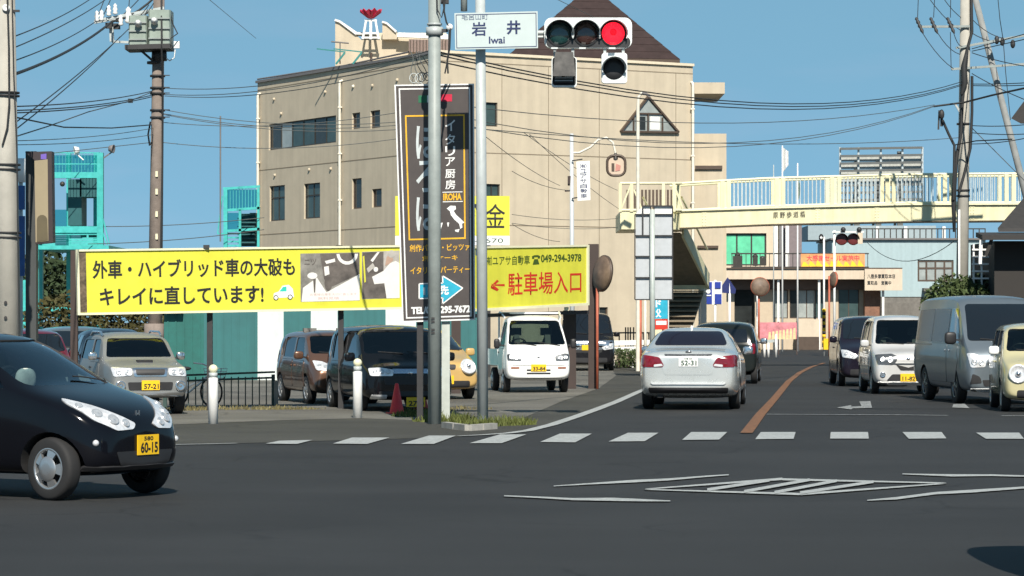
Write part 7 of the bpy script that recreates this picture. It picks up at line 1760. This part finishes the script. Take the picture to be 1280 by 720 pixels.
fe = thing('steel_fence', 'low dark green steel bar fence along the edge of the car park', 'fence', G(290, 509))
f0, f1 = G(205, 511), G(343, 507.5)
def ft(x, y): u = (x - 205) / 138; p = f0.lerp(f1, u); return Vector((p.x, p.y, P(x, y, p.y).z))
gm = mat('fence_green', (.035, .07, .065), .6, var=.15)
for ya, yb_ in ((470, 465), (477, 472)):
    mb = MB(); mb.bar(ft(205, ya), ft(343, yb_), .04, .035); mb.build('rail', gm, fe)
for i in range(16):
    x = 208 + i * 8.9; mb = MB(); p = ft(x, 471); mb.bar((p.x, p.y, .03), p, .02, .02); mb.build('baluster', gm, fe)
for x in (206, 265, 341.5):
    mb = MB(); p = ft(x, 468); mb.bar((p.x, p.y, 0), p, .06, .06); mb.build('post', gm, fe)
mb = MB(); p = ft(345.5, 476); mb.box((p.x, p.y - .05, p.z / 2), (.07, .1, p.z)); tag(mb.build('stone_post', M['concrete']), 'short concrete stub post at the right end of the green fence', 'post')
gr = thing('guard_rail', 'white guard rail with dark railing above beside the black van', 'guard rail', rawbase(790, 97))
for y in (429, 437): mb = MB(); mb.bar(P(760, y, 97), P(850, y - 2, 97), .05, .17); mb.build('beam', M['white_paint'], gr)
for x in (766, 790, 814): mb = MB(); mb.bar(rawbase(x, 97.1), P(x, 425, 97.1), .1, .1); mb.build('post', M['white_paint'], gr)
rl = thing('hand_railing', 'dark railing with thin bars behind the white guard rail', 'railing', rawbase(785, 99))
mb = MB(); mb.bar(P(765, 416, 99), P(812, 416, 99), .05, .05); mb.build('rail', M['frame_dark'], rl)
for x in (766, 774, 782, 785, 788, 792, 796, 804, 811): mb = MB(); mb.bar(rawbase(x, 99), P(x, 409 if 780 < x < 798 else 416, 99), .045, .045); mb.build('baluster', M['frame_dark'], rl)
bn2 = thing('fence_banner', 'pink flowery banner on a low fence in front of the shop', 'banner', rawbase(970, 135))
f = pface(948, 403, 996, 424, 135); pk = mat('pink_print', (.60, .22, .25), .7, var=.35, scale=3)
mb = MB(); f.pslab(mb, 948, 403, 996, 424, 0, .02); mb.build('cloth', pk, bn2)
mb = MB()
for i in range(8): f.ppoly(mb, [(960 + i * 4.4, 424), (961 + i * 4.4, 415 - i * .7), (963.4 + i * 4.4, 415 - i * .7), (964 + i * 4.4, 424)], .022, .004)
mb.build('pale_print', mat('banner_cream', (.65, .55, .30), .7, var=.2), bn2)
for x in (948, 973, 996): mb = MB(); mb.bar(rawbase(x, 135.05), P(x, 402, 135.05), .06, .06); mb.build('post', M['post_brown'], bn2)
for x, lab in ((955.5, 'left white barrier post at the kerb right of the dark car'), (960.5, 'middle short white barrier post at the kerb'), (970, 'right white barrier post under the pink banner')):
    t = thing('barrier_stub', lab, 'bollard', rawbase(x, 125), 0, 'white barrier posts before the shop'); mb = MB(); mb.cyl(rawbase(x, 125), P(x, 430 if x < 965 else 419, 125), .055, .055, 10); mb.build('shaft', M['white_paint'], t); mb = MB(); mb.ball(P(x, 430 if x < 965 else 419, 125), .055, 8, 6); mb.build('cap', M['white_paint'], t)
mb = MB(); mb.bar(P(949, 428, 125.1), P(968, 426, 125.1), .05, .12); tag(mb.build('barrier_beam', M['galvanised']), 'grey rail beam behind the short white barrier posts', 'rail')
# --- bicycle parked at the fence
bc = thing('bicycle', 'silver bicycle with front basket parked between the grey car and the green fence', 'bicycle', G(243, 508)); q0 = G(243, 508)
bx_, by_ = Vector((.80, -.60, 0)).normalized(), Vector((0, 0, 1))
def bp2(s, z): return q0 + bx_ * s + by_ * z
for s in (-.42, .42):
    c = bp2(s, .27); mb = MB(); mb.tube([c + (bx_ * math.cos(t) + by_ * math.sin(t)) * .26 for t in [2 * math.pi * i / 20 for i in range(21)]], .018, 6)
    mb.build('wheel', M['black_rubber'], bc)
    mb = MB()
    for i in range(6): t = math.pi * i / 6; v = (bx_ * math.cos(t) + by_ * math.sin(t)) * .25; mb.bar(c - v, c + v, .004, .004)
    mb.build('spokes', M['chrome'], bc)
mb = MB()
for a, b in (((-.42, .27), (-.15, .25)), ((-.15, .25), (.34, .55)), ((-.15, .25), (-.24, .66)), ((-.24, .55), (-.42, .27)), ((.42, .27), (.33, .72)), ((.34, .55), (-.2, .35))): mb.bar(bp2(*a), bp2(*b), .028, .028)
mb.build('frame', M['silver_rim'], bc)
mb = MB(); sd = bx_.cross(by_); mb.tube([bp2(.22, .80) + sd * .26, bp2(.32, .78) + sd * .12, bp2(.33, .74), bp2(.32, .78) - sd * .12, bp2(.22, .80) - sd * .26], .014, 6); mb.build('handlebar', M['chrome'], bc)
mb = MB(); mb.ball(bp2(-.25, .69), 1, 9, 6, (.13, .08, .04)); mb.build('saddle', M['black_rubber'], bc)
mb = MB(); c = bp2(.52, .58)
for i in range(5):
    z = -.12 + .06 * i; w = .11 + .01 * i
    pts = [c + bx_ * w * sx + sd * w * sy + by_ * z for sx, sy in ((-1, -1), (1, -1), (1, 1), (-1, 1), (-1, -1))]; mb.tube(pts, .006, 4)
for sx in (-1, 0, 1):
    for sy in (-1, 0, 1): mb.bar(c + bx_ * .11 * sx + sd * .11 * sy - by_ * .12, c + bx_ * .15 * sx + sd * .15 * sy + by_ * .12, .008, .008)
mb.build('basket', M['white_paint'], bc)

# ------------------------------------------------------------------ overhead cables
ORD = ['uppermost', 'second from the top', 'third from the top', 'fourth from the top', 'fifth from the top', 'sixth from the top', 'seventh from the top', 'eighth from the top', 'ninth from the top', 'lowest']
def bundle(items, label, group, **k):
    n = len(items)
    for i, it in enumerate(items):
        kk = dict(k); a, b = it[0], it[1]
        if len(it) > 2: kk['sag'] = it[2]
        cable((a, b), (ORD[i] if i < n - 1 else 'lowest') + ' of the ' + label, group, **kk)
def cable(pts, label, group, r=.012, m='cable_black', sag=0.0, wob=0.0):
    """pts: (px, py, d) knots; sag in metres at mid span"""
    r = r * (.72 if m == 'cable_grey' else .88)
    k = [P(*p) for p in pts]; out = []; tot = len(k) - 1
    for i in range(tot):
        n = 14 if (k[i + 1] - k[i]).length > 3 else 5
        for j in range(n + (1 if i == tot - 1 else 0)):
            t = j / n; p = k[i].lerp(k[i + 1], t); s = sag * 4 * t * (1 - t); p.z -= s
            if wob: p.z += wob * math.sin(j * 2.1 + i)
            out.append(p)
    mb = MB(); mb.tube(out, r, 5); return tag(mb.build('overhead_cable', M[m]), label, 'cable', group)
g1 = 'cables between the concrete pole and the transformer pole'
l1 = 'thin cable climbing from the left concrete pole towards the transformer pole'
bundle((((17, 46, 40), (120, -6, 62)), ((17, 60, 40), (134, -2, 62)), ((18, 76, 40), (121, 26, 62)), ((21, 152, 40), (161, 36, 61.8)), ((22, 160, 40), (150, 46, 62)), ((21, 133, 40), (190, 114, 62)), ((21, 138, 40), (190, 119, 62)), ((21, 141, 40), (190, 121, 62))), 'thin cables climbing to the transformer pole', g1, r=.011, sag=.06)
cable(((18, 93, 40), (140, 27, 61.7), (196, -6, 62)), 'thick black cable climbing past the white insulators on the transformer pole', g1, .028, sag=.1)
cable(((22, 147, 40), (80, 159, 48), (140, 160, 56), (190, 156, 62)), 'sagging cable hanging lowest between the concrete pole and the transformer pole', g1, .014)
cable(((22, 170, 40), (60, 158, 45), (110, 140, 52), (163, 126, 58), (190, 115, 62)), 'spiral wrapped cable rising to a small dark clamp left of the transformer pole', g1, .014, 'cable_grey')
mb = MB(); mb.box(P(163, 126, 58), (.09, .08, .08)); tag(mb.build('cable_clamp', M['cable_black']), 'small dark clamp on the spiral wrapped cable', 'clamp')
for (a, b), w in zip((((132, -6, 62), (120, 24, 61.8)), ((140, -6, 62), (127, 23, 61.8)), ((162, -6, 62), (160, 20, 61.7)), ((149, 22, 61.9), (178, -6, 62)), ((168, 26, 61.6), (186, 6, 61.8)), ((176, 24, 61.6), (192, 4, 61.8))), ('leftmost', 'second from left', 'third from left', 'fourth from left', 'fifth from left', 'rightmost')): cable((a, b), w + ' of the short leads above the transformer pole insulators', 'leads at the transformer pole', .012, sag=.03)
g2_ = 'cables from the transformer pole across the beige building'
l2 = 'long thin cable running from the transformer pole across the beige building'
bundle((((204, 110, 62), (541, 62, 44)), ((204, 118, 62), (541, 66, 44)), ((206, 120, 62), (541, 74, 44)), ((204, 137, 62), (541, 148, 60)), ((204, 142, 62), (541, 152, 60)), ((204, 143, 62), (541, 158, 60)), ((203, 153, 62), (541, 132, 60)), ((203, 178, 62), (541, 166, 62))), 'cables from the transformer pole to the beige building', g2_, r=.011, m='cable_grey', sag=.22)
for y0, y1, w in ((176, 160, 'upper'), (181, 168, 'lower')): cable(((20, y0, 42), (192, y1, 62)), w + ' faint low cable left of the transformer pole', 'faint cables at far left', .009, 'cable_grey', sag=.05)
cable(((110, 283, 100), (330, 272, 104)), 'upper faint cable slanting past the turquoise towers', 'faint cables by the towers', .02, 'cable_grey', sag=.1); cable(((110, 305, 97), (330, 287, 103)), 'lower faint cable slanting past the turquoise towers', 'faint cables by the towers', .02, 'cable_grey', sag=.1); cable(((60, 192, 96), (190, 178, 100)), 'faint cable over the turquoise tower floodlights', 'faint cables by the towers', .018, 'cable_grey')
g3 = 'cables from the junction to the right utility pole'
bundle((((545, 64, 43.6), (1203, 102, 91)), ((545, 68, 43.6), (1203, 105, 91)), ((545, 76, 43.6), (1203, 106.5, 91))), 'cables passing close below the traffic light', g3, r=.014, sag=.75)
bundle((((545, 128, 60), (1168, 131, 90), .5), ((545, 140, 60), (1168, 132, 90), .9), ((545, 150, 60), (1168, 133, 90), .9), ((545, 156, 62), (1200, 172, 91), .3)), 'cables crossing the triangular window', 'cables across the beige front at window height', r=.014, m='cable_grey')
bundle(sorted([q for q in (((655, 166, 70), (772, 238, 95)), ((662, 168, 70), (775, 262, 95)), ((600, 165, 60), (700, 232, 90)), ((640, 214, 72), (712, 238, 76)), ((640, 268, 80), (772, 273, 95)), ((640, 279, 80), (772, 284, 95)), ((640, 280, 80), (700, 302, 84)), ((800, 232, 92), (800, 300, 92))) if q[0][0] != 800], key=lambda q: q[0][1] + q[1][1]), 'service cables drooping across the beige front', 'service cables before the beige front', r=.011, m='cable_grey', sag=.1)
g4 = 'cables at the right utility pole'
bundle(sorted((((1215, 61, 91), (1290, 40, 80), 0), ((1215, 64, 91), (1290, 47, 80), 0), ((1215, 105, 91), (1290, 103, 85), .02), ((1215, 107, 91), (1290, 106, 85), .02), ((1215, 157, 91), (1290, 155, 86), .04), ((1215, 166, 91), (1290, 167, 86), .04), ((1215, 180, 91), (1290, 171, 86), .05), ((1215, 66, 91), (1290, 84, 86), .05), ((1215, 92, 91), (1290, 128, 86), .05), ((1213, 40, 91), (1254, 52, 90.8), .1)), key=lambda q: q[0][1] + q[1][1]), 'cables leaving the right pole rightwards', g4, r=.016)
cable(((1167, 133, 90.4), (1205, 128, 90.5), (1240, 119, 88), (1295, 107, 84)), 'thick black cable sweeping past the right utility pole', g4, .036)
for (x0, x1), w in zip(((1148, 1147), (1168.5, 1167), (1188.5, 1188)), ('left', 'middle', 'right')): cable(((x0, -6, 90.8), (x1, 22, 90.8)), w + ' vertical lead above the three dark strain insulators', 'leads above the strain insulators', .014)
for (a, b), w in zip((((1153, 41, 90.6), (1192, 86, 90.7)), ((1172, 41, 90.6), (1200, 68, 90.7)), ((1192, 41, 90.6), (1203, 58, 90.7)), ((1188, 40, 90.7), (1189, 85, 90.7)), ((1160, -4, 90.8), (1204, 40, 91)), ((1178, -4, 90.8), (1212, 28, 91)), ((1213, 22, 91), (1255, 48, 90.8))), ('longest', 'middle', 'shortest', 'vertical', 'upper left', 'upper middle', 'rightmost')): cable((a, b), w + ' jumper lead between the cross arms of the right pole', 'jumper leads of the right pole', .014, sag=.12)
cable(((1247, -6, 90), (1250, 25, 90), (1254, 50, 90.5), (1257, 90, 90.5), (1263, 150, 90.5)), 'hanging vertical lead right of the leaning strut pole', g4, .014)
cable(((1178, 150, 90.6), (1186, 168, 90.6), (1193, 182, 90.6), (1192, 250, 90.6)), 'dark drop cable bending down from the splice to the right pole', g4, .05)
cable(((1194, 181, 90.6), (1220, 176, 90), (1265, 174, 88)), 'black cable from the drop cable towards the strut pole', g4, .022)
cable(((1215, 160, 91), (1290, 235, 88)), 'guy cable slanting down over the footbridge railing at right', g4, .02, 'cable_grey')
cable(((1084, 303, 135), (1192, 302, 92)), 'slack cable drooping in front of the pale blue building', 'cables by the blue building', .016, 'cable_black', sag=.75)
cable(((255, -6, 80), (320, 48, 110)), 'faint cable crossing the sky above the beige building roof', 'faint cables in the sky', .012, 'cable_grey'); cable(((690, -4, 80), (780, 40, 95)), 'faint cable crossing in front of the brown pyramid roof', 'faint cables in the sky', .012, 'cable_grey')
# ------------------------------------------------------------------ vehicles where the photo shows them
def at_corner(c, local, px, d, heading):
    """put the local ground point (x, y) of the car under bearing px at distance d"""
    h = R(heading); lx, ly = local; w = Vector((lx * math.cos(h) - ly * math.sin(h), lx * math.sin(h) + ly * math.cos(h), 0))
    t = rawbase(px, d); c.place(t - w, heading)
gz = lambda c, z: setattr(c.root, 'location', c.root.location + Vector((0, 0, z)))
black1 = kei_hatch('parked_car', 'black kei hatchback turning in the foreground at the left edge'); black1.root.name = 'kei_car'
at_corner(black1, (1.7 - .50, -.7375), 59, 24.9, -30)
crown = sedan('sedan', 'silver sedan seen from behind, first in the lane right of the car park')
at_corner(crown, (-2.45, .80), 803, 50.3, 83.5)
pb = lambda n, c, **k: paint(n, c, **k)
ahead = tall_wagon('parked_car', 'dark car half hidden in front of the silver sedan', paint('darkgreen_black', (.012, .016, .016), 0, .15), L=4.2, W=1.7, H=1.56, hood=.8, cowl=1.0, rake=.8, hollow=False, tyre=.31, glassm='glass_dark', plate=('', ''), rear_rake=.35, tumble=.22)
ahead.root.name = 'compact_car'; at_corner(ahead, (-2.1, -.83), 946, 71.5, 83.5)
onc = tall_wagon('minivan', 'dark purple black minivan last in the oncoming queue', paint('purple_black', (.012, .010, .018), 0, .14), L=4.3, W=1.7, H=1.70, hood=.75, cowl=1.08, rake=.75, nose=.86, hollow=False, tyre=.32, glassm='glass_dark', front='minivan', belt=1.02, plate=('plate_white', '', ''))
at_corner(onc, (2.05, -.80), 1052, 68.6, -92.5)
wk = tall_wagon('kei_car', 'white tall kei car with black grille in the oncoming queue before the dark minivan', paint('pearl_white', (.62, .62, .61), .2, .3), front='white_kei', H=1.70, cowl=1.02, nose=.86, belt=.98, plate=('plate_yellow', '11-82', ''), glassm='glass', pz=.36, seat=M['interior_grey'])
at_corner(wk, (1.66, -.68), 1095, 61.3, -91)
hv = cargo_van('van', 'large silver blue cargo van between the white and the cream kei cars')
at_corner(hv, (2.25, -.80), 1209, 53.8, -85.5)
cream = paint('cream_paint', (.50, .46, .27), 0, .3)
bk = tall_wagon('kei_car', 'cream kei car with round headlamps cut off by the right edge', cream, front='round', H=1.54, cowl=.99, nose=.84, belt=.95, glassm='glass', plate=('', ''), mirror_m=M['sign_white'], hood=.55)
at_corner(bk, (1.63, -.66), 1259, 49.2, -95)
kt = kei_truck('kei_truck', 'white kei truck parked under the yellow car park sign'); at_corner(kt, (1.58, -.70), 633, 62.2, -82.5)
bm_ = tall_wagon('minivan', 'black tall minivan parked behind the two red cones', paint('gloss_black', (.006, .007, .009), 0, .1), L=3.4, W=1.62, H=1.50, hood=.42, cowl=.95, rake=.62, nose=.77, belt=.84, glassm='glass_tint', front='black_kei', plate=('plate_yellow', '27-0', '', .1), pz=.17, tumble=.14, tyre=.27)
at_corner(bm_, (1.64, -.76), 458, 49.2, -74.5)
br = tall_wagon('kei_car', 'copper brown kei car parked left of the black minivan', paint('copper_brown', (.16, .085, .055), .5, .33), L=3.1, W=1.40, H=1.40, hood=.40, cowl=.90, rake=.6, nose=.72, belt=.82, glassm='glass_tint', plate=('', ''), tyre=.27)
at_corner(br, (1.45, -.66), 392, 53.6, -72)
yc = tall_wagon('kei_car', 'mustard yellow small car behind the grey green pole', paint('mustard', (.52, .34, .12), 0, .35), L=3.3, W=1.46, H=1.42, hood=.72, cowl=.93, rake=.85, nose=.74, belt=.84, glassm='glass_dark', front='round', plate=('plate_yellow', '', ''), hollow=False, tumble=.3, crease=.1, rear_rake=.5)
at_corner(yc, (1.5, .68), 596, 57.2, -74)
su = kei_suv('kei_car', 'grey silver boxy four wheel drive with roof rails parked at left'); su.root.name = 'small_jeep'
at_corner(su, (1.5, -.62), 141, 47.4, -71)
mr = tall_wagon('parked_car', 'maroon car with dark windows behind the left billboard post', paint('maroon', (.14, .012, .025), .2, .3), L=3.4, W=1.45, H=1.42, hood=.6, cowl=.92, rake=.6, nose=.75, belt=.82, glassm='glass_dark', hollow=False, plate=('', ''))
at_corner(mr, (1.6, .66), 92, 56.0, -72)
gw = tall_wagon('parked_car', 'grey wagon roof showing behind the left billboard post', paint('grey_paint', (.22, .24, .24), .6, .3), L=3.8, W=1.6, H=1.46, hood=.7, cowl=.95, rake=.7, nose=.75, belt=.85, glassm='glass_dark', hollow=False, plate=('', ''))
at_corner(gw, (1.7, .7), 146, 60.5, -76)
dk = tall_wagon('parked_car', 'dark blue car roof showing behind the grey silver boxy car', paint('navy_paint', (.012, .016, .026), 0, .2), L=3.8, W=1.6, H=1.42, hood=.9, cowl=.93, rake=.9, nose=.74, belt=.84, glassm='glass_dark', hollow=False, plate=('', ''), rear_rake=.6, tumble=.32, crease=.1)
at_corner(dk, (1.6, .7), 197, 56.5, -76)
bv = tall_wagon('minivan', 'black van with bright grille band behind the brown sign post', paint('van_black', (.010, .010, .012), 0, .2), L=4.4, W=1.72, H=1.86, hood=.55, cowl=1.12, rake=.55, nose=.98, belt=1.05, glassm='glass_dark', front='minivan', hollow=False, plate=('plate_yellow', '', '', -.03), pz=.74, tyre=.32, tumble=.13)
at_corner(bv, (2.15, 0), 735, 90, -89)
bv.patch('chrome_band', [(-.78, .80), (.78, .80), (.78, .95), (-.78, .95)], 'x', 1, M['chrome'], off=.016, r=.03)

# unseen stand-in van, added beyond the right edge to cast a shadow into view
shadow_van = dup(hv.root, Vector((3.2 + 2.35, 17.0, 0)), R(0), 'unseen grey stand-in van added outside the right edge to cast the shadow on the road')
